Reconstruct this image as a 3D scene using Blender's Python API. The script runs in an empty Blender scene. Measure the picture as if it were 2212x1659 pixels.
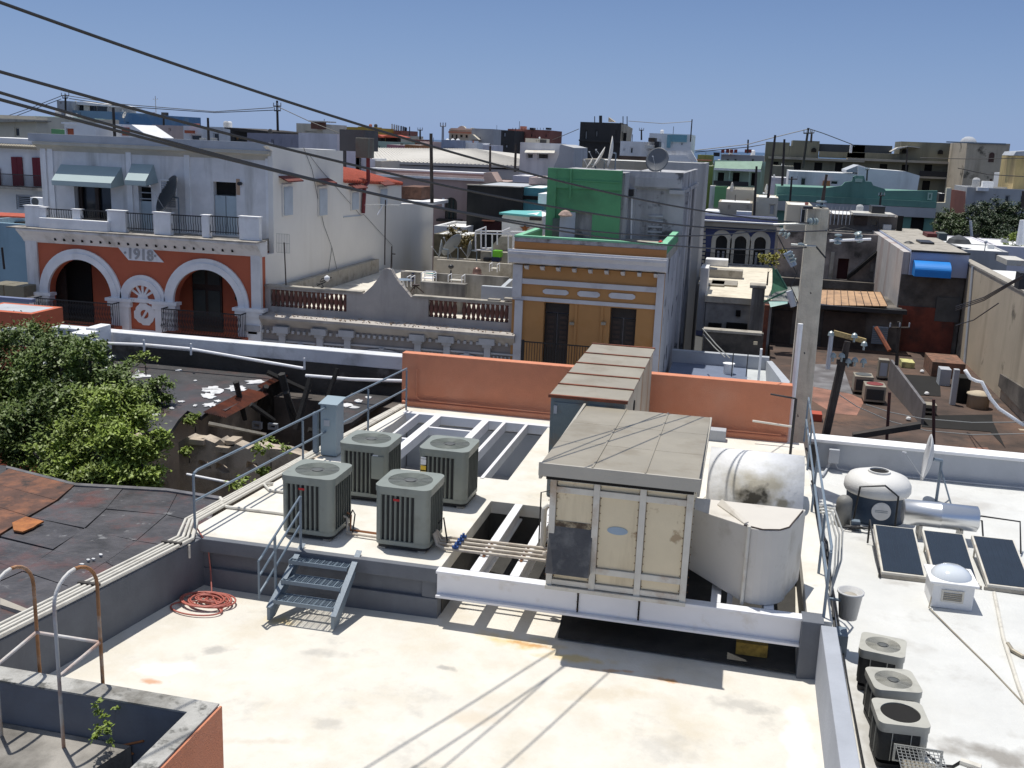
import bpy, bmesh, math, random
from mathutils import Vector, Matrix
from mathutils.geometry import tessellate_polygon
random.seed(7)
C = bpy.context.scene.collection
SC = bpy.context.scene

# ------------------------------------------------------------------ camera, world, sun, exposure
CAM_H = 7.2
FPX = 2230.0
YAW, PITCH, ROLL = math.radians(12.48), math.radians(13.2), math.radians(2.23)
_right = Vector((math.cos(YAW), math.sin(YAW), 0)); _fw0 = Vector((-math.sin(YAW), math.cos(YAW), 0))
FWD = _fw0*math.cos(PITCH) - Vector((0, 0, 1))*math.sin(PITCH)
_up = _fw0*math.sin(PITCH) + Vector((0, 0, 1))*math.cos(PITCH)
RGT = _right*math.cos(ROLL) + _up*math.sin(ROLL); UPV = -_right*math.sin(ROLL) + _up*math.cos(ROLL)
cam = bpy.data.objects.new('camera', bpy.data.cameras.new('camera')); C.objects.link(cam)
cam.matrix_world = Matrix(((RGT.x, UPV.x, -FWD.x, 0), (RGT.y, UPV.y, -FWD.y, 0), (RGT.z, UPV.z, -FWD.z, CAM_H), (0, 0, 0, 1)))
cam.data.sensor_width = 36; cam.data.lens = 36*FPX/2212; cam.data.clip_start = .1; cam.data.clip_end = 40000
SC.camera = cam
SUNX, SUNY = -.20, .17                 # horizontal run towards the sun for one metre of height
el = math.atan(1/math.hypot(SUNX, SUNY)); az = math.atan2(SUNX, SUNY)
w = bpy.data.worlds.new('World'); SC.world = w; w.use_nodes = True
nt = w.node_tree; bg = nt.nodes['Background']
sky = nt.nodes.new('ShaderNodeTexSky'); sky.sky_type = 'NISHITA'; sky.sun_disc = False
sky.sun_elevation = el; sky.sun_rotation = az; sky.altitude = 10; sky.air_density = 1.0; sky.dust_density = .6; sky.ozone_density = 3.2
mxs = nt.nodes.new('ShaderNodeMix'); mxs.data_type = 'RGBA'; mxs.inputs[0].default_value = .82
tcs = nt.nodes.new('ShaderNodeTexCoord'); sps = nt.nodes.new('ShaderNodeSeparateXYZ'); rps = nt.nodes.new('ShaderNodeValToRGB')
nt.links.new(tcs.outputs['Generated'], sps.inputs[0]); nt.links.new(sps.outputs['Z'], rps.inputs[0])
rps.color_ramp.elements[0].position = 0; rps.color_ramp.elements[0].color = (2.15, 3.35, 6.0, 1)
rps.color_ramp.elements[1].position = .13; rps.color_ramp.elements[1].color = (1.35, 2.25, 4.5, 1)
for ps_, cl_ in ((.3, (1.3, 2.2, 4.6, 1)), (.55, (3.0, 3.5, 4.6, 1))):
    e_ = rps.color_ramp.elements.new(ps_); e_.color = cl_
nt.links.new(sky.outputs[0], mxs.inputs[6]); nt.links.new(rps.outputs[0], mxs.inputs[7])
nt.links.new(mxs.outputs[2], bg.inputs[0]); bg.inputs[1].default_value = .095
sl = bpy.data.lights.new('sun', 'SUN'); sl.energy = 3.95; sl.angle = math.radians(.53); sl.color = (1, .965, .9)
so = bpy.data.objects.new('sun', sl); C.objects.link(so); so.location = (0, 0, 60)
so.rotation_euler = Vector((SUNX, SUNY, 1)).to_track_quat('Z', 'Y').to_euler()
SC.view_settings.view_transform = 'Standard'; SC.view_settings.look = 'None'
SC.view_settings.exposure = 0.2; SC.view_settings.gamma = 1
SC.view_settings.use_curve_mapping = False

# ------------------------------------------------------------------ measuring: sight lines of the surveyed photograph
FR = dict(v=(0, 0, 1/1.4756), a=(0, 250, 1.9518), b=(1000, 330, 1.9075), c=(1600, 350, 1.9522), d=(2300, 380, 1.6266), e=(0, 1000, 2.074),
          f=(800, 1100, 1.746), g=(1650, 1050, 1.508), h=(2450, 1350, 1.511), i=(0, 1650, 1.8433), j=(0, 280, 3.6867), k=(550, 280, 3.6867),
          l=(1100, 350, 3.6867), m=(1650, 330, 3.6867), n=(2200, 380, 3.7709), o=(2700, 400, 3.686), p=(0, 650, 3.318), q=(2200, 750, 3.318),
          r=(2700, 700, 3.3174), s=(2550, 1050, 3.098), t=(1250, 650, 3.686), u=(700, 880, 2.212))
def ray(f, x, y):
    if f != 'v':
        a, b, s = FR[f]; x, y = (a + x/s)/1.4756, (b + y/s)/1.4756
    return FWD + RGT*((x-1106)/FPX) + UPV*((829.5-y)/FPX)
O = Vector((0, 0, CAM_H))
def G(f, x, y, z=0.0):
    d = ray(f, x, y); return O + d*((z-CAM_H)/d.z)
def PY(f, x, y, Y):
    d = ray(f, x, y); return O + d*(Y/d.y)
def PX(f, x, y, X):
    d = ray(f, x, y); return O + d*(X/d.x)
def R(f, x0, y0, x1, y1, Y):
    """world rectangle X0, X1, Z0, Z1 on the plane Y of a facade piece"""
    ym, xm = (y0+y1)/2, (x0+x1)/2
    return PY(f, x0, ym, Y).x, PY(f, x1, ym, Y).x, PY(f, xm, y1, Y).z, PY(f, xm, y0, Y).z

# ------------------------------------------------------------------ materials
MATS = {}
def M(name, col, rough=.85, var=.12, vs=1.2, dirt=None, da=.45, ds=.7, streak=0, bump=.08, bs=25, metal=0, coat=0, spec=.5, d2=None):
    if name in MATS: return MATS[name]
    m = bpy.data.materials.new(name); m.use_nodes = True; MATS[name] = m
    N = m.node_tree.nodes; L = m.node_tree.links; b = N['Principled BSDF']
    b.inputs['Roughness'].default_value = rough; b.inputs['Metallic'].default_value = metal
    b.inputs['Specular IOR Level'].default_value = spec
    if coat: b.inputs['Coat Weight'].default_value = coat; b.inputs['Coat Roughness'].default_value = .05
    g = N.new('ShaderNodeNewGeometry')
    def noise(scale, det, st=0, off=0):
        mp = N.new('ShaderNodeMapping'); mp.inputs['Scale'].default_value = (1, 1, .12 if st else 1); mp.inputs['Location'].default_value = (off, off, off)
        n = N.new('ShaderNodeTexNoise'); n.inputs['Scale'].default_value = scale; n.inputs['Detail'].default_value = det; n.inputs['Roughness'].default_value = .62
        L.new(g.outputs['Position'], mp.inputs[0]); L.new(mp.outputs[0], n.inputs['Vector']); return n.outputs['Fac']
    def ramp(s, a, c):
        r = N.new('ShaderNodeMapRange'); r.inputs['From Min'].default_value = a; r.inputs['From Max'].default_value = c
        L.new(s, r.inputs['Value']); return r.outputs['Result']
    def mix(fac, A, B):
        x = N.new('ShaderNodeMix'); x.data_type = 'RGBA'
        L.new(fac, x.inputs[0])
        for sck, val in ((x.inputs[6], A), (x.inputs[7], B)):
            if isinstance(val, tuple): sck.default_value = val
            else: L.new(val, sck)
        return x.outputs[2]
    c = tuple(col) + (1,)
    lo = tuple(max(0, q*(1-var)) for q in col) + (1,); hi = tuple(min(1, q*(1+var*.6)) for q in col) + (1,)
    out = mix(ramp(noise(vs, 6), .3, .7), lo, hi)
    if dirt:
        dc = tuple(dirt) + (1,)
        t = .72 - .34*da
        out = mix(ramp(noise(ds, 9, streak, 3.7), t-.09, t+.16), out, dc)
    if d2:      # a second layer of marks: (colour, threshold, scale, softness)
        mz = N.new('ShaderNodeMath'); mz.operation = 'MULTIPLY'; mz.inputs[1].default_value = d2[4] if len(d2) > 4 else .8
        L.new(ramp(noise(d2[2], 12, 0, 9.1), d2[1], d2[1]+d2[3]), mz.inputs[0]); out = mix(mz.outputs[0], out, tuple(d2[0]) + (1,))
    L.new(out, b.inputs['Base Color'])
    if bump:
        bp = N.new('ShaderNodeBump'); bp.inputs['Strength'].default_value = min(1, bump*4); bp.inputs['Distance'].default_value = .02
        L.new(noise(bs, 5), bp.inputs['Height']); L.new(bp.outputs[0], b.inputs['Normal'])
    return m
def stains(m, lst):
    """soft-edged marks with a place of their own: (x, y, rx, ry, turn, colour, strength, noise scale)"""
    N = m.node_tree.nodes; L = m.node_tree.links; b = N['Principled BSDF']; out = b.inputs['Base Color'].links[0].from_socket
    g = N.new('ShaderNodeNewGeometry')
    for x, y, rx, ry, rt, col, st, ns in lst:
        mp = N.new('ShaderNodeMapping'); mp.vector_type = 'TEXTURE'; mp.inputs['Location'].default_value = (x, y, 0); mp.inputs['Rotation'].default_value = (0, 0, rt); mp.inputs['Scale'].default_value = (rx, ry, 50)
        ln = N.new('ShaderNodeVectorMath'); ln.operation = 'LENGTH'; L.new(g.outputs['Position'], mp.inputs[0]); L.new(mp.outputs[0], ln.inputs[0])
        n = N.new('ShaderNodeTexNoise'); n.inputs['Scale'].default_value = ns; n.inputs['Detail'].default_value = 8; L.new(g.outputs['Position'], n.inputs['Vector'])
        a = N.new('ShaderNodeMath'); a.operation = 'MULTIPLY_ADD'; a.inputs[1].default_value = 1.9; L.new(n.outputs['Fac'], a.inputs[0]); L.new(ln.outputs['Value'], a.inputs[2])
        r = N.new('ShaderNodeMapRange'); r.inputs['From Min'].default_value = 1.75; r.inputs['From Max'].default_value = 1.15; r.inputs['To Max'].default_value = st; L.new(a.outputs[0], r.inputs['Value'])
        x_ = N.new('ShaderNodeMix'); x_.data_type = 'RGBA'; L.new(r.outputs['Result'], x_.inputs[0]); L.new(out, x_.inputs[6]); x_.inputs[7].default_value = tuple(col)+(1,); out = x_.outputs[2]
    L.new(out, b.inputs['Base Color'])
m_white = M('old_white_paint', (.70, .69, .68), dirt=(.33, .32, .29), da=.35, ds=1.1, streak=1)
m_white2 = M('clean_white_paint', (.78, .78, .78), dirt=(.5, .49, .46), da=.25, ds=.8, streak=1)
m_roof = M('white_roof_membrane', (.68, .65, .585), rough=.7, var=.07, vs=.9, dirt=(.54, .49, .39), da=.42, ds=.75, bump=.2, bs=6, d2=((.42, .40, .36), .60, 2.2, .14, .6))
m_roof2 = M('white_roof_coating', (.70, .70, .68), rough=.7, var=.07, dirt=(.46, .43, .38), da=.25, ds=.5, bump=.12, bs=9)
m_grey = M('grey_painted_masonry', (.13, .14, .16), rough=.8, var=.15, vs=2.2, dirt=(.10, .105, .12), da=.4, ds=1.6, streak=1)
m_lgrey = M('light_grey_masonry', (.40, .42, .45), var=.1, dirt=(.3, .31, .33), da=.3)
m_beam = M('white_steel_paint', (.74, .74, .76), rough=.45, var=.05, dirt=(.55, .5, .43), da=.2, ds=2.5, bump=.02)
m_orange = M('salmon_stucco', (.64, .25, .14), rough=.9, var=.07, vs=3, dirt=(.58, .22, .13), da=.3, ds=.5, bump=.25, bs=60, d2=((.66, .34, .23), .5, .7, .3, .6))
m_rail = M('blue_grey_railing_paint', (.17, .215, .26), rough=.4, var=.08, bump=.02)
m_pvc = M('cream_conduit_plastic', (.62, .59, .52), rough=.5, var=.08, vs=5, dirt=(.38, .35, .30), da=.3, ds=4, bump=0)
m_black = M('black_rubber', (.015, .015, .016), rough=.6, var=.2)
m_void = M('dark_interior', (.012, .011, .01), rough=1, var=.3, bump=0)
m_glass = M('dark_window_glass', (.02, .023, .026), rough=.15, var=.2, bump=0)
m_iron = M('black_wrought_iron', (.016, .016, .018), rough=.5, var=.1, bump=0)
m_wood = M('dark_brown_wood', (.05, .032, .024), rough=.7, var=.3, vs=4)
m_pole = M('weathered_utility_wood', (.055, .045, .038), rough=.9, var=.3, vs=3, dirt=(.02, .018, .016), da=.4)
m_tar = M('black_tar_roofing', (.04, .038, .04), rough=.55, var=.5, vs=1.6, dirt=(.085, .035, .03), da=.30, ds=1.1, bump=.6, bs=9, d2=((.22, .21, .2), .64, 3.5, .06, .8))
m_rust = M('rusty_corrugated_iron', (.22, .065, .03), rough=.8, var=.4, vs=3, dirt=(.06, .03, .025), da=.5, ds=2)
m_rustor = M('orange_rust', (.36, .13, .035), rough=.8, var=.4, vs=5, dirt=(.2, .06, .02), da=.5, ds=5)
m_peel = M('peeling_white_coating', (.62, .62, .62), rough=.7, var=.2, vs=5, dirt=(.1, .1, .1), da=.35, ds=4)
m_conc = M('weathered_concrete', (.36, .33, .28), var=.15, vs=2.5, dirt=(.14, .12, .09), da=.35, ds=1.6, bump=.15)
m_mould = M('mould_stained_concrete', (.30, .28, .25), var=.25, vs=1.5, dirt=(.055, .05, .042), da=.62, ds=.9, streak=1, bump=.15)
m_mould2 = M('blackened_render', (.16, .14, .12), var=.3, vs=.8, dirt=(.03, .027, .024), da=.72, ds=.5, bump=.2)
m_beige = M('stained_beige_render', (.50, .42, .31), var=.12, vs=.5, dirt=(.2, .16, .11), da=.40, ds=.35, streak=1, bump=.15, d2=((.05, .042, .03), .60, .45, .08, .85))
m_mgrey = M('mildewed_grey_render', (.42, .42, .43), var=.14, vs=.9, dirt=(.13, .13, .135), da=.5, ds=.8, streak=1, d2=((.04, .04, .045), .58, .7, .06, .8))
m_galv = M('galvanised_sheet', (.40, .41, .40), rough=.42, var=.15, vs=2, dirt=(.3, .27, .22), da=.3, ds=2, metal=.55, bump=.02)
m_sheet = M('aged_grey_sheet_metal', (.34, .305, .24), rough=.5, var=.12, vs=1.2, dirt=(.24, .2, .14), da=.35, ds=1.5, metal=.25, bump=.03)
m_teal = M('teal_paint', (.12, .22, .185), var=.15, dirt=(.07, .13, .11), da=.35, streak=1)
m_brown = M('brown_tar_court', (.075, .048, .036), var=.5, vs=.7, dirt=(.17, .09, .055), da=.36, ds=.3, bump=.4, bs=5, d2=((.02, .017, .015), .55, .8, .12, .8))
m_alu = M('bright_aluminium', (.72, .73, .74), rough=.3, metal=.9, var=.04, bump=.01)
m_copper = M('copper_pipe', (.35, .16, .08), rough=.4, metal=.7, var=.2, bump=0)
m_rtile = M('red_roof_tile', (.38, .075, .04), var=.25, vs=3)

# ------------------------------------------------------------------ geometry helpers
WL = {}
def wloc(o):
    v = Vector((0, 0, 0))
    while o is not None: v += o.location; o = o.parent
    return v
def tag(o, label=None, cat=None, group=None, kind=None):
    if label: o['label'] = label
    if cat: o['category'] = cat
    if group: o['group'] = group
    if kind: o['kind'] = kind
    return o
def thing(name, label, cat, loc, group=None, kind=None):
    o = bpy.data.objects.new(name, None); C.objects.link(o); o.location = loc; o.empty_display_size = .2
    return tag(o, label, cat, group, kind)
class MB:
    def __init__(s): s.v = []; s.f = []
    def add(s, vs, fs):
        n = len(s.v); s.v += [tuple(p) for p in vs]; s.f += [tuple(i+n for i in f) for f in fs]; return s
    def box(s, x0, x1, y0, y1, z0, z1):
        if x0 > x1: x0, x1 = x1, x0
        if y0 > y1: y0, y1 = y1, y0
        if z0 > z1: z0, z1 = z1, z0
        return s.add([(x, y, z) for x in (x0, x1) for y in (y0, y1) for z in (z0, z1)],
                     [(0, 1, 3, 2), (4, 6, 7, 5), (0, 4, 5, 1), (2, 3, 7, 6), (0, 2, 6, 4), (1, 5, 7, 3)])
    def prism(s, pts, off):
        """closed polygon of 3-D points swept by the vector off"""
        n = len(pts); off = Vector(off); pts = [Vector(p) for p in pts]
        return s.add(pts + [p+off for p in pts], [tuple(range(n)), tuple(range(2*n-1, n-1, -1))] + [(i, i+n, (i+1) % n+n, (i+1) % n) for i in range(n)])
    def plate(s, outer, holes, y0, y1):
        """x-z outline with holes, y0 front to y1 back"""
        isr = lambda lp: len(lp) == 4 and lp[0][0] == lp[1][0] and lp[2][0] == lp[3][0]
        if isr(outer) and all(isr(h) for h in holes):
            x0, x1, z0, z1 = outer[0][0], outer[2][0], outer[0][1], outer[1][1]
            cl = lambda v, a, b: min(max(v, a), b)
            hs = [(cl(h[0][0], x0, x1), cl(h[2][0], x0, x1), cl(h[0][1], z0, z1), cl(h[1][1], z0, z1)) for h in holes]
            xs = sorted({x0, x1} | {v for h in hs for v in h[:2]}); zs = sorted({z0, z1} | {v for h in hs for v in h[2:]})
            nx, nz = len(xs)-1, len(zs)-1
            sol = lambda i, k: 0 <= i < nx and 0 <= k < nz and not any(h[0] <= (xs[i]+xs[i+1])/2 <= h[1] and h[2] <= (zs[k]+zs[k+1])/2 <= h[3] for h in hs)
            vid = {}; vs = []; fs = []
            def V_(i, k, y):
                if (i, k, y) not in vid: vid[(i, k, y)] = len(vs); vs.append((xs[i], y, zs[k]))
                return vid[(i, k, y)]
            for i in range(nx):
                for k in range(nz):
                    if not sol(i, k): continue
                    for y in (y0, y1): fs.append((V_(i, k, y), V_(i+1, k, y), V_(i+1, k+1, y), V_(i, k+1, y)))
                    for di, dk, a, b in ((-1, 0, (i, k), (i, k+1)), (1, 0, (i+1, k), (i+1, k+1)), (0, -1, (i, k), (i+1, k)), (0, 1, (i, k+1), (i+1, k+1))):
                        if not sol(i+di, k+dk): fs.append((V_(*a, y0), V_(*b, y0), V_(*b, y1), V_(*a, y1)))
            return s.add(vs, fs)
        loops = [outer] + holes
        ar = lambda lp: abs(sum(lp[i-1][0]*lp[i][1]-lp[i][0]*lp[i-1][1] for i in range(len(lp))))/2
        want = ar(outer)-sum(ar(h) for h in holes)
        for go in range(8):
            e = go*.0011
            lq = [outer] + [[(a+e*(1+.3*i), b+e*.7) for i, (a, b) in enumerate(h)] for h in holes]
            tri = tessellate_polygon([[Vector((a, b, 0)) for a, b in lp] for lp in lq])
            fl = [p for lp in lq for p in lp]
            if abs(sum(ar([fl[i] for i in t]) for t in tri)-want) < .02*want+.001: break
        else: print('plate: tessellation off')
        loops = lq
        flat = [p for lp in loops for p in lp]; n = len(flat)
        fs = [tuple(t) for t in tri] + [tuple(i+n for i in reversed(t)) for t in tri]
        k = 0
        for lp in loops:
            m = len(lp)
            fs += [(k+i, k+(i+1) % m, k+(i+1) % m+n, k+i+n) for i in range(m)]; k += m
        return s.add([(a, y0, b) for a, b in flat] + [(a, y1, b) for a, b in flat], fs)
    def cyl(s, p0, p1, r0, r1=None, n=10):
        r1 = r0 if r1 is None else r1
        p0, p1 = Vector(p0), Vector(p1); d = (p1-p0).normalized()
        a = d.cross(Vector((0, 0, 1)) if abs(d.z) < .9 else Vector((1, 0, 0))).normalized(); b = d.cross(a)
        c = [(a*math.cos(t*2*math.pi/n) + b*math.sin(t*2*math.pi/n)) for t in range(n)]
        return s.add([p0+q*r0 for q in c] + [p1+q*r1 for q in c], [tuple(range(n)), tuple(range(2*n-1, n-1, -1))] + [(i, (i+1) % n, (i+1) % n+n, i+n) for i in range(n)])
    def tube(s, pts, r, n=8, closed=False):
        pts = [Vector(p) for p in pts]; m = len(pts); rings = []; pa = None
        for i in range(m):
            a = pts[i-1] if (i > 0 or closed) else pts[i]; b = pts[(i+1) % m] if (i < m-1 or closed) else pts[i]
            d = (b-a).normalized()
            if pa is None: pa = d.cross(Vector((0, 0, 1)) if abs(d.z) < .9 else Vector((1, 0, 0))).normalized()
            else: pa = (pa - d*pa.dot(d)).normalized()
            q = d.cross(pa)
            rings.append([pts[i] + (pa*math.cos(t*2*math.pi/n) + q*math.sin(t*2*math.pi/n))*r for t in range(n)])
        vs = [v for rg in rings for v in rg]; fs = []
        for i in range(m if closed else m-1):
            for t in range(n): fs.append((i*n+t, i*n+(t+1) % n, ((i+1) % m)*n+(t+1) % n, ((i+1) % m)*n+t))
        if not closed: fs += [tuple(range(n)), tuple(range(m*n-1, m*n-n-1, -1))]
        return s.add(vs, fs)
    def lathe(s, c, prof, n=20, axis=None):
        """profile of (radius, height) pairs about a vertical (or given) axis at c"""
        c = Vector(c); ax = Vector(axis).normalized() if axis else Vector((0, 0, 1))
        a = ax.cross(Vector((1, 0, 0)) if abs(ax.x) < .8 else Vector((0, 1, 0))).normalized(); b = ax.cross(a)
        vs = []; fs = []
        for r, h in prof:
            vs += [c + ax*h + (a*math.cos(t*2*math.pi/n) + b*math.sin(t*2*math.pi/n))*r for t in range(n)]
        for i in range(len(prof)-1):
            fs += [(i*n+t, i*n+(t+1) % n, (i+1)*n+(t+1) % n, (i+1)*n+t) for t in range(n)]
        fs += [tuple(range(n)), tuple(range(len(prof)*n-1, (len(prof)-1)*n-1, -1))]
        return s.add(vs, fs)
    def obj(s, name, mat, parent=None, bev=0, smooth=False):
        me = bpy.data.meshes.new(name)
        if parent is not None: org = Vector((0, 0, 0)); base = wloc(parent)
        else:
            xs, ys, zs = zip(*s.v); base = Vector(((min(xs)+max(xs))/2, (min(ys)+max(ys))/2, min(zs)))
        me.from_pydata([(x-base.x, y-base.y, z-base.z) for x, y, z in s.v], [], s.f)
        if len(s.f) < 4000:
            bm = bmesh.new(); bm.from_mesh(me); bmesh.ops.recalc_face_normals(bm, faces=bm.faces); bm.to_mesh(me); bm.free()
        me.materials.append(mat)
        o = bpy.data.objects.new(name, me); C.objects.link(o)
        if parent is not None: o.parent = parent
        else: o.location = base
        if smooth:
            for p in me.polygons: p.use_smooth = len(p.vertices) <= 4
            me.update()
        if bev:
            bv = o.modifiers.new('bevel', 'BEVEL'); bv.width = bev; bv.segments = 2; bv.limit_method = 'ANGLE'
        return o
    def top(s, name, mat, label, cat, group=None, **k):
        return tag(s.obj(name, mat, None, **k), label, cat, group)
def clone(root, loc, label=None, rotz=None):
    c = root.copy(); C.objects.link(c); c.location = loc
    if rotz is not None: c.rotation_euler = (0, 0, rotz)
    if label: c['label'] = label
    def kids(src, dst):
        for ch in list(src.children):
            k = ch.copy(); C.objects.link(k); k.parent = dst; kids(ch, k)
    kids(root, c); return c
def arch(x0, x1, z0, zs, n=16):
    """opening outline: rectangle z0..zs topped by an arc"""
    r = (x1-x0)/2; c = (x0+x1)/2
    return [(x0, z0)] + [(c - r*math.cos(t*math.pi/n), zs + r*math.sin(t*math.pi/n)) for t in range(n+1)] + [(x1, z0)]
def rect(x0, x1, z0, z1): return [(x0, z0), (x0, z1), (x1, z1), (x1, z0)]
def win(par, x0, x1, z0, z1, Y, fm=None, pm=None, name='window', fr=.09, mull=0, rail=0):
    """frame with its pane; Y is the wall face"""
    b = MB(); b.plate(rect(x0, x1, z0, z1), [rect(x0+fr, x1-fr, z0+fr, z1-fr)], Y-.04, Y+.12)
    for k in range(mull):
        c = x0 + (x1-x0)*(k+1)/(mull+1); b.box(c-fr*.35, c+fr*.35, Y-.02, Y+.1, z0+fr, z1-fr)
    for k in range(rail):
        c = z0 + (z1-z0)*(k+1)/(rail+1); b.box(x0+fr, x1-fr, Y-.01, Y+.09, c-fr*.3, c+fr*.3)
    f = b.obj(name, fm or m_white, par)
    MB().box(x0+fr, x1-fr, Y+.06, Y+.1, z0+fr, z1-fr).obj('pane', pm or m_glass, f)
    return f
def house(name, label, f, x0, y0, x1, y1, Y, depth, wall, wins=(), roofm=None, zb=-10, par=.5, cat='building', dark=None, frm=None, group=None, fr=.12):
    """block of a far house: front face by its outline; real openings in a front wall, body behind"""
    X0, X1, _, Z1 = R(f, x0, y0, x1, y1, Y)
    h = thing(name, label, cat, ((X0+X1)/2, Y, zb), group)
    rs = [R(f, *q[:4], Y) for q in wins]
    k = (X1-X0)*.02
    rs = [(max(a, X0+k), min(b, X1-k), max(c, zb+.1), min(d, Z1-.15)) for a, b, c, d in rs]
    MB().plate(rect(X0, X1, zb, Z1), [rect(a, b, c, d) for a, b, c, d in rs], Y, Y+.3).obj('front_wall', wall, h)
    MB().box(X0+.01, X1-.01, Y+.32, Y+depth, zb, Z1-par).obj('wall', wall, h)
    b = MB(); t = .25
    b.box(X0+.01, X0+t, Y+.32, Y+depth, Z1-par, Z1).box(X1-t, X1-.01, Y+.32, Y+depth, Z1-par, Z1).box(X0+t, X1-t, Y+depth-t, Y+depth, Z1-par, Z1)
    b.obj('parapet', wall, h)
    MB().box(X0+t, X1-t, Y+.32, Y+depth-t, Z1-par, Z1-par+.05).obj('roof', roofm or m_roof2, h)
    for (a, b_, c, d) in rs:
        w_ = MB().plate(rect(a, b_, c, d), [rect(a+fr, b_-fr, c+fr, d-fr)], Y+.1, Y+.2).obj('window', frm or wall, h)
        MB().box(a+fr, b_-fr, Y+.2, Y+.25, c+fr, d-fr).obj('pane', dark or m_glass, w_)
    return h
def fbox(par, name, mat, f, x0, y0, x1, y1, Y, depth, bev=0):
    """a part (or detail) on plane Y, going depth back (negative: towards the camera)"""
    X0, X1, Z0, Z1 = R(f, x0, y0, x1, y1, Y)
    return MB().box(X0, X1, Y, Y+depth, Z0, Z1).obj(name, mat, par, bev)
def mainloc(f, x, y, Y, zb): p = PY(f, x, y, Y); return (p.x, Y, zb)

# ------------------------------------------------------------------ ground, sea
o = MB().add([(-500, -60, -10), (500, -60, -10), (500, 420, -10), (-500, 420, -10), (-600, 700, -40), (600, 700, -40)], [(0, 1, 2, 3), (3, 2, 5, 4)]).obj('ground', M('asphalt_ground', (.05, .05, .048), dirt=(.08, .075, .065), ds=.2))
tag(o, 'dark paved ground between the buildings', kind='structure')
o = MB().add([(-30000, 300, -34), (30000, 300, -34), (30000, 38000, -34), (-30000, 38000, -34)], [(0, 1, 2, 3)]).obj('sea', M('sea_water', (.02, .06, .12), rough=.35, var=.1, vs=.002, bump=0))
tag(o, 'blue sea on the horizon behind the town', kind='structure')

o = MB().add([(-120, 27, -9.95), (90, 27, -9.95), (90, 44.6, -9.95), (-120, 44.6, -9.95)], [(0, 1, 2, 3)]).obj('street', M('pale_stone_street', (.34, .33, .31), dirt=(.2, .19, .18), ds=.3))  # unseen street, added pale to bounce sunlight onto the facades
tag(o, 'pale stone-paved street between the two rows of houses', kind='structure')

# ------------------------------------------------------------------ foreground building with the white roof
def xin(y): return -8.1 - (14.1-y)*.165           # inner face of the left parapet
def xsl(y): return -8.45 + (y-14.1)*.082            # left edge of the upper slab
B = thing('roof_building', 'foreground building with a sunlit white flat roof, grey parapets and a raised rear deck', 'building', (-3.4, 14, -10))
MB().box(-10.2, 1.66, 4.6, 14.0, -10, -.03).box(-8.3, 1.66, 17.3, 23.2, -10, -1.2).box(-8.2, -4.2, 14.3, 18.4, -10, -.5).obj('body', m_conc, B)
g_ = MB(); nx, ny = 40, 44
for j in range(ny+1):
    y = 4.6 + 12.5*j/ny
    for i in range(nx+1):
        x0 = xin(min(y, 14.1)) - .02; x = x0 + (1.5-x0)*i/nx
        e = min(i, nx-i)/nx*9.6
        g_.v.append((x, y, .03*max(0, 1-e/.35)**2 + .012*math.sin(x*1.3+y*.7)*math.sin(y*1.1-x*.4) - .012))
for j in range(ny):
    for i in range(nx): g_.f.append((j*(nx+1)+i, j*(nx+1)+i+1, (j+1)*(nx+1)+i+1, (j+1)*(nx+1)+i))
lower = g_.obj('lower_roof', M('lower_roof_membrane', (.645, .61, .54), rough=.75, var=.08, vs=1.4, dirt=(.55, .49, .385), da=.42, ds=.8, bump=.3, bs=5, d2=((.40, .385, .35), .585, 1.6, .16, .55)), B, smooth=True)
# flat stains and patches lying on the lower roof
def blob(name, mat, cx, cy, rx, ry, z, par, n=22, jag=.25, rot=0):
    pts = []
    for t in range(n):
        a = t*2*math.pi/n; r = 1+random.uniform(-jag, jag)
        px_, py_ = rx*r*math.cos(a), ry*r*math.sin(a)
        pts.append((cx+px_*math.cos(rot)-py_*math.sin(rot), cy+px_*math.sin(rot)+py_*math.cos(rot), z))
    return MB().add(pts, [tuple(range(n))]).obj(name, mat, par)
OR_, YE_, GY_, WH_ = (.50, .24, .07), (.62, .47, .20), (.30, .29, .27), (.78, .77, .75)
stains(MATS['lower_roof_membrane'], [(-2.8, 13.75, .75, .30, -.1, YE_, .9, 3), (-2.6, 13.72, .4, .13, 0, OR_, .8, 6), (-1.9, 13.5, .8, .16, .1, YE_, .8, 4), (-.6, 13.25, .4, .10, -.1, OR_, .9, 6), (-1.3, 13.3, .5, .07, .2, OR_, .6, 7),
 (-6.9, 12.2, .35, .2, .3, GY_, .6, 4), (-5.4, 12.6, .5, .2, 0, GY_, .45, 4), (-4.6, 10.9, .3, .25, 0, GY_, .4, 5), (-2.9, 11.6, .7, .3, .4, (.55, .46, .34), .55, 3), (-.4, 11.6, .6, .5, 0, GY_, .35, 4), (-1.4, 12.6, 1.0, .35, .2, (.5, .42, .3), .5, 3), (.5, 12.9, .7, .35, 0, GY_, .5, 4), (-6.4, 13.4, .3, .25, 0, YE_, .7, 5),
 (1.2, 11.5, .25, 2.5, .05, WH_, .9, 2), (-7.3, 11.6, 1.0, .22, .15, WH_, .5, 3), (-5.3, 10.3, .8, .12, .3, (.5, .44, .36), .5, 5), (-3.6, 12.7, .25, .1, 0, GY_, .7, 8), (-3.2, 10.3, .2, .12, 0, GY_, .6, 8), (-.9, 10.6, .5, .3, .5, (.55, .47, .36), .5, 4), (-7.9, 12.9, .5, .5, 0, (.5, .46, .38), .4, 3)])
p_ = G('i', 930, 890); q_ = G('i', 890, 955); stains(MATS['lower_roof_membrane'], [(p_.x, p_.y, .55, .22, .2, WH_, 1, 3), (q_.x, q_.y, .26, .09, .1, (.55, .30, .18), .9, 5)])
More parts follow.
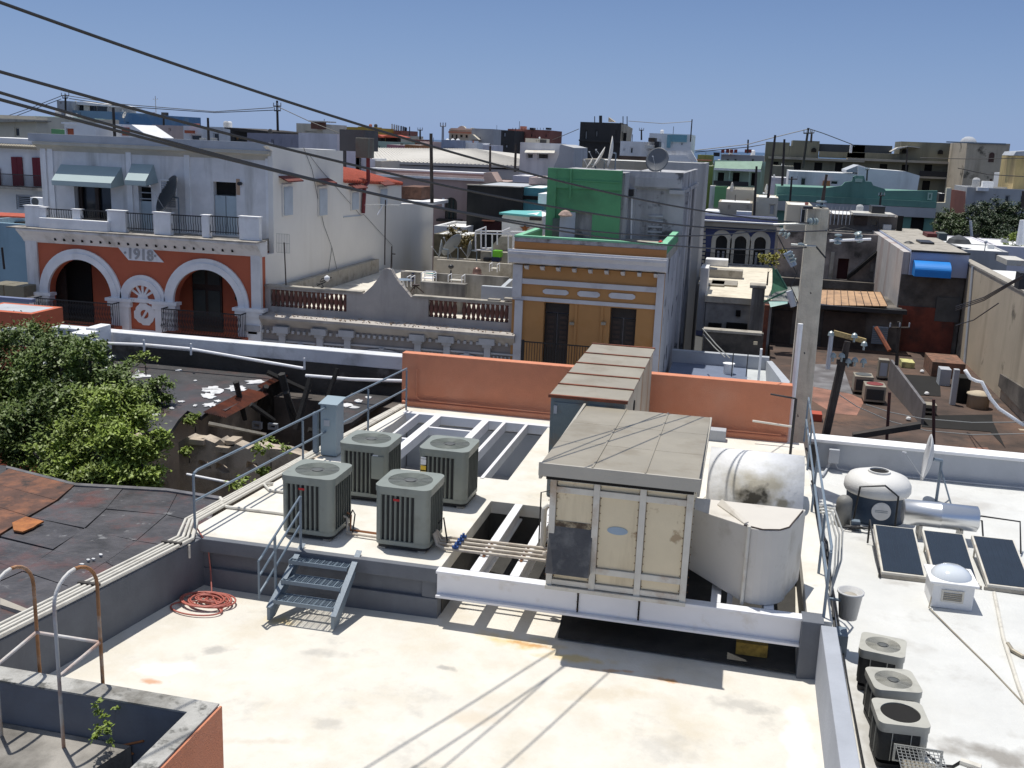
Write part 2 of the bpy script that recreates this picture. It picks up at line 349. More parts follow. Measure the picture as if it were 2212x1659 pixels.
# left parapet
yy = [4.6, 14.12]
MB().prism([(xin(4.6)-.32, 4.6, -.05), (xin(4.6), 4.6, -.05), (xin(14.12), 14.12, -.05), (xin(14.12)-.32, 14.12, -.05)], (0, 0, .88)).obj('left_parapet', m_grey, B, .012)
MB().box(1.45, 1.66, 4.6, 13.84, -.05, .85).obj('right_parapet', M('pale_grey_parapet', (.36, .38, .42), dirt=(.27, .28, .31), da=.3), B, .012)
MB().box(1.2, 1.5, 13.86, 14.2, -.02, .86).obj('corner_column', m_grey, B, .01)
# step wall under the deck: lip, recessed panels, base ledge, end pier
MB().box(-8.42, -4.13, 14.03, 14.17, .62, .845).obj('deck_lip', m_grey, B, .01)
MB().box(-8.38, -4.16, 14.17, 14.3, .32, .62).obj('step_wall', m_grey, B)
MB().box(-8.38, -4.16, 14.10, 14.3, -.02, .32).obj('base_ledge', m_grey, B, .01)
MB().box(-8.40, -8.0, 14.12, 14.17, .32, .62).obj('pier', m_grey, B, .008); MB().box(-4.42, -4.16, 14.12, 14.17, .32, .62).obj('pier', m_grey, B, .008)
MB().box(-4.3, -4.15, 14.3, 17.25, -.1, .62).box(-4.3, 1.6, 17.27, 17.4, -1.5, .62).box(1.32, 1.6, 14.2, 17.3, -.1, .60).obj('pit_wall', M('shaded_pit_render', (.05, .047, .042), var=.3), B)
# deck slab with its two openings
HA = [(-7.52, 18.5), (-7.52, 22.55), (-4.1, 22.62), (-4.1, 18.5)]
HB = [(-4.12, 14.02), (-4.12, 17.25), (1.28, 17.25), (1.28, 14.02)]
out = [(xsl(14.1), 14.14), (xsl(23.25), 23.25), (1.62, 23.25), (1.62, 13.98), (1.28, 13.98), (1.28, 17.25), (-4.12, 17.25), (-4.12, 14.14)]
tri = tessellate_polygon([[Vector((a, b, 0)) for a, b in lp] for lp in (out, HA)])
flat = out + HA; n = len(flat)
fs = [tuple(t) for t in tri] + [tuple(i+n for i in reversed(t)) for t in tri]
k = 0
for lp in (out, HA):
    q_ = len(lp); fs += [(k+i, k+(i+1) % q_, k+(i+1) % q_+n, k+i+n) for i in range(q_)]; k += q_
MB().add([(a, b, .85) for a, b in flat] + [(a, b, .62) for a, b in flat], fs).obj('deck', m_roof, B, .006)
MB().box(-7.5, -4.12, 18.52, 22.6, -.6, -.45).obj('light_well_floor', M('well_floor_grey', (.34, .34, .34), var=.2, dirt=(.5, .49, .46), da=.4, ds=.6), B)
MB().box(-7.62, -7.52, 18.4, 22.6, -.5, .615).box(-4.1, -4.0, 18.4, 22.6, -.5, .615).box(-7.5, -4.12, 22.56, 22.66, -.5, .615).box(-7.5, -4.12, 18.4, 18.5, -.5, .615).obj('light_well_wall', m_lgrey, B)
MB().prism([(-2.25, 13.99, .02), (1.19, 13.93, .02), (1.3, 17.2, .02), (-4.1, 17.2, .02), (-4.0, 16.1, .02), (-2.4, 15.6, .02)], (0, 0, .012)).obj('pit_shade_sheet', M('painted_pit_shade', (.035, .033, .03), var=.4, vs=3), B)  # dark sheet over the white floor, its colour standing in for the pit's shade
# steel joists over the rear light well, and the ones over the front opening
for x, wd in ((-7.22, .06), (-6.74, .17), (-5.58, .17), (-5.13, .08), (-4.6, .07)):
    MB().box(x-wd/2, x+wd/2, 18.42, 22.5, .66, .868).obj('joist', m_beam, B, .005)
MB().box(-7.6, -4.0, 22.5, 22.66, .66, .872).obj('joist', m_beam, B, .005)
for x0, x1, y in ((-6.66, -5.67, 21.55), (-7.18, -6.83, 20.5), (-5.5, -5.17, 19.6)):
    MB().box(x0, x1, y-.04, y+.04, .67, .86).obj('joist', m_beam, B, .005)
MB().box(-6.2, -5.9, 19, 22.4, -.4, -.1).box(-5.0, -4.3, 19, 20.6, -.44, .0).obj('well_duct', m_lgrey, B)
for x in (-3.6, -2.98, -2.35, -1.2, .0, .75):
    bb = MB(); bb.box(x-.07, x+.07, 14.14, 17.25, .80, .85).box(x-.012, x+.012, 14.14, 17.25, .58, .80).box(x-.07, x+.07, 14.14, 17.25, .55, .58)
    bb.obj('joist', m_beam, B)
gb = MB()
gb.box(-4.15, 1.215, 13.94, 14.12, .815, .856).box(-4.15, 1.215, 14.02, 14.04, .46, .815).box(-4.15, 1.215, 13.94, 14.12, .42, .46)
gd = gb.obj('girder', m_beam, B, .004)
for x in (-1.98, -1.08):
    MB().box(x-.012, x+.012, 14.003, 14.019, .47, .81).obj('splice_joint', m_void, gd)
    for z in (.52, .64, .76): MB().cyl((x, 14.015, z), (x, 13.99, z), .016, n=6).obj('bolt', m_wood, gd)
tag(MB().box(.35, .8, 14.25, 14.5, .0, .22).obj('paint_tin_box', M('yellow_brown_tin', (.3, .2, .04), var=.5, vs=8)), 'small yellow-brown box in the shade under the right end of the white girder', 'box')
# peach end wall across the rear of the deck
W = thing('salmon_wall', 'long salmon parapet wall across the back of the raised deck, split by the metal container', 'wall', (-3.3, 23.3, -1))
MB().box(-7.9, 1.26, 23.28, 23.55, -3, 2.14).obj('wall', m_orange, W, .012)
MB().box(-7.86, 1.25, 23.16, 23.28, .8, .98).obj('base_coving', m_orange, W, .03)
MB().tube([(-7.55, 23.25, 1.75), (-7.5, 23.22, 1.78), (-7.5, 23.22, 1.1), (-7.4, 23.2, 1.02), (-3.5, 23.13, 1.03), (-.5, 23.13, 1.03), (1.1, 23.13, 1.03)], .018).obj('conduit', m_orange, W)
MB().box(-.5, -.1, 22.7, 23.0, .85, 1.1).top('junction_box', m_lgrey, 'small pale grey box on the deck before the salmon wall', 'box', bev=.01)
MB().cyl((1.32, 23.9, -3), (1.32, 23.9, 3.45), .06).top('vent_pipe', m_white2, 'white vertical pipe at the right end of the salmon wall beside the concrete pole', 'pipe')

# cream conduits along the left edge
mt = M('cable_clamp_black', (.05, .045, .04), bump=0)
for k, (dx, z) in enumerate(((-.03, .885), (-.12, .89), (-.20, .88), (-.29, .885))):
    pts = [(xin(y)+dx-.0, y, z) for y in (4.6, 8, 11, 13.9)] + [(xsl(14.6)-.05+dx*.8, 14.6, z+.01), (xsl(19)-.03+dx*.7, 19, z+.02*math.sin(k)), (xsl(23.1)-.02+dx*.5, 23.1, z)]
    MB().tube(pts, .024 if k % 2 else .03).top('conduit', m_pvc, ['thick cream conduit nearest the roof along the left parapet', 'thin cream conduit second from the roof along the left parapet', 'thick cream conduit third from the roof along the left parapet', 'thin cream conduit outermost along the left parapet'][k], 'conduit', 'conduits along the left parapet')
for y, w1 in ((9.9, 'nearest the ladder'), (11.9, 'halfway along'), (13.6, 'by the hose corner')):
    MB().box(xin(y)-.33, xin(y)-.0, y-.03, y+.03, .89, .925).top('pipe_clamp', mt, 'black clamp across the cream conduits, ' + w1, 'clamp', 'clamps on the conduits')
p0, p1 = G('e', 1460, 1260, .88), G('e', 1860, 1320, .88)
MB().tube([(p0.x-.15, p0.y+.25, .9), (p0.x-.02, p0.y+.1, .9), p0, (p0.x+.15, p0.y-.08, .88), p1, (p1.x+.5, p1.y-.1, .88)], .03).top('drain_pipe', m_pvc, 'cream pipe bending from the left conduits across the deck to the nearest condenser', 'pipe')
MB().tube([(p0.x+.35, p0.y+1.3, .88), (p0.x+.25, p0.y+1.15, .9), (p0.x+.45, p0.y+.95, .88), (p0.x+1.3, p0.y+.9, .88)], .025).top('drain_pipe', m_pvc, 'short cream pipe looping from the conduits behind the leftmost condenser', 'pipe')

# ------------------------------------------------------------------ railings of the deck
def railing(label, posts, ends, r=.022, hts=(1.02, .52)):
    t = thing('railing', label, 'railing', (posts[0][0], posts[0][1], .85), 'deck railings')
    for x, y in posts: MB().cyl((x, y, .85), (x, y, .85+hts[0]-.04), r).obj('post', m_rail, t)
    for h in hts:
        pts = [(x, y, .85+h) for x, y in ends]
        if h == hts[0]: pts = [(ends[0][0], ends[0][1], .85+h-.12), (ends[0][0], ends[0][1]+.03, .85+h-.03)] + [(ends[0][0]+.01, ends[0][1]+.12, .85+h)] + pts[1:]
        MB().tube(pts, r).obj('top_rail' if h == hts[0] else 'mid_rail', m_rail, t)
    return t
lp = lambda y: (xsl(y)+.12, y)
railing('blue-grey two-bar railing along the left edge of the deck', [lp(14.25), lp(17.8), lp(20.7), lp(22.8)], [lp(14.25), lp(22.8)])
railing('blue-grey railing along the right edge of the deck by the solar roof', [(1.5, 14.1), (1.52, 15.7), (1.56, 18.6), (1.6, 21.2), (1.63, 23.4)], [(1.5, 14.1), (1.63, 23.4)])
bx = thing('cabinet', 'tall blue-grey steel cabinet standing at the left railing behind the condensers', 'cabinet', (-7.9, 18.9, .85))
MB().box(-8.06, -7.72, 18.72, 19.12, .87, 1.93).obj('body', M('blue_grey_cabinet_paint', (.26, .33, .37), rough=.5, var=.06), bx, .012)
MB().prism([(-8.09, 18.68, 1.93), (-7.68, 18.68, 1.93), (-7.68, 19.16, 1.99), (-8.09, 19.16, 1.99)], (0, 0, .03)).obj('lid', M('blue_grey_cabinet_paint', (.26, .33, .37)), bx, .006)
MB().box(-7.98, -7.86, 18.705, 18.718, 1.5, 1.62).obj('plate', m_lgrey, bx)
MB().box(-8.22, -8.12, 18.7, 18.8, .85, 1.75).obj('bracket', m_rail, bx)

# ------------------------------------------------------------------ condensers
m_cab = M('sage_grey_cabinet', (.235, .255, .225), rough=.42, var=.06, dirt=(.17, .175, .15), da=.3, ds=3, bump=.01)
m_coil = M('dark_coil', (.035, .036, .035), rough=.7, var=.2, vs=30, bump=.2, bs=200)
m_well = M('fan_well_grey', (.085, .09, .088), rough=.6)
def rsq(h, r, n=6):
    pts = []
    for cx, cy, a0 in ((h-r, h-r, 0), (-h+r, h-r, 90), (-h+r, -h+r, 180), (h-r, -h+r, 270)):
        for t in range(n+1):
            a = math.radians(a0+90*t/n); pts.append((cx+r*math.cos(a), cy+r*math.sin(a)))
    return pts
def plate_xy(mb, outer, hole, z0, z1):
    tri = tessellate_polygon([[Vector((a, b, 0)) for a, b in lp] for lp in (outer, hole)])
    fl = outer+hole; n = len(fl); fs = [tuple(t) for t in tri] + [tuple(i+n for i in reversed(t)) for t in tri]; k = 0
    for lp in (outer, hole):
        q_ = len(lp); fs += [(k+i, k+(i+1) % q_, k+(i+1) % q_+n, k+i+n) for i in range(q_)]; k += q_
    return mb.add([(a, b, z1) for a, b in fl] + [(a, b, z0) for a, b in fl], fs)
def condenser(name, label, cat, H, hw, cab, louvers=7, corner=.12, group=None, top_dark=False, grille=True):
    R1 = .27*hw
    t = thing(name, label, cat, (0, 0, 0), group)
    circ = [(hw*.80*math.cos(a*2*math.pi/36), hw*.80*math.sin(a*2*math.pi/36)) for a in range(36)]
    plate_xy(MB(), rsq(hw+.012, R1+.01), circ, H-.10, H).obj('top_cap', cab, t, .012)
    plate_xy(MB(), rsq(hw, R1), [(x*1.02, y*1.02) for x, y in circ], H-.135, H-.10).obj('upper_band', cab, t)
    MB().lathe((0, 0, H-.015), [(hw*.80, 0), (hw*.70, -.05), (hw*.66, -.14), (hw*.1, -.15)], 36).obj('fan_well', m_well, t, smooth=True)
    f = MB()
    for k in range(3 if not top_dark else 4):
        a = k*2*math.pi/(3 if not top_dark else 4)
        c, s = math.cos(a), math.sin(a); c2, s2 = math.cos(a+.9), math.sin(a+.9); r_ = hw*.62
        f.add([(c*.08, s*.08, H-.12), (c*r_, s*r_, H-.14), (c2*r_, s2*r_, H-.09), (c2*.08, s2*.08, H-.10)], [(0, 1, 2, 3)])
    f.cyl((0, 0, H-.14), (0, 0, H-.075), .09, n=16).obj('fan', m_rail if top_dark else m_coil, t)
    if grille:
        gr = MB()
        for k in range(15):
            r_ = hw*(.20+.60*k/14)
            gr.tube([(r_*math.cos(a*2*math.pi/28), r_*math.sin(a*2*math.pi/28), H-.005-.03*(k < 2)) for a in range(28)], .0034, 4, True)
        for k in range(8):
            a = k*math.pi/4; gr.cyl((.1*math.cos(a), .1*math.sin(a), H-.02), (hw*.8*math.cos(a), hw*.8*math.sin(a), H-.006), .004, n=4)
        gr.obj('guard', cab, t)
        MB().lathe((0, 0, H-.02), [(hw*.20, 0), (hw*.20, .018), (hw*.15, .024), (.001, .026)], 20).obj('hub_cap', m_well, t)
    MB().prism([(x, y, .12) for x, y in rsq(hw-.035, R1*.8)], (0, 0, H-.255)).obj('coil', m_coil, t)
    MB().prism([(x, y, .06) for x, y in rsq(hw, R1)], (0, 0, .07)).obj('base_pan', cab, t)
    MB().prism([(x, y, .0) for x, y in rsq(hw-.03, R1*.8)], (0, 0, .06)).obj('foot', m_black, t)
    # curved corner posts, the front right one wide
    for k in range(4):
        pts = [p for p in rsq(hw, R1)[k*7:(k+1)*7]]
        wd = corner if k == 3 else .0
        d0 = Vector((pts[0][1], -pts[0][0], 0)).normalized()
        pts = pts[1:-1]
        if k == 3: pts = [(hw-R1*.85-wd, -hw)] + rsq(hw, R1)[21:28]
        pl = pts; inn = [(x*.955, y*.955) for x, y in reversed(pl)]
        MB().prism([(x, y, .12) for x, y in pl+inn], (0, 0, H-.255)).obj('corner_post', cab, t)
    # upright louvre blades: one mesh shared by all
    proto = None
    for side in range(4):
        xa, xb = -hw+.055, hw-.075-(corner if side == 0 else 0)
        for k in range(louvers):
            x = xa + (xb-xa)*(k+.5)/louvers
            if proto is None:
                proto = MB().prism([(-.003, -hw, .125), (.006, -hw, .125), (.022, -hw+.03, .125), (.014, -hw+.03, .125)], (0, 0, H-.262)).obj('louvre_blade', cab, t)
                lv = proto
            else:
                lv = proto.copy(); C.objects.link(lv)
            lv.location = Matrix.Rotation(side*math.pi/2, 4, 'Z') @ Vector((x, 0, 0)); lv.rotation_euler = (0, 0, side*math.pi/2)
    return t
m_sticker = M('yellow_energy_label', (.75, .5, .05), bump=0, var=.02)
def sticker(t, x, z, wd, ht, hw, mats):
    n = len(mats)
    for k, mm in enumerate(mats):
        MB().box(x, x+wd, t.location.y*0-hw-.004, -hw-.001, z+ht*k/n+.004, z+ht*(k+1)/n).obj('label', mm, t)
HW = .445
A = condenser('condenser', 'x', 'air conditioner', 1.02, HW, m_cab, 8, group='large condensers on the deck')
MB().box(-.13, -.03, -HW-.012, -HW-.002, .80, .835).obj('badge', M('red_badge', (.45, .03, .03), bump=0), A)
lab = ['leftmost large grey condenser, in front of the blue-grey cabinet with the stair rail before it', 'large grey condenser nearest the white girder, front right of the four',
       'large grey condenser at the back left of the four, yellow label at its front corner', 'large grey condenser at the back right of the four, yellow label at its left']
A2 = clone(A, (-4.9, 14.95, .88), lab[1])
A.location = (-6.49, 14.95, .88); A['label'] = lab[0]
bd = [c for c in A.children if c.name.startswith('badge')][0]
for k, loc in ((2, (-6.3, 16.92, .88)), (3, (-4.88, 17.1, .88))):
    a = clone(A, loc, lab[k])
    for c in list(a.children):
        if c.name.startswith('badge'): bpy.data.objects.remove(c)
    sx = .19 if k == 2 else -.40
    for (z, h_, mm) in ((.50, .20, m_sticker), (.72, .10, m_white2), (.83, .03, m_white2)) + (((.60, .02, m_void), (.56, .02, m_void)) if 1 else ()):
        e_ = .006 if mm is m_void else .003
        lb = MB().box(sx, sx+.10, -HW-e_-.001, -HW-.001, z, z+h_).obj('label', mm, None); lb.parent = a
        lb.location = lb.location
    if k == 2:
        MB().box(.17, .40, -HW-.012, -HW+.0, .42, .84).obj('access_panel', m_cab, None).parent = a
        MB().box(.17, .42, -HW-.008, -HW+.0, .13, .41).obj('open_bay', m_void, None).parent = a
for cx, cy in ((-6.49, 14.95), (-4.9, 14.95), (-6.3, 16.92), (-4.88, 17.1)):
    for dx, dy, w1 in ((-.33, -.36, 'front left'), (.33, -.36, 'front right'), (.36, .33, 'rear right')):
        MB().box(cx+dx-.06, cx+dx+.06, cy+dy-.06, cy+dy+.06, .85, .882).top('foot_pad', m_conc, 'concrete pad under the %s corner of the %s large condenser' % (w1, {(-6.49, 14.95): 'leftmost', (-4.9, 14.95): 'nearest', (-6.3, 16.92): 'back left', (-4.88, 17.1): 'back right'}[(cx, cy)]), 'pad', 'pads under the condensers')
# refrigerant pipes and valves
m_lag = M('beige_pipe_lagging', (.50, .44, .36), rough=.6, var=.15, vs=8, dirt=(.28, .22, .17), da=.35, ds=6, bump=0)
for k in range(4):
    y0 = 14.72+k*.16; z = .90
    P = [(-4.46, 14.8+k*.05, 1.1), (-4.38, 14.75+k*.1, .93), (-4.25, y0, z), (-3.3, y0+.02, z), (-2.62, y0+.03, z), (-2.52, y0+.03, z+.03)]
    MB().tube(P, .027).top('refrigerant_pipe', m_lag, ['nearest', 'second nearest', 'third nearest', 'farthest'][k] + ' of the four beige pipes crossing the opening to the cream plant room', 'pipe', 'pipes from the condensers to the plant room')
    MB().cyl((-4.07, y0, z+.02), (-4.07, y0, z+.10), .02).cyl((-4.12, y0, z+.05), (-4.02, y0, z+.05), .022).top('valve', M('blue_valve', (.03, .08, .25), bump=0), 'small blue valve on the ' + ['nearest', 'second nearest', 'third nearest', 'farthest'][k] + ' beige pipe', 'valve', 'blue pipe valves')
for k, y in enumerate((14.85, 15.0)):
    MB().tube([(-6.04, y+.1, 1.15), (-5.97, y+.1, 1.12), (-5.94, y, .9), (-5.4, y-.02, .9)], .02).top('refrigerant_pipe', m_copper if k else m_lag, ['beige', 'copper'][k] + ' pipe linking the two front condensers', 'pipe', 'pipes between condensers')
MB().tube([(-6.02, 15.0, 1.0), (-5.9, 15.0, 1.25), (-5.84, 14.95, 1.2), (-5.86, 14.9, .9)], .012).top('cable', m_black, 'black cable looping from the leftmost condenser', 'cable')
MB().tube([(-4.44, 15.0, 1.2), (-4.36, 15.02, 1.3), (-4.3, 15.0, 1.0), (-4.25, 14.9, .93)], .013).top('cable', m_black, 'black cable looping from the right front condenser to its pipes', 'cable')
for x in (-3.6, -3.0): MB().box(x-.02, x+.02, 14.68, 15.26, .86, .875).top('pipe_strap', m_copper, 'metal strap holding the beige pipes on the ' + ('left' if x < -3.3 else 'right') + ' white joist', 'strap', 'straps on the beige pipes')
ph = thing('pipe_riser', 'cream pipes rising at the left side of the cream plant room', 'pipe', (-2.6, 15, .85))
MB().tube([(-2.78, 15.3, .87), (-2.78, 15.3, 1.55), (-2.72, 15.3, 1.6), (-2.45, 15.3, 1.6)], .045).obj('pipe', m_pvc, ph)
MB().tube([(-2.62, 15.25, .87), (-2.62, 15.25, 1.38), (-2.58, 15.25, 1.43), (-2.45, 15.25, 1.43)], .04).obj('pipe', m_pvc, ph)
MB().tube([(-2.66, 14.85, .95), (-2.55, 14.8, 1.05), (-2.5, 14.9, 1.3)], .05).obj('pipe', m_lag, ph)
MB().tube([(-2.9, 15.6, .85), (-2.9, 15.6, 1.7), (-2.75, 15.6, 1.75), (-2.75, 15.6, 1.9), (-2.5, 15.6, 1.9)], .012).obj('conduit', m_black, ph)
MB().tube([(-3.0, 15.9, 1.9), (-2.4, 15.85, 1.9)], .025).obj('pipe', m_pvc, ph)
MB().box(-2.75, -2.5, 15.7, 15.95, 1.35, 1.6).obj('junction_box', m_lgrey, ph)

# ------------------------------------------------------------------ steel stair
S = thing('roof_stair', 'short blue-grey steel stair with three grated treads from the lower roof to the deck', 'stairs', (-6, 13.7, 0))
def stringer(xt, xb):
    a = [(xt, 14.20, .90), (xt, 14.20, .70), (xb, 13.42, .02), (xb, 13.24, .02), (xb, 13.24, .22)]
    MB().prism(a, (.05, 0, 0)).obj('stringer', m_rail, S, .004)
    MB().prism([(xt-.0, 14.2, .905), (xb, 13.22, .235), (xb+.09, 13.22, .235), (xt+.09, 14.2, .905)], (0, 0, .012)).obj('flange', m_rail, S)
stringer(-6.46, -6.58); stringer(-5.52, -5.55)
tm = None
for y, z in ((13.98, .70), (13.70, .49), (13.43, .28)):
    if tm is None:
        b = MB(); b.box(-.5, .46, -.14, -.12, -.05, .012).box(-.5, .46, .12, .14, -.05, .012)
        for k in range(26): b.box(-.49+k*.0372, -.485+k*.0372, -.12, .12, -.02, 0)
        for k in range(7): b.box(-.5, .46, -.105+k*.035, -.101+k*.035, -.012, .003)
        for k in range(10): b.box(-.5+k*.105, -.488+k*.105, -.12, .12, -.02, .008)
        tr = b.obj('tread', m_rail, None); tr.parent = S; tm = tr
    else: tr = tm.copy(); C.objects.link(tr)
    tr.location = (-6.02+6, y-13.7, z)
HT, HB2 = Vector((-6.42, 14.12, 1.72)), Vector((-6.68, 13.2, .98))
hr = thing('stair_handrail', 'blue-grey three-bar handrail on the left side of the short steel stair', 'handrail', (-6.5, 13.7, 0))
for k, dz in enumerate((0, -.24, -.47)):
    a, b = HT+Vector((0, 0, dz)), HB2+Vector((0, 0, dz*1.0))
    MB().tube([a, a.lerp(b, .75), b + Vector((0, .12, .03)), b] if k < 2 else [a, b+Vector((0, .25, .03)), b+Vector((0, 0, -.05))], .018).obj('rail', m_rail, hr)
MB().tube([HB2, HB2+Vector((0, 0, -.6))], .018).obj('end_bar', m_rail, hr)
MB().cyl((-6.42, 14.12, .86), HT, .022).obj('post', m_rail, hr)
q_ = HT.lerp(HB2, .62); MB().cyl((q_.x, q_.y, .3), (q_.x, q_.y, q_.z), .022).obj('post', m_rail, hr)

# salmon hose coil
pts = []
cx, cy = -7.72, 13.55
for k in range(330):
    a = k*.23; r_ = .20+.11*math.sin(k*.037)+.05*math.sin(k*.11)
    pts.append((cx + .06*math.sin(k*.05) + r_*math.cos(a)*1.25, cy + .06*math.cos(k*.043) + r_*math.sin(a)*.9, .03+.05*abs(math.sin(k*.021))))
for k in range(28):
    a = k*.24; pts.append((cx-.05+.42*math.cos(a), cy-.28+.22*math.sin(a), .03))
MB().tube(pts, .014, 6).top('hose', M('salmon_hose', (.42, .12, .09), rough=.5, bump=0), 'tangled salmon-red hose coiled on the lower roof in the left corner', 'hose', smooth=True)
MB().tube([(-7.8, 13.8, .05), (-7.95, 14.05, .3), (-8.0, 14.08, .7), (-8.1, 14.05, .9), (-8.25, 14.2, .93)], .012, 6).top('hose_tail', M('salmon_hose', (.42, .12, .09)), 'single salmon hose line hanging over the parapet corner above the coil', 'hose')
MB().cyl((-8.14, 13.75, .62), (-8.14, 13.75, .84), .02).top('drip_pipe', m_pvc, 'short cream pipe stub hanging inside the left parapet near the corner', 'pipe')

# ------------------------------------------------------------------ cream plant room
m_cream = M('cream_panel_paint', (.68, .58, .40), rough=.6, var=.07, vs=1.6, dirt=(.33, .25, .14), da=.30, ds=1.6, streak=1, bump=.03, d2=((.25, .15, .07), .64, 2.5, .06, .7))
m_trim = M('aluminium_trim_pale', (.60, .57, .50), rough=.45, var=.1, vs=3, dirt=(.36, .24, .14), da=.3, ds=2.2, bump=.02)
P = thing('plant_room', 'cream panelled plant room with grey metal roof standing on the white girder', 'plant room', (-1.45, 15.6, .86))
SX = [PY('g', x, 1000, 13.9).x for x in (160, 368, 590, 815)]; ZB, ZT = .93, 2.60
MB().box(SX[0], SX[3], 13.96, 17.4, ZB, ZT-.02).obj('carcass', m_cream, P)
for x in SX: MB().box(x-.045, x+.045, 13.89, 13.96, ZB-.05, ZT).obj('stud', m_trim, P, .004)
zr = [ZB+.02, PY('g', 470, 1175, 13.9).z, PY('g', 470, 800, 13.9).z, ZT-.06]
for z, h_ in ((zr[0], .04), (zr[1], .045), (zr[2], .045), (zr[3], .04)):
    MB().box(SX[0], SX[3], 13.90, 13.957, z-h_, z+h_).obj('transom', m_trim, P, .004)
for c in range(3):
    for r_ in range(3):
        MB().box(SX[c]+.055, SX[c+1]-.055, 13.935, 13.96, zr[r_]+.05, zr[r_+1]-.05).obj('panel', m_cream, P, .003)
MB().box(SX[0]-.05, SX[3]+.05, 13.86, 13.98, ZB-.09, ZB-.035).obj('sill', m_trim, P)
x0, x1, z0, z1 = R('g', 135, 985, 345, 1185, 13.7)
MB().prism([(x0, 13.70, z0), (x0, 13.93, z1+.03), (x0, 13.93, z0-.02)], (x1-x0, 0, 0)).obj('vent_hood', M('dark_grey_hood', (.085, .08, .075), rough=.4, var=.3, vs=3, dirt=(.2, .19, .17), da=.4, ds=3), P)
x0, x1, z0, z1 = R('g', 160, 925, 350, 1010, 13.93); blo = MB().box(x0, x1, 13.926, 13.934, z0, z1).obj('scorch_mark', M('soot_stain', (.10, .07, .045), var=.5, vs=6, dirt=(.5, .42, .28), da=.5, ds=8), P)
x0, x1, z0, z1 = R('g', 430, 950, 530, 988, 13.93)
MB().prism([((x0+x1)/2+(x1-x0)/2*math.cos(a*math.pi/12), 13.934, (z0+z1)/2+(z1-z0)/2*math.sin(a*math.pi/12)) for a in range(24)], (0, -.008, 0)).obj('oval_badge', M('pale_blue_badge', (.30, .38, .46), bump=0), P)
b = MB()
for x in SX:
    for k in range(14): b.box(x-.068, x-.056, 13.925, 13.935, ZB+.1+k*.115, ZB+.112+k*.115).box(x+.056, x+.068, 13.925, 13.935, ZB+.1+k*.115, ZB+.112+k*.115)
b.obj('rivets', M('rust_dot', (.18, .09, .04), bump=0), P)
rl = [(-2.58, 13.74), (-.36, 13.74), (-.36, 17.95), (-2.58, 17.95)]
ZR = lambda y: 2.80 - (y-13.74)*.035
for c in range(3):
    for r_ in range(3):
        xa, xb = -2.58+2.22*c/3, -2.58+2.22*(c+1)/3; ya, yb = 13.74+4.0*r_/3, 13.74+4.0*(r_+1)/3
        MB().prism([(xa+.006, ya+.006, ZR(ya)), (xb-.006, ya+.006, ZR(ya)), (xb-.006, yb-.006, ZR(yb)), (xa+.006, yb-.006, ZR(yb))], (0, 0, -.04)).obj('roof_sheet', m_sheet, P, .003)
b = MB()
for c in (1, 2): b.prism([(-2.58+2.22*c/3-.012, 13.72, ZR(13.72)-.01), (-2.58+2.22*c/3+.012, 13.72, ZR(13.72)-.01), (-2.58+2.22*c/3+.012, 17.74, ZR(17.74)-.01), (-2.58+2.22*c/3-.012, 17.74, ZR(17.74)-.01)], (0, 0, .025))
b.obj('roof_seam', m_sheet, P)
MB().box(-2.6, -.34, 13.70, 13.74, 2.62, 2.805).box(-2.6, -2.56, 13.74, 17.75, 2.56, 2.70).box(-.38, -.34, 13.74, 17.75, 2.54, 2.66).obj('fascia', M('pale_roof_fascia', (.42, .39, .33), rough=.5, var=.1), P)
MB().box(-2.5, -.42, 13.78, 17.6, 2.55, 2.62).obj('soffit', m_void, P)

# ductwork beside the plant room
m_duct = M('beige_painted_duct', (.58, .545, .49), rough=.6, var=.06, dirt=(.36, .32, .26), da=.3, ds=2, bump=.03)
D = thing('air_duct', 'big beige duct curving round from the right side of the cream plant room', 'duct', (.4, 15, .86))
plan = [(-.44, 14.78), (.33, 14.30)] + [(.56+.42*math.cos(math.radians(a)), 14.62+.42*math.sin(math.radians(a))) for a in range(-112, 1, 14)] + [(1.10, 14.95), (1.2, 15.3), (-.44, 15.3)]
bot = [(x, y, .86 if x > 0 else 1.04) for x, y in plan]; topp = [(x, y, 2.0) for x, y in plan]; n = len(plan)
MB().add(bot+topp, [tuple(range(n)), tuple(range(2*n-1, n-1, -1))] + [(i, (i+1) % n, (i+1) % n+n, i+n) for i in range(n)]).obj('casing', m_duct, D, .01)
MB().cyl((.37, 14.22, .84), (.37, 14.22, 2.03), .028).obj('seam_bar', m_trim, D)
MB().prism([(-.1, 15.05, 2.0), (.3, 14.35, 2.0), (.36, 14.35, 2.03), (-.04, 15.08, 2.08)], (0, 0, .02)).obj('raised_flap', m_duct, D)
b = MB().tube([(.30, 14.30, 2.01), (.56, 14.20, 2.01), (.8, 14.27, 2.01), (.93, 14.42, 2.01), (.98, 14.6, 2.01), (1.15, 15.2, 2.01)], .012); b.obj('flange', m_wood, D)
for x in (.2, .75): MB().box(x-.04, x+.04, 14.5, 14.58, .58, .87).obj('leg', m_beam, D)
E_ = thing('duct_elbow', 'fat white rounded duct elbow with a black mould stain behind the beige duct', 'duct', (.5, 18.8, .86))
prof = [(18.25, .86), (19.55, .86), (19.55, 1.62)] + [(19.3-1.0*math.sin(math.radians(a)), .80+.88*math.cos(math.radians(a))) for a in range(0, 89, 4)]
c_ = PY('g', 1140, 800, 18.3); m_elb = M('elbow_white_paint', (.70, .70, .70), rough=.7, var=.1, vs=2, dirt=(.5, .49, .45), da=.4, ds=1.5, bump=.12, bs=8)
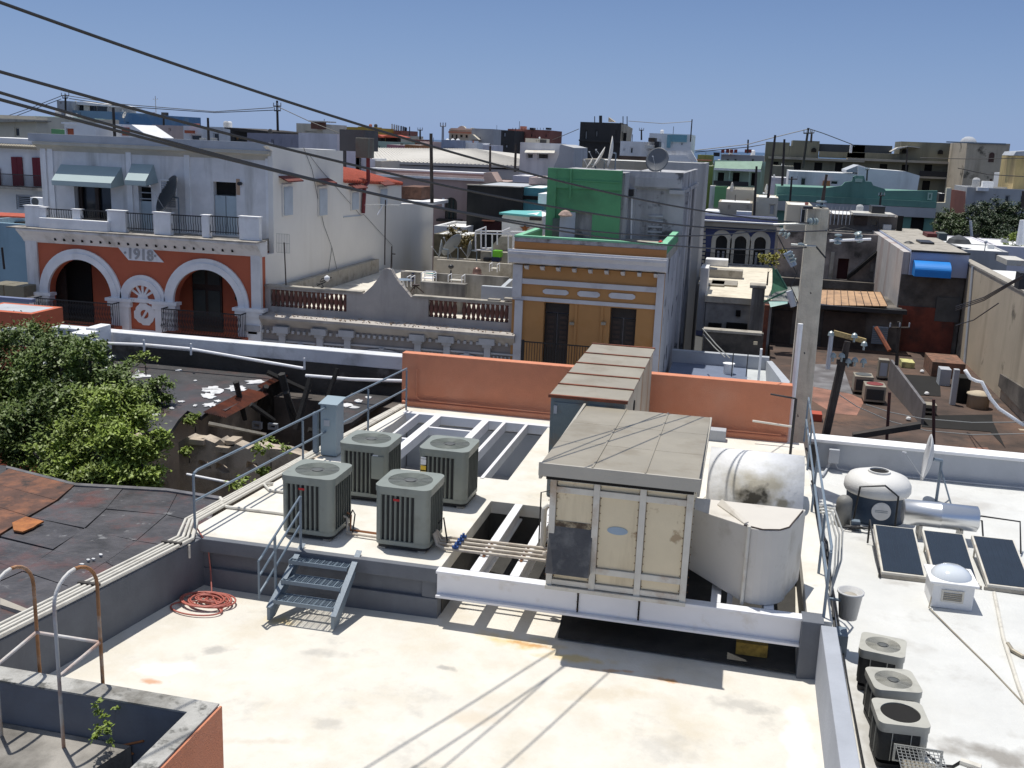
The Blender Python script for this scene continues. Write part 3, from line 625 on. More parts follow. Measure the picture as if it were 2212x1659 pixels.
stains(m_elb, [(c_.x, 18.45, .75, .34, 0, (.33, .29, .2), .8, 3), (c_.x-.02, 18.36, .42, .16, 0, (.035, .03, .02), 1, 5), (c_.x+.5, 18.32, .25, .1, 0, (.2, .17, .1), .8, 6)])
MB().prism([(-.34, y, z) for y, z in prof], (1.72, 0, 0)).obj('casing', m_elb, E_, smooth=True)
MB().cyl((1.28, 22.0, .85), (1.28, 22.0, 2.15), .03).cyl((1.28, 22, 2.15), (.75, 22, 2.2), .02).top('vent_pipe', m_iron, 'thin black pipe standing on the deck near the right railing', 'pipe')
MB().tube([(.45, 22.9, 1.35), (1.3, 22.9, 1.3)], .025).top('pipe', m_pvc, 'short white pipe lying across the right end of the salmon wall', 'pipe')

# container-like duct
K = thing('metal_container', 'long weathered metal container with rust-seamed roof crossing the salmon wall', 'container', (-2.55, 20.3, .86))
KX0, KX1, KY0, KY1, KZ = -3.22, -1.86, 17.84, 23.0, 2.78
m_kb = M('blue_grey_weathered_steel', (.15, .19, .20), rough=.6, var=.2, dirt=(.22, .14, .07), da=.4, ds=2)
m_ks = M('beige_weathered_steel', (.44, .40, .32), rough=.6, var=.12, dirt=(.26, .13, .05), da=.4, ds=1.6, streak=1)
MB().box(KX0, KX1-.02, KY0, KY1, .87, KZ-.03).obj('body', m_kb, K, .01)
MB().box(KX1-.02, KX1, KY0+.02, KY1-.02, .87, KZ-.03).obj('side_panel', m_ks, K)
MB().box(KX0+.06, -2.57, KY0-.02, KY0, 1.0, KZ-.12).obj('door', m_kb, K, .006); MB().box(-2.53, KX1-.06, KY0-.02, KY0, 1.0, KZ-.12).obj('door', m_kb, K, .006)
cuts = [KY0-.03, 18.75, 19.75, 20.8, 21.9, KY1+.02]
for k in range(5):
    MB().box(KX0-.03, KX1+.03, cuts[k]+.03, cuts[k+1]-.03, KZ-.03, KZ+.0).obj('roof_sheet', m_sheet, K, .004)
for k in range(6):
    MB().box(KX0-.035, KX1+.035, cuts[k]-.03, cuts[k]+.03, KZ-.035, KZ+.02).obj('rust_seam', m_rust, K)
for x in (KX0+.1, KX1-.1): MB().box(x-.03, x+.03, KY0-.05, KY0-.02, 2.45, 2.6).obj('hinge', m_lgrey, K)
pc = PX('g', 558, 370, KX1); MB().cyl((KX1, pc.y, pc.z), (KX1+.015, pc.y, pc.z), .12, n=20).obj('round_badge', m_void, K)

# ------------------------------------------------------------------ bulkhead at the lower left with its ladder
T = thing('stair_bulkhead', 'stained concrete bulkhead with salmon outer wall in the lower left corner', 'bulkhead', (-6.5, 7, 0))
m_cope = M('stained_coping', (.42, .41, .38), var=.25, vs=2.5, dirt=(.13, .12, .10), da=.52, ds=1.8, bump=.25, d2=((.05, .05, .042), .56, 5, .1, .8))
MB().prism([(-9.6, 8.26, 1.585), (-9.6, 8.53, 1.585), (-4.76, 8.50, 1.585), (-4.74, 5, 1.585), (-4.98, 5, 1.585), (-4.98, 8.27, 1.585)], (0, 0, .02)).obj('coping', m_cope, T)
MB().prism([(-9.6, 8.27, .2), (-9.6, 8.52, .2), (-4.77, 8.49, .2), (-4.75, 5, .2), (-4.97, 5, .2), (-4.97, 8.28, .2)], (0, 0, 1.385)).obj('inner_wall', m_grey, T)
MB().box(-4.755, -4.73, 5, 8.5, 0, 1.58).obj('salmon_wall_face', m_orange, T)
MB().prism([(-9.6, 5, 0), (-6.45, 5, 0), (-5.62, 8.26, 0), (-9.6, 8.26, 0)], (0, 0, 1.12)).obj('inner_roof', m_mould, T)
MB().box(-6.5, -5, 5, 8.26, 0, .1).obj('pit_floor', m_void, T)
MB().tube([PY('i', x, y, 8.272) for x, y in ((845, 1312), (690, 1345), (785, 1390))], .014, 4).obj('paint_mark', m_rustor, T)
L_ = thing('hoop_ladder', 'white and rust stained hooped ladder rails over the lower left bulkhead', 'ladder', (-7.3, 8.4, 1.6))
m_lr = M('rust_flaked_white_paint', (.58, .56, .53), rough=.6, var=.12, dirt=(.30, .10, .03), da=.48, ds=2.2, bump=.08)
m_ro = M('rusty_ladder_steel', (.36, .17, .07), rough=.8, var=.3, vs=5, dirt=(.55, .5, .44), da=.35, ds=3)
def hoop(xs, xoff):
    pA = PY('i', xs+0, 1100, 8.05); zt = PY('i', xs+90, 310, 8.3).z
    xo = PY('i', xs, 700, 8.05).x; xi = PY('i', xs+255, 700, 8.62).x
    r_ = .29; cy_ = 8.34; zc = zt-r_
    pts = [(xo, 8.05, 1.12)]+[(xo+(xi-xo)*(1-math.cos(math.radians(a)))/2, cy_-r_*math.cos(math.radians(a)), zc+r_*math.sin(math.radians(a))) for a in range(0, 91, 15)]
    MB().tube(pts, .019, 10).obj('rail', m_lr, L_, smooth=True)
    pts = [(xo+(xi-xo)*(1-math.cos(math.radians(a)))/2, cy_-r_*math.cos(math.radians(a)), zc+r_*math.sin(math.radians(a))) for a in range(90, 181, 15)]+[(xi, cy_+r_, 1.0)]
    MB().tube(pts, .019, 10).obj('rail', m_ro, L_, smooth=True)
    return xo, xi
ho = hoop(330, 0); hl = hoop(-40, 0)
zz = 2.02
MB().cyl((ho[0], 8.05, zz-.12), (ho[1], 8.62, zz-.02), .019).obj('brace', m_lr, L_); MB().cyl((hl[0], 8.05, zz-.12), (hl[1], 8.62, zz-.02), .019).obj('brace', m_lr, L_)
MB().cyl((hl[1], 8.62, zz-.02), (ho[1], 8.62, zz-.02), .018).obj('rung', m_lr, L_)

# ------------------------------------------------------------------ roof with the solar heater to the right
ZS = -.6
Q = thing('solar_roof_building', 'building at right with a lower white roof carrying the solar water heater', 'building', (7, 16, -10))
MB().box(1.74, 14.5, 4, 26.3, -10, ZS-.06).obj('body', m_conc, Q)
g_ = MB(); nx, ny = 26, 44
for j in range(ny+1):
    for i in range(nx+1):
        x, y = 1.75+12.7*i/nx, 4+22.3*j/ny
        g_.v.append((x, y, ZS+.012*math.sin(x*1.7+y)*math.sin(y*.9-x*.6)+.05*max(0, 1-(26.3-y)/.4)**2))
for j in range(ny):
    for i in range(nx): g_.f.append((j*(nx+1)+i, j*(nx+1)+i+1, (j+1)*(nx+1)+i+1, (j+1)*(nx+1)+i))
sr = g_.obj('roof', M('solar_roof_coating', (.58, .58, .56), rough=.75, var=.1, vs=.9, dirt=(.56, .55, .51), da=.30, ds=.45, bump=.2, bs=8, d2=((.33, .31, .28), .60, 1.1, .2, .6)), Q, smooth=True)
m_dirty = M('dirty_water_stain', (.30, .275, .24), rough=.8, var=.3, vs=3, dirt=(.55, .54, .5), da=.62, ds=2.2)
DG_ = (.20, .18, .155)
stains(MATS['solar_roof_coating'], [(3.8, 13.6, .9, .45, -.2, DG_, .8, 2.5), (4.6, 13.1, 1.1, .4, -.2, DG_, .7, 2.5), (3.9, 12.4, 1.0, .35, .1, DG_, .8, 3), (4.9, 14.2, .8, .3, 0, (.3, .28, .24), .5, 3), (3.0, 16.6, .6, .5, 0, (.34, .32, .29), .4, 3), (3.3, 21.6, .9, .5, 0, (.3, .28, .26), .5, 4), (5.3, 24.6, 1.6, .5, 0, (.36, .34, .31), .5, 2), (2.2, 13.5, .3, 3, 0, (.33, .31, .28), .6, 4), (3.3, 19.3, .4, .3, 0, (.35, .33, .3), .5, 5), (5.2, 16.6, .8, .6, 0, (.36, .34, .3), .45, 3)])
MB().box(1.74, 14.5, 26.25, 26.6, ZS-.5, ZS+.72).obj('rear_parapet', m_lgrey, Q, .015)
MB().box(1.72, 14.5, 26.15, 26.7, ZS+.72, ZS+.80).obj('coping', m_white2, Q, .01)
MB().box(1.80, 14.5, 26.13, 26.25, ZS, ZS+.05).obj('wall_base', m_lgrey, Q, .01)
bb = MB().box(2.0, 2.15, 26.0, 26.12, ZS+.1, ZS+.7); bb.obj('black_bracket', m_iron, Q)
MB().box(2.45, 2.7, 26.02, 26.13, ZS+.25, ZS+.6).obj('junction_box', m_lgrey, Q, .01)
MB().tube([(2.5, 26.1, ZS+.25), (2.45, 26.1, ZS+.08), (2.3, 25.5, ZS+.05)], .03).obj('pipe', m_lgrey, Q)
MB().tube([(2.62, 26.1, ZS+.25), (2.7, 26.1, ZS+.1), (3.2, 26.1, ZS+.06), (9, 26.1, ZS+.1)], .015).obj('pipe', m_lgrey, Q)
# cistern
c0 = (3.25, 22.95, ZS)
ck = thing('water_cistern', 'round dark blue water cistern with a white domed lid and open hatch', 'water tank', c0)
MB().lathe(c0, [(.62, 0), (.64, .05), (.62, .1), (.64, .3), (.62, .35), (.64, .62), (.64, .66)], 32).obj('tank_body', M('dark_blue_tank', (.035, .06, .10), rough=.5, var=.15), ck, smooth=True)
MB().lathe(c0, [(.68, .62), (.71, .68), (.70, .82), (.62, .95), (.40, 1.03), (.24, 1.05)], 32).obj('lid', M('white_tank_lid', (.66, .65, .62), rough=.5, var=.06), ck, smooth=True)
MB().lathe(c0, [(.24, 1.03), (.24, 1.09), (.205, 1.09), (.205, 1.06)], 24).obj('hatch_rim', M('white_tank_lid', (.6, .6, .6)), ck)
MB().lathe((c0[0], c0[1], c0[2]), [(.20, 1.062), (.001, 1.07)], 24).obj('hatch_opening', m_void, ck)
MB().cyl((3.3, 22.32, ZS+.36), (3.3, 22.29, ZS+.36), .20, n=24).obj('round_label', m_white2, ck)
for z in (.34, .375): MB().box(3.17, 3.43, 22.285, 22.289, ZS+z, ZS+z+.012).obj('label_text_line', m_rail, ck)
MB().lathe((2.52, 22.2, ZS), [(.17, 0), (.17, .52), (.15, .6), (.08, .66), (.001, .68)], 18).top('pressure_tank', M('dull_grey_tank', (.22, .215, .2), rough=.6, var=.15), 'small grey upright tank left of the blue cistern', 'tank', smooth=True)
MB().tube([(2.75, 22.3, ZS+.05), (2.8, 22.2, ZS+.9), (3.3, 22.2, ZS+.98), (3.6, 22.25, ZS+.75), (3.6, 22.2, ZS+.05)], .022).top('pipe', m_iron, 'dark pipe looping up in front of the blue cistern', 'pipe')
pts = [(2.6+.25*math.sin(k*1.1)+.03*k, 22.0-.18*abs(math.cos(k*.9)), ZS+.05+.06*abs(math.sin(k*.7))) for k in range(14)]
MB().tube(pts, .022).top('pump_hoses', m_iron, 'tangle of black hoses at the foot of the blue cistern', 'hose')
MB().box(2.68, 2.86, 21.95, 22.1, ZS, ZS+.2).top('pump', m_rail, 'small dark pump at the foot of the grey upright tank', 'pump', bev=.01)
# horizontal solar tank on panels
st = thing('solar_water_tank', 'shiny aluminium horizontal water tank behind the three solar panels', 'water tank', (4.43, 22.0, ZS))
MB().lathe((3.68, 22.0, ZS+.52), [(.22, 0), (.27, .02), (.27, .72), (.275, .73), (.275, .75), (.27, .76), (.27, 1.46), (.22, 1.49)], 28, (1, -.0, 0)).obj('shell', m_alu, st, smooth=True)
for x in (4.05, 4.85): MB().box(x-.03, x+.03, 21.8, 22.2, ZS, ZS+.3).obj('stand', m_trim, st)
MB().tube([(5.17, 22, ZS+.5), (5.25, 22, ZS+.5), (5.25, 21.5, ZS+.05)], .018).obj('pipe', m_iron, st)
MB().tube([(5.2, 22.0, ZS+.6), (5.95, 21.9, ZS+.6), (5.95, 21.5, ZS+.05)], .018).obj('pipe', m_iron, st)
m_sol = M('dark_blue_collector_glass', (.010, .018, .030), rough=.2, var=.25, vs=2.5, bump=0, coat=.5)
yb, yf, zb_, zf = 21.2, 19.45, ZS+.44, ZS+.12
for k, xx in enumerate((3.02, 3.96, 4.90)):
    sp = thing('solar_collector', ['left blue solar collector of three, beside the dark pipe stand', 'middle blue solar collector of three, directly behind the skylight', 'right blue solar collector of three, cut by the picture edge'][k], 'solar panel', (xx+.4, 20.4, ZS), 'solar collector panels')
    xw = .80; sh = .06
    def pp(x, y, dz=0): return (x, y, zf+(zb_-zf)*(y-yf)/(yb-yf)+dz)
    MB().prism([pp(xx, yf), pp(xx+xw, yf), pp(xx+xw+sh*0, yb), pp(xx, yb)], (0, 0, -.09)).obj('frame', m_trim, sp, .004)
    MB().prism([pp(xx+.035, yf+.035, .004), pp(xx+xw-.035, yf+.035, .004), pp(xx+xw-.035, yb-.035, .004), pp(xx+.035, yb-.035, .004)], (0, 0, .004)).obj('glazing', m_sol, sp)
    b = MB()
    for q_ in range(1, 8):
        x = xx+xw*q_/8; b.prism([pp(x-.004, yf+.04, .0085), pp(x+.004, yf+.04, .0085), pp(x+.004, yb-.04, .0085), pp(x-.004, yb-.04, .0085)], (0, 0, .002))
    b.obj('collector_ribs', M('collector_rib', (.018, .03, .045), rough=.3, bump=0), sp)
    for q_ in (.08, xw-.08): MB().cyl((xx+q_, yb-.1, ZS), (xx+q_, yb-.1, zb_-.09), .018).obj('leg', m_trim, sp)
    MB().prism([pp(xx-.05, yf-.01, -.05), pp(xx+xw+.05, yf-.01, -.05), pp(xx+xw+.05, yf+.02, -.05), pp(xx-.05, yf+.02, -.05)], (0, 0, -.06)).obj('front_rail', m_conc, sp)
MB().tube([(2.95, 21.2, ZS+.02), (2.95, 21.25, ZS+.5), (2.96, 20.3, ZS+.3), (2.98, 19.5, ZS+.16), (3.0, 19.4, ZS+.02)], .02).top('pipe', m_iron, 'dark pipe stand along the left side of the left solar panel', 'pipe')
# skylight
k_ = thing('skylight', 'square white skylight with a clear dome in front of the solar collectors', 'skylight', (4.08, 18.75, ZS))
MB().prism([(3.74, 18.36, ZS), (4.44, 18.36, ZS), (4.44, 19.06, ZS), (3.74, 19.06, ZS)], (0, 0, .46)).obj('curb', m_white2, k_, .02)
MB().box(3.68, 4.50, 18.30, 19.12, ZS+.46, ZS+.51).obj('rim', m_white2, k_, .015)
MB().lathe((4.09, 18.71, ZS+.5), [(.36, 0), (.35, .03), (.29, .11), (.18, .17), (.001, .19)], 26).obj('dome', M('milky_dome', (.62, .66, .70), rough=.12, var=.03, bump=0, coat=1), k_, smooth=True)
v_ = MB().plate(rect(3.90, 4.27, ZS+.14, ZS+.36), [rect(3.93, 4.24, ZS+.17, ZS+.33)], 18.335, 18.358).obj('vent_frame', m_trim, k_)
for z in (.18, .215, .25, .285): MB().box(3.935, 4.235, 18.34, 18.357, ZS+z, ZS+z+.018).obj('vent_slat', m_sheet, v_)
# dish on the roof
def dish(label, c, nrm, r, back=None, depth=.16, base=None, mat=None, col=None, group='satellite dishes'):
    t = thing('satellite_dish', label, 'satellite dish', base or (c[0], c[1], c[2]-r), group)
    mat = mat or M('pale_dish', (.52, .52, .52), rough=.5, var=.08)
    n = Vector(nrm).normalized(); cc = Vector(c)
    MB().lathe(cc, [(.001, -r*depth*1.6)] + [(r*q/6, -r*depth*1.6*(1-(q/6)**2)) for q in range(1, 7)] + [(r*1.0, .012)] + [(r*q/6, -r*depth*1.6*(1-(q/6)**2)+.014) for q in range(5, 0, -1)], 26, n).obj('reflector', mat, t, smooth=True)
    e = Vector(t.location)
    bk = cc - n*(r*depth*1.7)
    MB().cyl(e, (e.x, e.y, bk.z-.05), .035).cyl((e.x, e.y, bk.z-.05), bk, .04).obj('mast', m_rail, t)
    tip = cc + n*r*.85
    b = MB(); b.cyl(cc+Vector((0, 0, -r*.95)), tip, .012, n=5).cyl(tip-n*.03, tip+n*.06, .035, n=8); b.obj('feed_arm', m_lgrey, t)
    return t
dd = dish('white satellite dish seen edge-on beside the solar roof parapet', (4.46, 24.5, ZS+1.05), (-1, .10, .10), .56, base=(4.82, 24.6, ZS))
MB().cyl((4.82, 24.6, ZS+.8), (5.1, 24.2, ZS), .02).cyl((4.82, 24.6, ZS+.8), (5.15, 24.8, ZS), .02).obj('strut', m_rail, dd)
# condensers on the right roof
m_tan = M('putty_cabinet', (.42, .41, .36), rough=.45, var=.08, dirt=(.3, .29, .25), da=.3, ds=4, bump=.01)
c1 = condenser('condenser', 'x', 'air conditioner', .66, .315, m_tan, 2, .03, 'putty coloured condensers on the solar roof', top_dark=False)
for ch in list(c1.children):
    if ch.name.startswith(('corner_post', 'base_pan')) and ch.name != [q.name for q in c1.children if q.name.startswith('corner_post')][-1]: bpy.data.objects.remove(ch)
for ch in c1.children:
    if ch.name.startswith('coil'): ch.scale = (1.09, 1.09, 1)
labs = ['farthest putty coloured condenser in the row beside the right parapet', 'middle putty coloured condenser in the row, with a tiny blue badge on its front', 'nearest round-top condenser without its guard, its black fan open']
gx = [G('h', 545, 1240, ZS), G('h', 585, 1432, ZS), G('h', 610, 1590, ZS)]
pos = [(2.50, 15.12), (2.52, 14.05), (2.50, 13.15)]
for k in (1, 2):
    cc = clone(c1, (pos[k][0], pos[k][1], ZS+.02), labs[k], math.radians((8, 4)[k-1]))
    if k == 1: MB().box(.12, .2, -.318, -.3105, .40, .44).obj('badge', M('small_blue_badge', (.05, .2, .5), bump=0), None).parent = cc
    if k == 2:
        for ch in list(cc.children):
            if ch.name.startswith(('guard', 'hub_cap')): bpy.data.objects.remove(ch)
            elif ch.name.startswith('fan_well'):
                ch.data = ch.data.copy(); ch.data.materials.clear(); ch.data.materials.append(m_void)
            elif ch.name.startswith('fan'):
                ch.data = ch.data.copy(); ch.data.materials.clear(); ch.data.materials.append(m_galv); ch.location.z += .03
c1.location = (pos[0][0], pos[0][1], ZS+.02); c1['label'] = labs[0]; c1.rotation_euler = (0, 0, math.radians(-10))
gl = thing('fan_guard', 'loose wire fan guard box leaning by the nearest condenser at the bottom edge', 'fan guard', (2.7, 12.45, ZS))
b = MB()
for k in range(12): b.box(2.42+k*.05, 2.427+k*.05, 12.15, 12.75, ZS+.42, ZS+.43)
for k in range(9): b.box(2.42, 2.98, 12.15+k*.07, 12.157+k*.07, ZS+.43, ZS+.437)
b.obj('wire_grid', m_galv, gl)
MB().plate(rect(2.40, 3.0, ZS+.2, ZS+.44), [rect(2.43, 2.97, ZS+.22, ZS+.41)], 12.13, 12.15).plate(rect(2.40, 3.0, ZS+.2, ZS+.44), [rect(2.43, 2.97, ZS+.22, ZS+.41)], 12.75, 12.77).obj('rim', m_galv, gl)
MB().box(2.5, 2.9, 12.25, 12.65, ZS+.02, ZS+.3).obj('motor_box', m_sheet, gl)
MB().tube([(2.83, 13.1, ZS+.2), (3.0, 13.0, ZS+.12), (3.1, 13.05, ZS+.06), (3.2, 13.0, ZS+.1), (3.3, 12.95, ZS+.24)], .022).top('cable', m_iron, 'black cable running from the nearest condenser to the white vent pipe', 'cable')
MB().tube([(2.85, 12.9, ZS+.1), (3.05, 12.75, ZS+.04), (3.25, 12.6, ZS+.04), (3.38, 12.55, ZS+.03)], .02).top('cable', m_iron, 'black cable lying on the white roof below the vent pipe', 'cable')
vp = thing('vent_pipe', 'short white plumbing vent with a tee cap on the solar roof', 'vent', (3.36, 12.8, ZS))
MB().cyl((3.36, 12.8, ZS), (3.36, 12.8, ZS+.26), .045).obj('stem', m_pvc, vp); MB().cyl((3.24, 12.85, ZS+.28), (3.47, 12.76, ZS+.28), .05).obj('tee', m_pvc, vp)
MB().tube([(5.0, 19.3, ZS+.03), (4.75, 17.4, ZS+.03), (4.6, 15.6, ZS+.03), (4.55, 13.5, ZS+.03), (4.4, 11.2, ZS+.03)], .035).top('pvc_pipe', m_pvc, 'long cream pipe snaking over the right white roof from the solar panels', 'pipe')
MB().tube([(3.75, 18.4, ZS+.2), (3.7, 18.25, ZS+.03), (3.95, 17.4, ZS+.02), (4.3, 16.2, ZS+.02), (4.7, 14.6, ZS+.02), (5.0, 13.8, ZS+.02)], .012).top('cable', m_sheet, 'thin grey cable curving over the white roof from the skylight', 'cable')
MB().tube([(4.75, 17.1, ZS+.06), (4.78, 16.9, ZS+.04), (4.9, 16.75, ZS+.03), (5.1, 16.72, ZS+.03)], .035).top('pipe', m_sheet, 'bent piece of grey pipe lying on the right white roof', 'pipe')
pts0 = [(1.92, y, ZS+.05) for y in (6, 9, 12, 15, 18, 21)]
for k in range(3):
    MB().tube([(x+k*.07+.015*math.sin(y+k), y, z+.12*(k == 1)) for x, y, z in pts0], .02 if k else .03).top('conduit', [m_iron, m_pvc, m_iron][k], ['thick black conduit', 'cream conduit', 'thin black cable'][k] + ' running along the foot of the right parapet on the solar roof', 'conduit', 'conduits by the right parapet')
for k, (y, z) in enumerate(((22.5, 0), (20, .1), (17, .0))):
    MB().tube([(1.75, y+1.6, .5), (1.8, y+.8, .6-z), (1.84, y, .3), (1.86, y-1.0, .0), (1.9, y-1.6, ZS+.3)], .025).top('cable', m_iron, ['farthest', 'middle', 'nearest'][k] + ' black cable hanging down the outside of the right deck edge', 'cable', 'cables down the deck edge')
bk = thing('bucket', 'white bucket of rubbish hanging outside the right railing', 'bucket', (2.1, 16.1, .05))
MB().lathe((2.08, 16.1, .0), [(.14, 0), (.19, .42), (.21, .43), (.21, .46), (.18, .46), (.17, .36)], 20).obj('pail', M('old_white_bucket', (.5, .5, .5), rough=.5, var=.1), bk, smooth=True)
MB().lathe((2.08, 16.1, .0), [(.165, .34), (.1, .4), (.001, .41)], 9).obj('rubbish', m_conc, bk)
MB().box(1.70, 1.95, 16.0, 16.05, .3, .33).obj('bracket', m_rail, bk)
b = MB()
for k in range(3):
    a0 = k*.16
    b.tube([(1.62, 17.6+a0, 1.2), (1.75+a0*.3, 17.3+a0, 1.28), (1.86+a0*.4, 17.0+a0, 1.0), (1.86+a0*.4, 16.7+a0, .6), (1.8, 16.4, .2)], .017)
b.top('hose_bundle', M('pale_grey_hose', (.4, .4, .38), rough=.5), 'bundle of pale hoses looped over the right railing above the bucket', 'hoses')
MB().box(1.93, 2.1, 15.9, 16.25, ZS, ZS+.36).top('electrical_box', m_rail, 'small dark box at the foot of the right parapet beyond the condensers', 'box')

# ------------------------------------------------------------------ concrete utility pole with its gear
U = thing('concrete_utility_pole', 'thick square concrete utility pole behind the right end of the salmon wall', 'utility pole', (1.55, 24.6, -10))
a_ = .235; u1, u2 = PY('v', 1769, 445, 24.6), PY('v', 1731, 841, 24.6); ut = u1.x; ub = ut+(u2.x-ut)*(u1.z+10)/(u1.z-u2.z)
MB().add([(ut-a_, 24.6, 6.0), (ut+a_, 24.6, 6.0), (ut+a_, 25.0, 6.0), (ut-a_, 25.0, 6.0), (ub-.33, 24.5, -10), (ub+.33, 24.5, -10), (ub+.33, 25.2, -10), (ub-.33, 25.2, -10)],
         [(0, 1, 2, 3), (0, 4, 5, 1), (1, 5, 6, 2), (2, 6, 7, 3), (3, 7, 4, 0), (4, 5, 6, 7)]).obj('shaft', M('pole_concrete', (.54, .49, .39), var=.2, vs=3, dirt=(.17, .13, .09), da=.36, ds=2.4, streak=1, bump=.2), U, .02)
m_gins = M('glass_insulator', (.26, .31, .31), rough=.15, var=.1, bump=0)
def insul(p, ax, n=3, r=.09, par=U):
    pr = []
    for k in range(n): pr += [(.03, k*.09), (r, k*.09+.02), (r*.9, k*.09+.05), (.03, k*.09+.06)]
    return MB().lathe(p, pr, 14, ax).obj('insulator', m_gins, par)
MB().box(1.15, 1.36, 24.4, 24.6, 5.98, 6.03).obj('bracket', m_iron, U)
insul((1.55, 24.75, 6.02), (0, 0, 1), 2, .12)
MB().cyl((1.55, 24.75, 6.0), (1.6, 24.75, 6.75), .03).obj('top_pin', m_wood, U)
for f_, x, y, ax in (('n', 1520, 1230, (-1, -.9, 0)), ('n', 1080, 1340, (1, .2, -.6)), ('d', 705, 585, (.4, .3, -1)), ('d', 350, 690, (.6, .2, -1)), ('d', 600, 650, (0, 0, 1))):
    p = PY(f_, x, y, 24.5); insul(p, ax, 3, .085)
pa, pb = PY('n', 1000, 1265, 24.4), PY('n', 1440, 1255, 24.4); MB().cyl(pa, pb, .025).obj('dead_end_arm', m_galv, U)
pa, pb = PY('d', 360, 650, 24.4), PY('d', 490, 660, 24.4); MB().cyl(pa, pb, .03).obj('arm', m_galv, U); insul(PY('d', 412, 655, 24.4), (0, 0, 1), 1, .08)
pa, pb = PY('d', 560, 630, 24.5), PY('d', 775, 622, 24.5); MB().cyl(pa, pb, .03).obj('arm', m_beam, U)
pa, pb = PY('d', 490, 660, 24.4), PY('d', 540, 720, 24.4); MB().cyl(pa, pb, .02).obj('brace', m_iron, U)
pa, pb = PY('d', 340, 690, 24.7), PY('d', 375, 760, 24.7); MB().cyl(pa, pb, .1, .08).obj('fuse_cutout', M('blue_grey_fuse', (.22, .28, .36), rough=.4), U)
pa, pb = PY('d', 350, 890, 24.7), PY('d', 375, 970, 24.7); MB().cyl(pa, pb, .08).obj('fuse_cutout', m_lgrey, U)
pts = [PY('d', x, y, 24.7) for x, y in ((290, 600), (340, 700), (390, 800), (360, 870), (400, 960))]; MB().tube(pts, .012).obj('jumper_wire', m_iron, U)
pts = [PY('d', x, y, 24.7) for x, y in ((735, 590), (640, 560), (560, 580), (540, 560))]; MB().tube(pts, .012).obj('jumper_wire', m_iron, U)
for z in (.9, 2.4, 3.8): MB().cyl((1.5, 24.44, z+.3), (1.5, 24.3, z+.3), .015).obj('step_bolt', m_iron, U)

# overhead cables: sagging from beyond the left edge to the pole and on to the right
def cable(label, pts, r, sag, n=26, group='overhead cables', mat=None):
    pts = [Vector(p) for p in pts]; out_ = []
    for k in range(len(pts)-1):
        for t in range(n):
            u = t/n; p = pts[k].lerp(pts[k+1], u); p.z -= sag*4*u*(1-u)*(pts[k+1]-pts[k]).length; out_.append(p)
    out_.append(pts[-1])
    return MB().tube(out_, r, 6).top('overhead_cable', mat or m_iron, label, 'cable', group)
def wirep(pix, Ys): return [PY(f, x, y, Y) for (f, x, y), Y in zip(pix, Ys)]
def span(label, left, Yl, right, Yr, mids, r):
    """cable hanging in one vertical plane between two fixed ends, sag fitted to the sight lines"""
    a, b = PY(*left, Yl), PY(*right, Yr); d = Vector((b.x-a.x, b.y-a.y)); zs = []
    for m in mids:
        q = ray(*m); u = (a.x*q.y-a.y*q.x)/(d.y*q.x-d.x*q.y)      # where the sight line meets the plane
        Yq = a.y+d.y*u; zs.append((u, CAM_H+q.z*Yq/q.y))
    num = sum((z-(a.z+(b.z-a.z)*u))*(-4*u*(1-u)) for u, z in zs); den = sum((4*u*(1-u))**2 for u, z in zs)
    sag = num/den
    pts = []
    for t in range(-22, 61):
        u = t/60; pts.append((a.x+d.x*u, a.y+d.y*u, a.z+(b.z-a.z)*u-sag*4*u*(1-u)))
    return MB().tube(pts, r, 6).top('overhead_cable', m_iron, label, 'cable', 'overhead cables')
span('highest black overhead cable, crossing the sky from the upper left corner to the concrete pole', ('v', 0, 5), 8.6, ('n', 1440, 1250), 24.4, (('v', 300, 103), ('v', 640, 218), ('v', 1060, 355), ('c', 1757, 715)), .0165)
span('second black overhead cable from the top', ('v', 0, 155), 8.0, ('n', 1640, 1340), 24.6, (('v', 300, 213), ('v', 560, 280), ('c', 130, 605), ('c', 900, 715), ('n', 1080, 1300)), .0155)
span('third black overhead cable from the top, close above the lowest', ('v', 0, 200), 7.3, ('c', 1650, 745), 24.2, (('v', 240, 262), ('v', 560, 352), ('c', 0, 690), ('c', 450, 745), ('c', 1000, 780)), .0135)
span('lowest black overhead cable, passing before the green wall', ('v', 0, 215), 6.8, ('d', 440, 665), 24.4, (('v', 240, 281), ('v', 560, 375), ('c', 230, 735), ('c', 740, 800), ('c', 1200, 850)), .0135)
# lines to the right of the pole
m_pw = M('pale_wire', (.3, .3, .28), rough=.4, bump=0)
for k, (pix, Ys, lb) in enumerate((((('s', 650, 740), ('s', 900, 820), ('s', 1200, 880), ('s', 1700, 920), ('s', 2212, 915)), (30, 30, 30, 30, 30), 'upper of two pale wires sagging over the brown court'),
        ((('s', 380, 640), ('s', 560, 760), ('s', 900, 910), ('s', 1250, 1000), ('s', 1700, 1040), ('s', 2212, 1030)), (29.5,)*6, 'lower of two pale wires sagging over the brown court'))):
    cable(lb, wirep(pix, Ys), .014, .0, 5, 'pale wires over the court', m_pw)
MB().tube([PY('s', x, y, 27.6) for x, y in ((1630, 400), (1680, 480), (1740, 510), (1795, 520), (1830, 590), (1880, 680), (1960, 780), (2080, 860), (2212, 950))], .045).top('white_hose', M('white_hose', (.75, .75, .75), rough=.4, bump=0, var=.03), 'thick white hose hanging in a wavy line at the right edge', 'hose', smooth=True)
tp = MB().tube([PY('s', 250, 1060, 28), PY('s', 420, 300, 28)], .11); tp_t = thing('leaning_wooden_pole', 'leaning black wooden utility pole with a yellowed crossarm over the brown court', 'utility pole', (2.6, 28, -4))
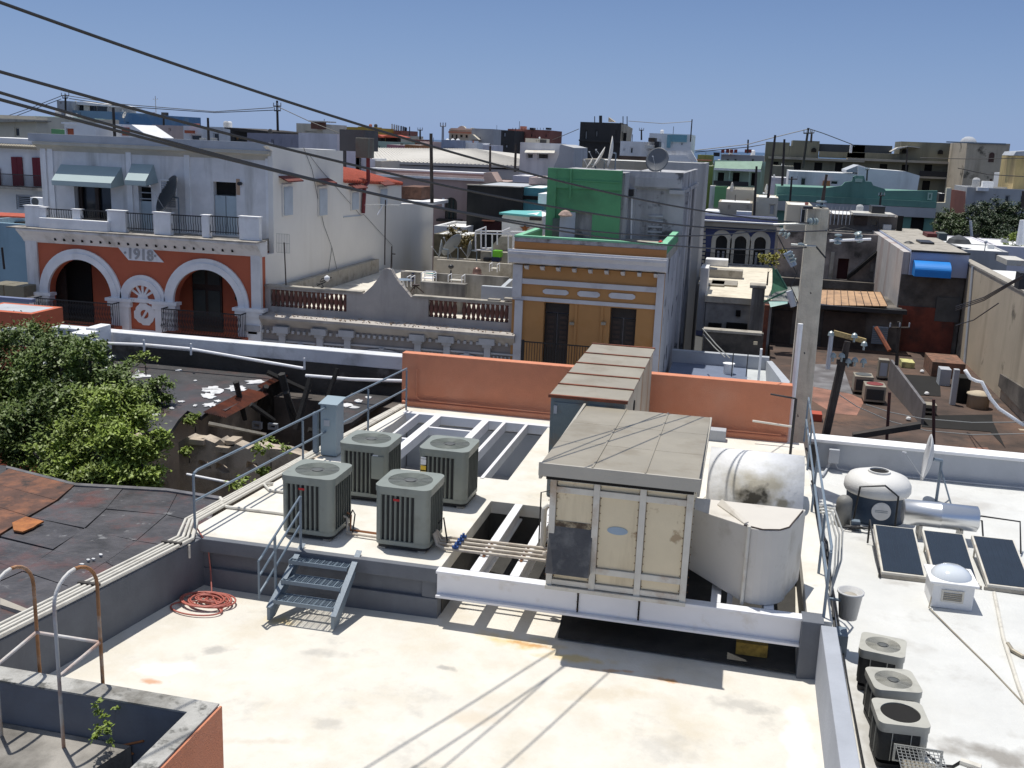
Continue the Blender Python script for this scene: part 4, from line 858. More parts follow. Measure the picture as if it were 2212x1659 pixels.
tp.cyl(PY('s', 250, 1060, 28), PY('s', 210, 1250, 28), .12).obj('shaft', m_pole, tp_t); 
MB().cyl(PY('s', 430, 300, 28), PY('s', 470, 120, 28), .10, .08).obj('shaft_top', m_pole, tp_t)
pa, pb = PY('s', 335, 60, 27.9), PY('s', 650, 145, 27.9); MB().prism([pa, pb, pb+Vector((0, 0, .13)), pa+Vector((0, 0, .13))], (0, .11, 0)).obj('crossarm', M('yellowed_timber', (.38, .28, .12), var=.3, vs=6, dirt=(.12, .08, .05), da=.4, ds=5), tp_t)
pa, pb = PY('s', 360, 340, 27.9), PY('s', 520, 370, 27.9); MB().prism([pa, pb, pb+Vector((0, 0, .12)), pa+Vector((0, 0, .12))], (0, .1, 0)).obj('crossarm', m_pole, tp_t)
for x, y in ((310, 30), (540, 50), (635, 130), (415, 245), (545, 290), (480, 300), (330, 245), (630, 300)):
    p = PY('s', x, y, 27.9); MB().lathe(p-Vector((0, 0, .1)), [(.03, -.1), (.03, 0), (.09, .02), (.07, .1), (.02, .14)], 10).obj('insulator', m_gins, tp_t)
pa = PY('s', 310, 60, 27.9); MB().cyl(pa-Vector((0, 0, .9)), pa, .06).obj('fuse_cutout', m_lgrey, tp_t)

# ------------------------------------------------------------------ burnt-out building and dark roofs to the left
def flat(f, pts, z): return [G(f, x, y, z) for x, y in pts]
F_ = thing('ruined_building', 'burnt-out building behind the trees with a collapsed tar roof and scorched walls', 'building', (-13, 24, -10))
MB().box(-19.6, -8.0, 26.0, 26.45, 1.06, 1.43).obj('street_parapet', M('silvered_white_parapet', (.62, .63, .65), var=.12, dirt=(.3, .3, .3), da=.3, ds=1.2), F_, .02)
MB().box(-19.5, -8.0, 25.98, 26.4, -10, 1.055).obj('street_wall', M('scorched_wall', (.05, .045, .04), var=.5, dirt=(.3, .29, .27), da=.2, ds=.9), F_)
pts = flat('e', [(430, 300), (700, 240), (1200, 300), (1900, 372), (1860, 400), (1790, 440), (1720, 500), (1660, 540), (1490, 640), (1400, 620), (1330, 680), (1240, 640), (1180, 700), (1120, 790), (1080, 830), (1040, 790), (960, 770), (900, 690), (820, 650), (640, 520), (430, 480)], .62)
MB().prism(pts, (0, 0, -.10)).obj('tar_roof', m_tar, F_)
rng = random.Random(5)
for x, y, rx, ry in ((1410, 500, 75, 28), (1560, 495, 75, 22), (1370, 540, 60, 20), (1385, 600, 50, 16), (900, 410, 90, 16), (1690, 450, 70, 16), (1290, 605, 15, 8), (1025, 665, 30, 10), (1135, 622, 18, 8), (1075, 437, 22, 6), (1705, 375, 14, 6), (860, 330, 10, 3), (1180, 372, 26, 6), (1290, 440, 12, 5), (1200, 578, 30, 6), (1440, 575, 25, 8)):
    n = 18; z = .645; ring = []
    for k in range(n):
        a = 2*math.pi*k/n; r_ = rng.uniform(.55, 1.15); ring.append((x+rx*r_*math.cos(a), y+ry*r_*math.sin(a)))
    MB().prism(flat('e', ring, z), (0, 0, -.02)).obj('coating_flake', m_peel, F_)
# rusty corrugated strip at the broken edge
A_, B_, D_ = G('e', 1340, 655, .66), G('e', 1640, 500, .70), G('e', 1490, 690, .52)
v1, v2 = B_-A_, D_-A_
b = MB(); N_ = 12
for k in range(N_):
    u0, u1, u2 = k/N_, (k+.5)/N_, (k+1)/N_
    for ua, ub, za, zb2 in ((u0, u1, 0, .035), (u1, u2, .035, 0)):
        p0, p1 = A_+v2*ua, A_+v2*ub
        b.add([p0+Vector((0, 0, za)), p1+Vector((0, 0, zb2)), p1+v1+Vector((0, 0, zb2)), p0+v1+Vector((0, 0, za))], [(0, 1, 2, 3)])
b.obj('corrugated_sheet', m_rust, F_)
A_, B_, D_ = G('e', 1700, 480, .66), G('e', 1900, 380, .68), G('e', 1730, 500, .6)
v1, v2 = B_-A_, D_-A_
b = MB()
for k in range(6):
    for ua, ub, za, zb2 in ((k/6, (k+.5)/6, 0, .03), ((k+.5)/6, (k+1)/6, .03, 0)):
        p0, p1 = A_+v2*ua, A_+v2*ub
        b.add([p0+Vector((0, 0, za)), p1+Vector((0, 0, zb2)), p1+v1+Vector((0, 0, zb2)), p0+v1+Vector((0, 0, za))], [(0, 1, 2, 3)])
b.obj('corrugated_sheet', m_rust, F_)
# inner walls of the ruin
m_ruin = M('burnt_plaster', (.50, .42, .33), var=.3, vs=1.4, dirt=(.05, .042, .035), da=.42, ds=.9, bump=.25)
m_char = M('charred_timber', (.022, .02, .018), rough=.85, var=.4, vs=6)
Yw = 20.6
top_ = [PY('e', x, y, Yw) for x, y in ((1180, 850), (1240, 815), (1300, 838), (1340, 822), (1420, 855), (1455, 830), (1500, 870), (1560, 862), (1640, 895), (1700, 860), (1760, 888), (1880, 900), (2000, 940))]
o_ = [(top_[0].x, -5.5)]+[(p.x, p.z) for p in top_]+[(-8.15, top_[-1].z-.1), (-8.15, -5.5)]
hs = []
for x0, y0, x1, y1 in ((1310, 970, 1400, 1020), (1425, 990, 1520, 1045), (1625, 980, 1725, 1040)):
    X0, X1, Z0, Z1 = R('e', x0, y0, x1, y1, Yw); hs.append([(X0, Z0+.05), (X0+.03, Z1), (X1-.1, Z1-.03), (X1, Z0), ((X0+X1)/2, Z0-.04)])
MB().plate(o_, hs, Yw, Yw+.35).obj('inner_wall', m_ruin, F_)
MB().box(-18, -8.15, 19.4, 19.6, -10, -1.2).box(-13.2, -13.0, 20, 26, -8, .4).obj('inner_wall', m_ruin, F_)
MB().prism([(xsl(14.4)-.32, 14.4, -10), (xsl(14.4)-.03, 14.4, -10), (xsl(26)-.03, 26, -10), (xsl(26)-.32, 26, -10)], (0, 0, 10.6)).obj('party_wall', m_ruin, F_)
MB().box(-12.2, -8.3, 25.2, 25.9, -8, .2).obj('rear_inner_wall', M('sooty_plaster', (.12, .10, .085), var=.5, dirt=(.015, .013, .012), da=.6, ds=.6), F_)
for f_, a, b_, Y, r in (('e', (1380, 725), (1760, 800), 21.2, .06), ('f', (250, 470), (330, 180), 22.5, .09), ('f', (170, 160), (240, 430), 23, .10), ('f', (380, 430), (480, 130), 23.5, .08), ('e', (1560, 450), (1620, 700), 23, .08), ('e', (1760, 480), (1700, 640), 24, .08), ('f', (0, 330), (130, 420), 22.5, .07), ('f', (90, 150), (330, 260), 25, .08), ('e', (1890, 520), (1960, 700), 23, .08), ('f', (320, 470), (480, 500), 21.8, .07)):
    p, q = PY(f_, a[0], a[1], Y), PY(f_, b_[0], b_[1], Y+.4)
    MB().cyl(p, q, r, r*.8, 5).obj('roof_beam', m_char if r != .06 else M('grey_timber', (.30, .27, .22), var=.3, vs=5), F_)
for x0, y0, x1, y1 in ((1670, 715, 1730, 760), (1775, 725, 1835, 765)):
    X0, X1, Z0, Z1 = R('e', x0, y0, x1, y1, 24.6); MB().plate(rect(X0, X1, Z0, Z1), [rect(X0+.05, X1-.05, Z0+.05, Z1-.05)], 24.55, 24.65).obj('window_frame', m_lgrey, F_)
pts = flat('f', [(490, 335), (560, 265), (640, 218), (760, 195), (845, 200), (845, 255), (700, 330), (560, 430), (500, 450)], .35)
MB().prism(pts, (0, 0, -.1)).obj('tar_roof', m_tar, F_)
for x, y, rx, ry in ((720, 240, 62, 22), (600, 310, 26, 10), (535, 335, 36, 14), (655, 290, 20, 8), (430, 150, 40, 12), (575, 345, 40, 8)):
    ring = [(x+rx*rng.uniform(.6, 1.15)*math.cos(2*math.pi*k/16), y+ry*rng.uniform(.6, 1.15)*math.sin(2*math.pi*k/16)) for k in range(16)]
    MB().prism(flat('f', ring, .375), (0, 0, -.02)).obj('coating_flake', m_peel, F_)
pts = flat('f', [(320, 140), (480, 160), (640, 190), (830, 205), (830, 130), (500, 105), (320, 100)], .75)
MB().prism(pts, (0, 0, -.1)).obj('charred_eave', m_char, F_)
for f_, pl, Y in (('e', ((590, 192), (950, 205), (1250, 232), (2005, 362)), 25.5), ('f', ((305, 170), (560, 190), (845, 200)), 24.9)):
    pt = [PY(f_, x, y, Y) for x, y in pl]; MB().tube(pt, .045).obj('white_pipe', m_beam, F_)
for x, y in ((955, 200), (1265, 225), (2015, 320)):
    p = PY('e', x, y, 25.4); MB().box(p.x-.02, p.x+.02, 25.35, 25.4, p.z-.2, p.z+.12).obj('pipe_bracket', m_white2, F_)
for x, y in ((630, 95), (745, 115)):
    pass
s1 = R('p', 910, 1310, 1020, 1470, 25.2); MB().box(s1[0], s1[1], 25.2, 25.9, s1[2]-.3, s1[3]).obj('white_pier', m_white2, F_, .02)
s1 = R('p', 740, 1370, 920, 1490, 24.6); MB().box(s1[0], s1[1], 24.6, 25.15, s1[2], s1[3]).obj('white_pier', m_white2, F_, .02)
for f_, x, y, Y, sz in (('e', 1530, 822, 20.7, .12), ('e', 1310, 815, 20.6, .18), ('e', 1480, 865, 20.55, .16)):
    p = PY(f_, x, y, Y); MB().box(p.x-sz, p.x+sz, Y-.1, Y+.3, p.z-.16, p.z-.04).obj('broken_masonry', M('pale_broken_plaster', (.40, .33, .25), var=.3, vs=4), F_)
p, q = PY('e', 1235, 1062, 19), PY('e', 1520, 1118, 19); MB().cyl(p, q, .03).top('white_pipe', m_beam, 'white pipe sticking out of the ruin behind the left railing', 'pipe')

# black and rusty roof beside the lower roof
Z2 = .30
Rf = thing('dark_roof', 'low black tarred roof with rusty patches left of the grey parapet', 'roof', (-14, 13, -10))
MB().box(-26, -9.4, 6, 17.0, -10, Z2-.12).obj('walls', m_mould2, Rf)
m_tar2 = M('grey_black_roll_roofing', (.062, .058, .062), rough=.5, var=.6, vs=1.8, dirt=(.13, .042, .032), da=.40, ds=1.3, bump=.8, bs=7, d2=((.2, .2, .2), .62, 4, .07, .8))
m_rtar = M('rust_brown_roofing', (.09, .04, .025), rough=.75, var=.5, vs=2.5, dirt=(.26, .10, .045), da=.50, ds=2.2, bump=.8, bs=8, d2=((.02, .015, .012), .55, 2.5, .08, .9))
sheets = [(((500, 1130), (820, 1150), (700, 1290), (380, 1240)), 0), (((820, 1150), (1180, 1172), (1100, 1330), (700, 1290)), 0), (((1180, 1172), (1450, 1215), (1380, 1400), (1100, 1330)), 0),
          (((380, 1240), (700, 1290), (560, 1420), (200, 1340)), 0), (((700, 1290), (1100, 1330), (900, 1500), (560, 1420)), 0), (((1100, 1330), (1380, 1400), (1280, 1560), (900, 1500)), 0),
          (((200, 1340), (560, 1420), (350, 1560), (0, 1470)), 0), (((560, 1420), (900, 1500), (700, 1640), (350, 1560)), 0), (((900, 1500), (1280, 1560), (1000, 1800), (700, 1640)), 0),
          (((0, 1480), (350, 1560), (150, 1700), (-200, 1580)), 0), (((350, 1560), (700, 1640), (450, 1800), (150, 1700)), 0), (((150, 1700), (450, 1800), (150, 2100), (-300, 1900)), 0), (((450, 1800), (700, 1640), (1000, 1800), (500, 2200), (150, 2100)), 0),
          (((-200, 1580), (150, 1700), (-300, 1900), (-500, 1700)), 0),
          (((60, 1020), (500, 1128), (375, 1236), (-80, 1110)), 1), (((-80, 1110), (375, 1236), (190, 1336), (-250, 1200)), 1), (((-250, 1200), (190, 1336), (-10, 1466), (-500, 1300)), 1)]
for pl, kd in sheets:
    P3 = flat('e', pl, Z2+(.0 if not kd else .02)); c_ = sum(P3, Vector())/len(P3)
    P3 = [c_+(p-c_)*.988 + Vector((0, 0, rng.uniform(-.012, .012))) for p in P3]
    P3 = [Vector((min(p.x, xin(p.y)-.36), p.y, p.z)) for p in P3]; MB().prism(P3, (0, 0, -.05)).obj('roofing_sheet', m_rtar if kd else m_tar2, Rf)
P3 = flat('e', ((-600, 900), (60, 1010), (500, 1120), (820, 1140), (1180, 1165), (1480, 1215), (1000, 1900), (-1500, 2400)), Z2-.06)
P3 = [Vector((min(p.x, xin(p.y)-.36), p.y, p.z)) for p in P3]; MB().prism(P3, (0, 0, -.05)).obj('roof_deck', m_tar, Rf)
P3 = flat('e', ((40, 1003), (500, 1118), (1100, 1152), (1450, 1205), (1440, 1222), (1100, 1168), (500, 1134), (40, 1018)), Z2+.03)
MB().prism(P3, (0, 0, -.12)).obj('flashing', M('grey_flashing', (.13, .125, .13), rough=.5, var=.5, vs=3), Rf)
P3 = flat('e', ((80, 1380), (170, 1340), (290, 1370), (250, 1390), (220, 1410), (150, 1440), (90, 1430)), Z2+.06)
MB().prism(P3, (0, 0, -.03)).obj('rust_patch', m_rustor, Rf)
P3 = flat('i', ((0, 470), (160, 535), (160, 560), (0, 510)), Z2+.05)
MB().prism(P3, (0, 0, -.06)).obj('broken_eave', m_conc, Rf)
for x, y in ((550, 240), (520, 245), (480, 270), (590, 215)):
    ring = [(x+16*rng.uniform(.5, 1.1)*math.cos(k), y+6*rng.uniform(.5, 1.1)*math.sin(k)) for k in range(6)]
    MB().prism(flat('i', ring, Z2+.04), (0, 0, -.02)).obj('coating_flake', m_peel, Rf)

# ------------------------------------------------------------------ vegetation
def leafmat(name, col, var=.5):
    m = M(name, col, rough=.55, var=var, vs=3.0, bump=0, dirt=tuple(c*.45 for c in col), da=.5, ds=1.1)
    bs_ = m.node_tree.nodes['Principled BSDF']; bs_.inputs['Subsurface Weight'].default_value = 0
    return m
def tree(name, label, cat, base, lobes, n, size, mat, limbs, tmat=None, group=None, rr=None, zfloor=None):
    rr = rr or random.Random(len(lobes)*17+n)
    t = thing(name, label, cat, base, group)
    mb = MB(); tw = sum(l[3]**2 for l in lobes)
    for (cx, cy, cz, r, fl) in lobes:
        m_ = int(n*r*r/tw)
        # sub-clumps on the lobe surface
        cl = []
        for k in range(max(6, int(26*r))):
            u, v = rr.uniform(-1, 1), rr.uniform(0, 2*math.pi); s_ = math.sqrt(1-u*u); rad = r*rr.uniform(.55, 1.0)
            cl.append((cx+rad*s_*math.cos(v), cy+rad*s_*math.sin(v), cz+rad*u*fl, r*rr.uniform(.10, .34)))
        for k in range(m_):
            c = rr.choice(cl); g = [rr.gauss(0, 1) for _ in range(3)]; l = math.sqrt(sum(q*q for q in g)) or 1; ra = c[3]*abs(rr.gauss(0, .75)) if rr.random() < .86 else r*.45*rr.random()
            p = Vector((c[0]+g[0]/l*ra*1.25, c[1]+g[1]/l*ra*1.25, c[2]+g[2]/l*ra*.8))
            nn = Vector((rr.gauss(0, .7), rr.gauss(0, .7), 1)).normalized(); a = nn.cross(Vector((rr.uniform(-1, 1), rr.uniform(-1, 1), .1))).normalized(); b2 = nn.cross(a)
            s_ = size*rr.uniform(.6, 1.3)
            i0 = len(mb.v); mb.v += [tuple(p-a*s_), tuple(p-b2*s_*.42+a*s_*.1), tuple(p+a*s_), tuple(p+b2*s_*.42+a*s_*.1)]; mb.f.append((i0, i0+1, i0+2, i0+3))
    tr_ = MB(); bz = Vector(base)
    hub = Vector((base[0], base[1], base[2]+(limbs[0] if limbs else .5)))
    tr_.cyl(bz, hub, limbs[1], limbs[1]*.75, 8)
    to = tr_.obj('trunk', tmat or m_pole, t)
    for (cx, cy, cz, r, fl) in lobes:
        mid = hub.lerp(Vector((cx, cy, cz)), .5)+Vector((rr.uniform(-.2, .2)*r, rr.uniform(-.2, .2)*r, .1*r))
        MB().tube([hub-Vector((0, 0, .1)), mid, (cx, cy, cz), (cx+rr.uniform(-.3, .3)*r, cy, cz+.3*r*fl)], limbs[1]*.13, 5).obj('limb', tmat or m_pole, t)
    mb.obj('crown', mat, t)
    return t
m_lf1 = leafmat('dark_leaves', (.115, .17, .028)); m_lf2 = leafmat('bright_leaves', (.24, .32, .045))
def lob(f, x, y, Y, r, fl=.8): p = PY(f, x, y, Y); return (p.x, p.y, p.z, r, fl)
L1 = [lob('v', 50, 770, 22.5, 1.1), lob('v', 130, 790, 22, 1.0), lob('v', 195, 775, 21.5, .55), lob('v', 230, 850, 21.5, 1.0), lob('v', 60, 870, 21.5, 1.2), lob('v', 150, 890, 21, 1.0), lob('v', 320, 860, 21.5, .6), lob('v', 20, 950, 20.5, 1.0), lob('v', 100, 830, 23, 1.1), lob('v', 270, 900, 21, .7), lob('v', 0, 820, 22, 1.2),
      lob('v', 245, 800, 21.8, .5), lob('v', 30, 985, 20, .7), lob('v', 85, 730, 22.8, .35), lob('v', 205, 745, 22.3, .3), lob('v', 345, 840, 21.8, .4), lob('v', 90, 920, 20.5, .9)]
tree('dark_tree', 'large dark green tree filling the courtyard at the left edge', 'tree', (-15.5, 21.5, -9), L1, 120000, .058, m_lf1, (6.5, .3))
L2 = [lob('v', 240, 900, 19, .75), lob('v', 175, 960, 18.8, .75), lob('v', 280, 950, 18.6, .7), lob('v', 230, 1000, 18.2, .7), lob('v', 110, 1000, 18.6, .55), lob('v', 310, 1010, 18.2, .45), lob('v', 330, 945, 18.5, .35), lob('v', 165, 1020, 18.2, .5), lob('v', 270, 1035, 18, .45), lob('v', 265, 865, 19.2, .35), lob('v', 80, 985, 18.8, .3), lob('v', 210, 1055, 18.3, .55), lob('v', 120, 1045, 18.6, .5), lob('v', 310, 1055, 18.4, .4)]
tree('light_tree', 'brighter yellow-green tree in front of the dark tree beside the ruin', 'tree', (-12.8, 18.6, -9), L2, 90000, .052, m_lf2, (7.2, .2))
m_flow = M('white_blossom', (.75, .75, .72), bump=0)
b = MB(); r9 = random.Random(3)
for k in range(80):
    l = r9.choice(L1[:11]); u, v = r9.uniform(-.2, 1), r9.uniform(0, 6.28); s_ = math.sqrt(max(0, 1-u*u))*l[3]
    p = Vector((l[0]+s_*math.cos(v)*1.02, l[1]+s_*math.sin(v)*1.02, l[2]+u*l[3]*l[4]*1.05))
    for q in range(2): b.add([p+Vector((r9.uniform(-.06, .06), r9.uniform(-.06, .06), r9.uniform(-.03, .05))) for _ in range(4)], [(0, 1, 2, 3)])
bo = b.obj('tree_blossom', m_flow); tag(bo, 'scattered white blossoms over the dark tree at left', 'blossom', kind='stuff')
for f_, x, y, Y, r, lb in (('e', 1290, 700, 21.4, .28, 'tuft of grass growing on the broken roof edge of the ruin'), ('e', 1790, 880, 20.2, .42, 'bright green shrub growing on the ruin wall behind the left railing'), ('e', 1610, 1120, 19, .32, 'low green shrub in the ruin below the pipe'), ('e', 1760, 1040, 20.2, .2, 'small weed on the ruin wall under the railing'), ('e', 1250, 910, 20.4, .2, 'small weed on the dark inner wall of the ruin'), ('e', 960, 290, 24, .35, 'leafy twig reaching over the tar roof right of the dark tree')):
    c = lob(f_, x, y, Y, r); tree('shrub', lb, 'shrub', (c[0], c[1], c[2]-r*1.4), [c], 260, .06, m_lf2, (r*.8, .015))
c1_, c2_ = lob('i', 585, 1100, 8.15, .085), lob('i', 620, 1260, 8.0, .15)
tree('potted_weed', 'leafy weed growing up inside the lower left bulkhead', 'plant', (c2_[0], 8.1, .9), [c1_, c2_, lob('i', 680, 1120, 8.2, .04), lob('i', 600, 1180, 8.1, .07), lob('i', 560, 1250, 8.0, .07)], 420, .026, m_lf2, (.2, .008))

# ------------------------------------------------------------------ white house with the salmon-red arcade across the street
YS = 45.0
m_coral = M('brick_red_stucco', (.46, .115, .055), rough=.85, var=.06, dirt=(.38, .09, .04), da=.25)
m_porch = M('pale_grey_stucco', (.44, .44, .45), dirt=(.3, .3, .29), da=.3)  # plain pale grey stucco, shared by trim, floors and blinds
HX0, HX1 = -35.0, -22.35
H_ = thing('arcade_house', 'white house with red arched loggia dated 1918 and a roof terrace', 'building', ((HX0+HX1)/2, 48, -10))
zc0, zc1 = PY('p', 800, 420, YS).z, PY('p', 800, 265, YS).z-.05      # under and top of the cornice
def pr(f, *a): return R(f, *a, YS)
aL = R('p', 510, 540, 1195, 925, YS); aR = R('a', 1080, 1145, 1500, 1425, YS); aC = R('p', 1370, 820, 1655, 970, YS)
zsp = -1.05
lh = arch(aL[0]+.02, aL[1]-.05, -4.6, zsp, 24); rh = arch(aR[0]+.02, aR[1]-.1, -4.6, zsp, 24)
cxc = (aC[0]+aC[1])/2; rc = (aC[1]-aC[0])/2
MB().plate(rect(HX0+.05, HX1-.003, -10, zc0+.1), [lh, rh], YS, YS+.45).obj('arcade_wall', m_coral, H_)
def ring(x0, x1, zs, w, ya, yb, nm='archivolt', mat=m_white2):
    r = (x1-x0)/2; c = (x0+x1)/2
    o = [(c-(r+w)*math.cos(t*math.pi/24), zs+(r+w)*math.sin(t*math.pi/24)) for t in range(25)]
    i = [(c+r*math.cos(t*math.pi/24), zs+r*math.sin(t*math.pi/24)) for t in range(25)]
    return MB().prism([(a, ya, b) for a, b in o+i], (0, yb-ya, 0)).obj(nm, mat, H_)
for hh in (lh, rh):
    x0, x1 = hh[0][0], hh[-1][0]; ring(x0, x1, zsp, .52, YS-.10, YS-.001); ring(x0+.0, x1-.0, zsp, .30, YS-.16, YS-.101)
ring(cxc-rc, cxc+rc, zsp+.0, .50, YS-.10, YS-.001); ring(cxc-rc, cxc+rc, zsp, .28, YS-.16, YS-.101)
# centre fan: spokes and hub, and the red panel with cartouche below
b = MB()
for a in (35, 62, 90, 118, 145):
    c, s = math.cos(math.radians(a)), math.sin(math.radians(a)); b.prism([(cxc+c*.15-s*.05, YS-.05, zsp+.1+s*.15+c*.05), (cxc+c*.15+s*.05, YS-.05, zsp+.1+s*.15-c*.05), (cxc+c*rc*.98+s*.06, YS-.05, zsp+.1+s*rc*.9-c*.06), (cxc+c*rc*.98-s*.06, YS-.05, zsp+.1+s*rc*.9+c*.06)], (0, .045, 0))
b.obj('fan_spokes', m_white2, H_)
MB().prism([(cxc+.28*math.cos(t*math.pi/10), YS-.06, zsp+.08+.24*math.sin(t*math.pi/10)) for t in range(11)], (0, .055, 0)).obj('fan_hub', m_white2, H_)
MB().box(cxc-rc-.02, cxc+rc+.02, YS-.12, YS-.002, zsp-.12, zsp+.08).obj('impost_band', m_white2, H_)
cp = R('p', 1425, 1050, 1645, 1280, YS); ccx, ccz = (cp[0]+cp[1])/2, (cp[2]+cp[3])/2; hw_, hh_ = (cp[1]-cp[0])/2, (cp[3]-cp[2])/2
oc = []
for k in range(32):
    a = 2*math.pi*k/32; m_ = 1.0 if int((k+1)/4) % 2 == 0 else .84; rr_ = min(1/abs(math.cos(a)) if abs(math.cos(a)) > .01 else 9, 1/abs(math.sin(a)) if abs(math.sin(a)) > .01 else 9)
    rr_ = min(rr_, 1.16)*m_; oc.append((ccx+hw_*rr_*math.cos(a), ccz+hh_*rr_*math.sin(a)))
hole = [(ccx+hw_*.40*math.cos(t*math.pi/12), ccz+hh_*.40*math.sin(t*math.pi/12)) for t in range(24)]
MB().plate(oc, [hole], YS-.06, YS-.003).obj('cartouche', m_white2, H_)
MB().prism([(ccx-.2, YS-.05, ccz-.22), (ccx-.1, YS-.05, ccz-.26), (ccx+.2, YS-.05, ccz+.2), (ccx+.1, YS-.05, ccz+.25)], (0, .045, 0)).obj('cartouche_bar', m_white2, H_)
MB().box(cxc-rc-.1, cxc+rc+.1, YS-.06, YS-.003, ccz-hh_-.45, ccz-hh_-.25).obj('band', m_white2, H_)
# imposts and piers
for x0, x1, zt in ((HX0-.05, lh[0][0]+.12, zsp), (lh[-1][0]-.15, cxc-rc+.12, zsp), (cxc+rc-.12, rh[0][0]+.15, zsp), (rh[-1][0]-.12, HX1+.12, zsp)):
    MB().box(x0-.12, x1+.12, YS-.32, YS+.2, zt-.12, zt+.03).obj('impost', m_white2, H_)
    MB().box(x0-.02, x1+.02, YS-.26, YS+.18, zt-.38, zt-.12).obj('impost', m_white2, H_)
    MB().box(x0+.1, x1-.1, YS-.2, YS+.15, -10, zt-.38).obj('pier', m_white2, H_)
MB().box(HX0-.02, HX0+.62, YS-.1, YS+.1, zsp+.03, zc0+.05).obj('corner_pilaster', m_white, H_)
MB().box(HX1-.48, HX1+.02, YS-.1, YS+.1, zsp+.03, zc0+.05).obj('corner_pilaster', m_white, H_)
# loggia behind: back wall, doors
MB().plate(rect(HX0+.1, HX1-.1, -10, zc0), [], YS+1.8, YS+2.0).obj('loggia_back_wall', m_coral, H_)
MB().box(HX0, HX0+.3, YS+.45, YS+2, -10, zc0).obj('loggia_side', m_coral, H_); MB().box(HX1-.5, HX1-.26, YS+.46, YS+1.79, -10, zc0-.05).obj('loggia_side', m_coral, H_)
for f_, x0, y0, x1, y1 in (('p', 700, 560, 980, 1200), ('a', 1205, 1180, 1385, 1500)):
    X0, X1, Z0, Z1 = R(f_, x0, y0, x1, y1, YS+1.8)
    dr = MB().box(X0, X1, YS+1.7, YS+1.8, Z0-.6, Z1).obj('door', m_wood if f_ == 'a' else m_void, H_)
    if f_ == 'a':
        for c in range(2):
            for z in (0, 1): MB().box(X0+.08+c*(X1-X0)/2, X0-.08+(c+1)*(X1-X0)/2, YS+1.66, YS+1.7, Z0+.2+z*1.6, Z0+1.5+z*1.3).obj('door_leaf', M('dark_green_grey_door', (.06, .07, .065), var=.2), dr)
X0, X1, Z0, Z1 = R('p', 580, 690, 1050, 1200, YS+1.2); MB().box(X0, X0+(X1-X0)*.3, YS+1.1, YS+1.15, Z0-.5, Z1).obj('shutter_leaf', m_wood, H_)
for x, y in ((1103, 1330), (1478, 1355)):
    p = PY('a', x, y, YS+1.6); MB().lathe((p.x, p.y, p.z-.25), [(.05, 0), (.14, .12), (.11, .4), (.04, .5)], 8).obj('wall_lantern', m_iron, H_)
def balcony(par, x0, x1, yb, yf, z0, z1, nb, belly=.12, slab=True, smat=None):
    t = MB(); t.box(x0, x1, yf-.03, yf+.02, z1-.05, z1).box(x0, x0+.04, yf, yb, z1-.05, z1).box(x1-.04, x1, yf, yb, z1-.05, z1).box(x0, x1, yf-.02, yf+.02, z0, z0+.05)
    t.obj('balcony_rail', m_iron, par)
    b = MB()
    for k in range(nb):
        x = x0+(x1-x0)*(k+.5)/nb; h = z1-z0
        b.tube([(x, yf, z1), (x, yf-.01, z0+h*.6), (x, yf-belly, z0+h*.28), (x, yf, z0)], .014, 4)
        if belly > .05:
            b.tube([(x-.05, yf, z0+h*.85), (x, yf-.03, z0+h*.7), (x+.05, yf-.05, z0+h*.55), (x, yf-.1, z0+h*.4), (x-.05, yf-belly, z0+h*.28)], .012, 4)
    ns = max(3, int((yb-yf)/.14))
    for xx in (x0, x1):
        for k in range(ns): b.cyl((xx, yf+(yb-yf)*k/ns, z0), (xx, yf+(yb-yf)*k/ns, z1), .014, n=4)
    o = b.obj('balusters', m_iron, par); o['kind'] = 'stuff'
    if slab: MB().box(x0-.05, x1+.05, yf-.06, yb, z0-.16, z0).obj('balcony_floor', smat or m_porch, par)
bl1 = R('p', 385, 1040, 1210, 1270, YS-.7); balcony(H_, bl1[0], bl1[1], YS, YS-.8, bl1[2], bl1[3]+.1, 50, smat=m_coral)
bl2 = R('a', 1015, 1460, 1505, 1600, YS-.7); balcony(H_, bl2[0], bl2[1], YS, YS-.8, bl2[2], bl2[3]+.1, 50, smat=m_coral)
# date panel
dp = [PY('a', x, y, YS-.05) for x, y in ((730, 1045), (945, 1062), (1018, 1145), (800, 1130))]
MB().prism([(p.x, YS-.06, p.z) for p in dp], (0, .057, 0)).obj('date_panel', m_white2, H_)
def text(body, size, loc, rot, mat, par, name='lettering', ext_=.01, shear=0, align='CENTER'):
    cu = bpy.data.curves.new(name, 'FONT'); cu.body = body; cu.size = size; cu.extrude = ext_; cu.align_x = align; cu.align_y = 'CENTER'; cu.shear = shear
    cu.offset = size*.02
    to = bpy.data.objects.new(name+'_outline', cu); C.objects.link(to); bpy.context.view_layer.update()
    me = bpy.data.meshes.new_from_object(to.evaluated_get(bpy.context.evaluated_depsgraph_get())); bpy.data.objects.remove(to)
    me.materials.clear(); me.materials.append(mat)
    o = bpy.data.objects.new(name, me); C.objects.link(o); o.parent = par; o.location = Vector(loc)-wloc(par); o.rotation_euler = rot; return o
pc = sum(dp, Vector())/4
text('·1918·', .72, (pc.x, YS-.068, pc.z-.02), (math.pi/2, math.radians(2), 0), M('date_relief_grey', (.36, .36, .36), bump=0), H_, 'date_numerals', .03)
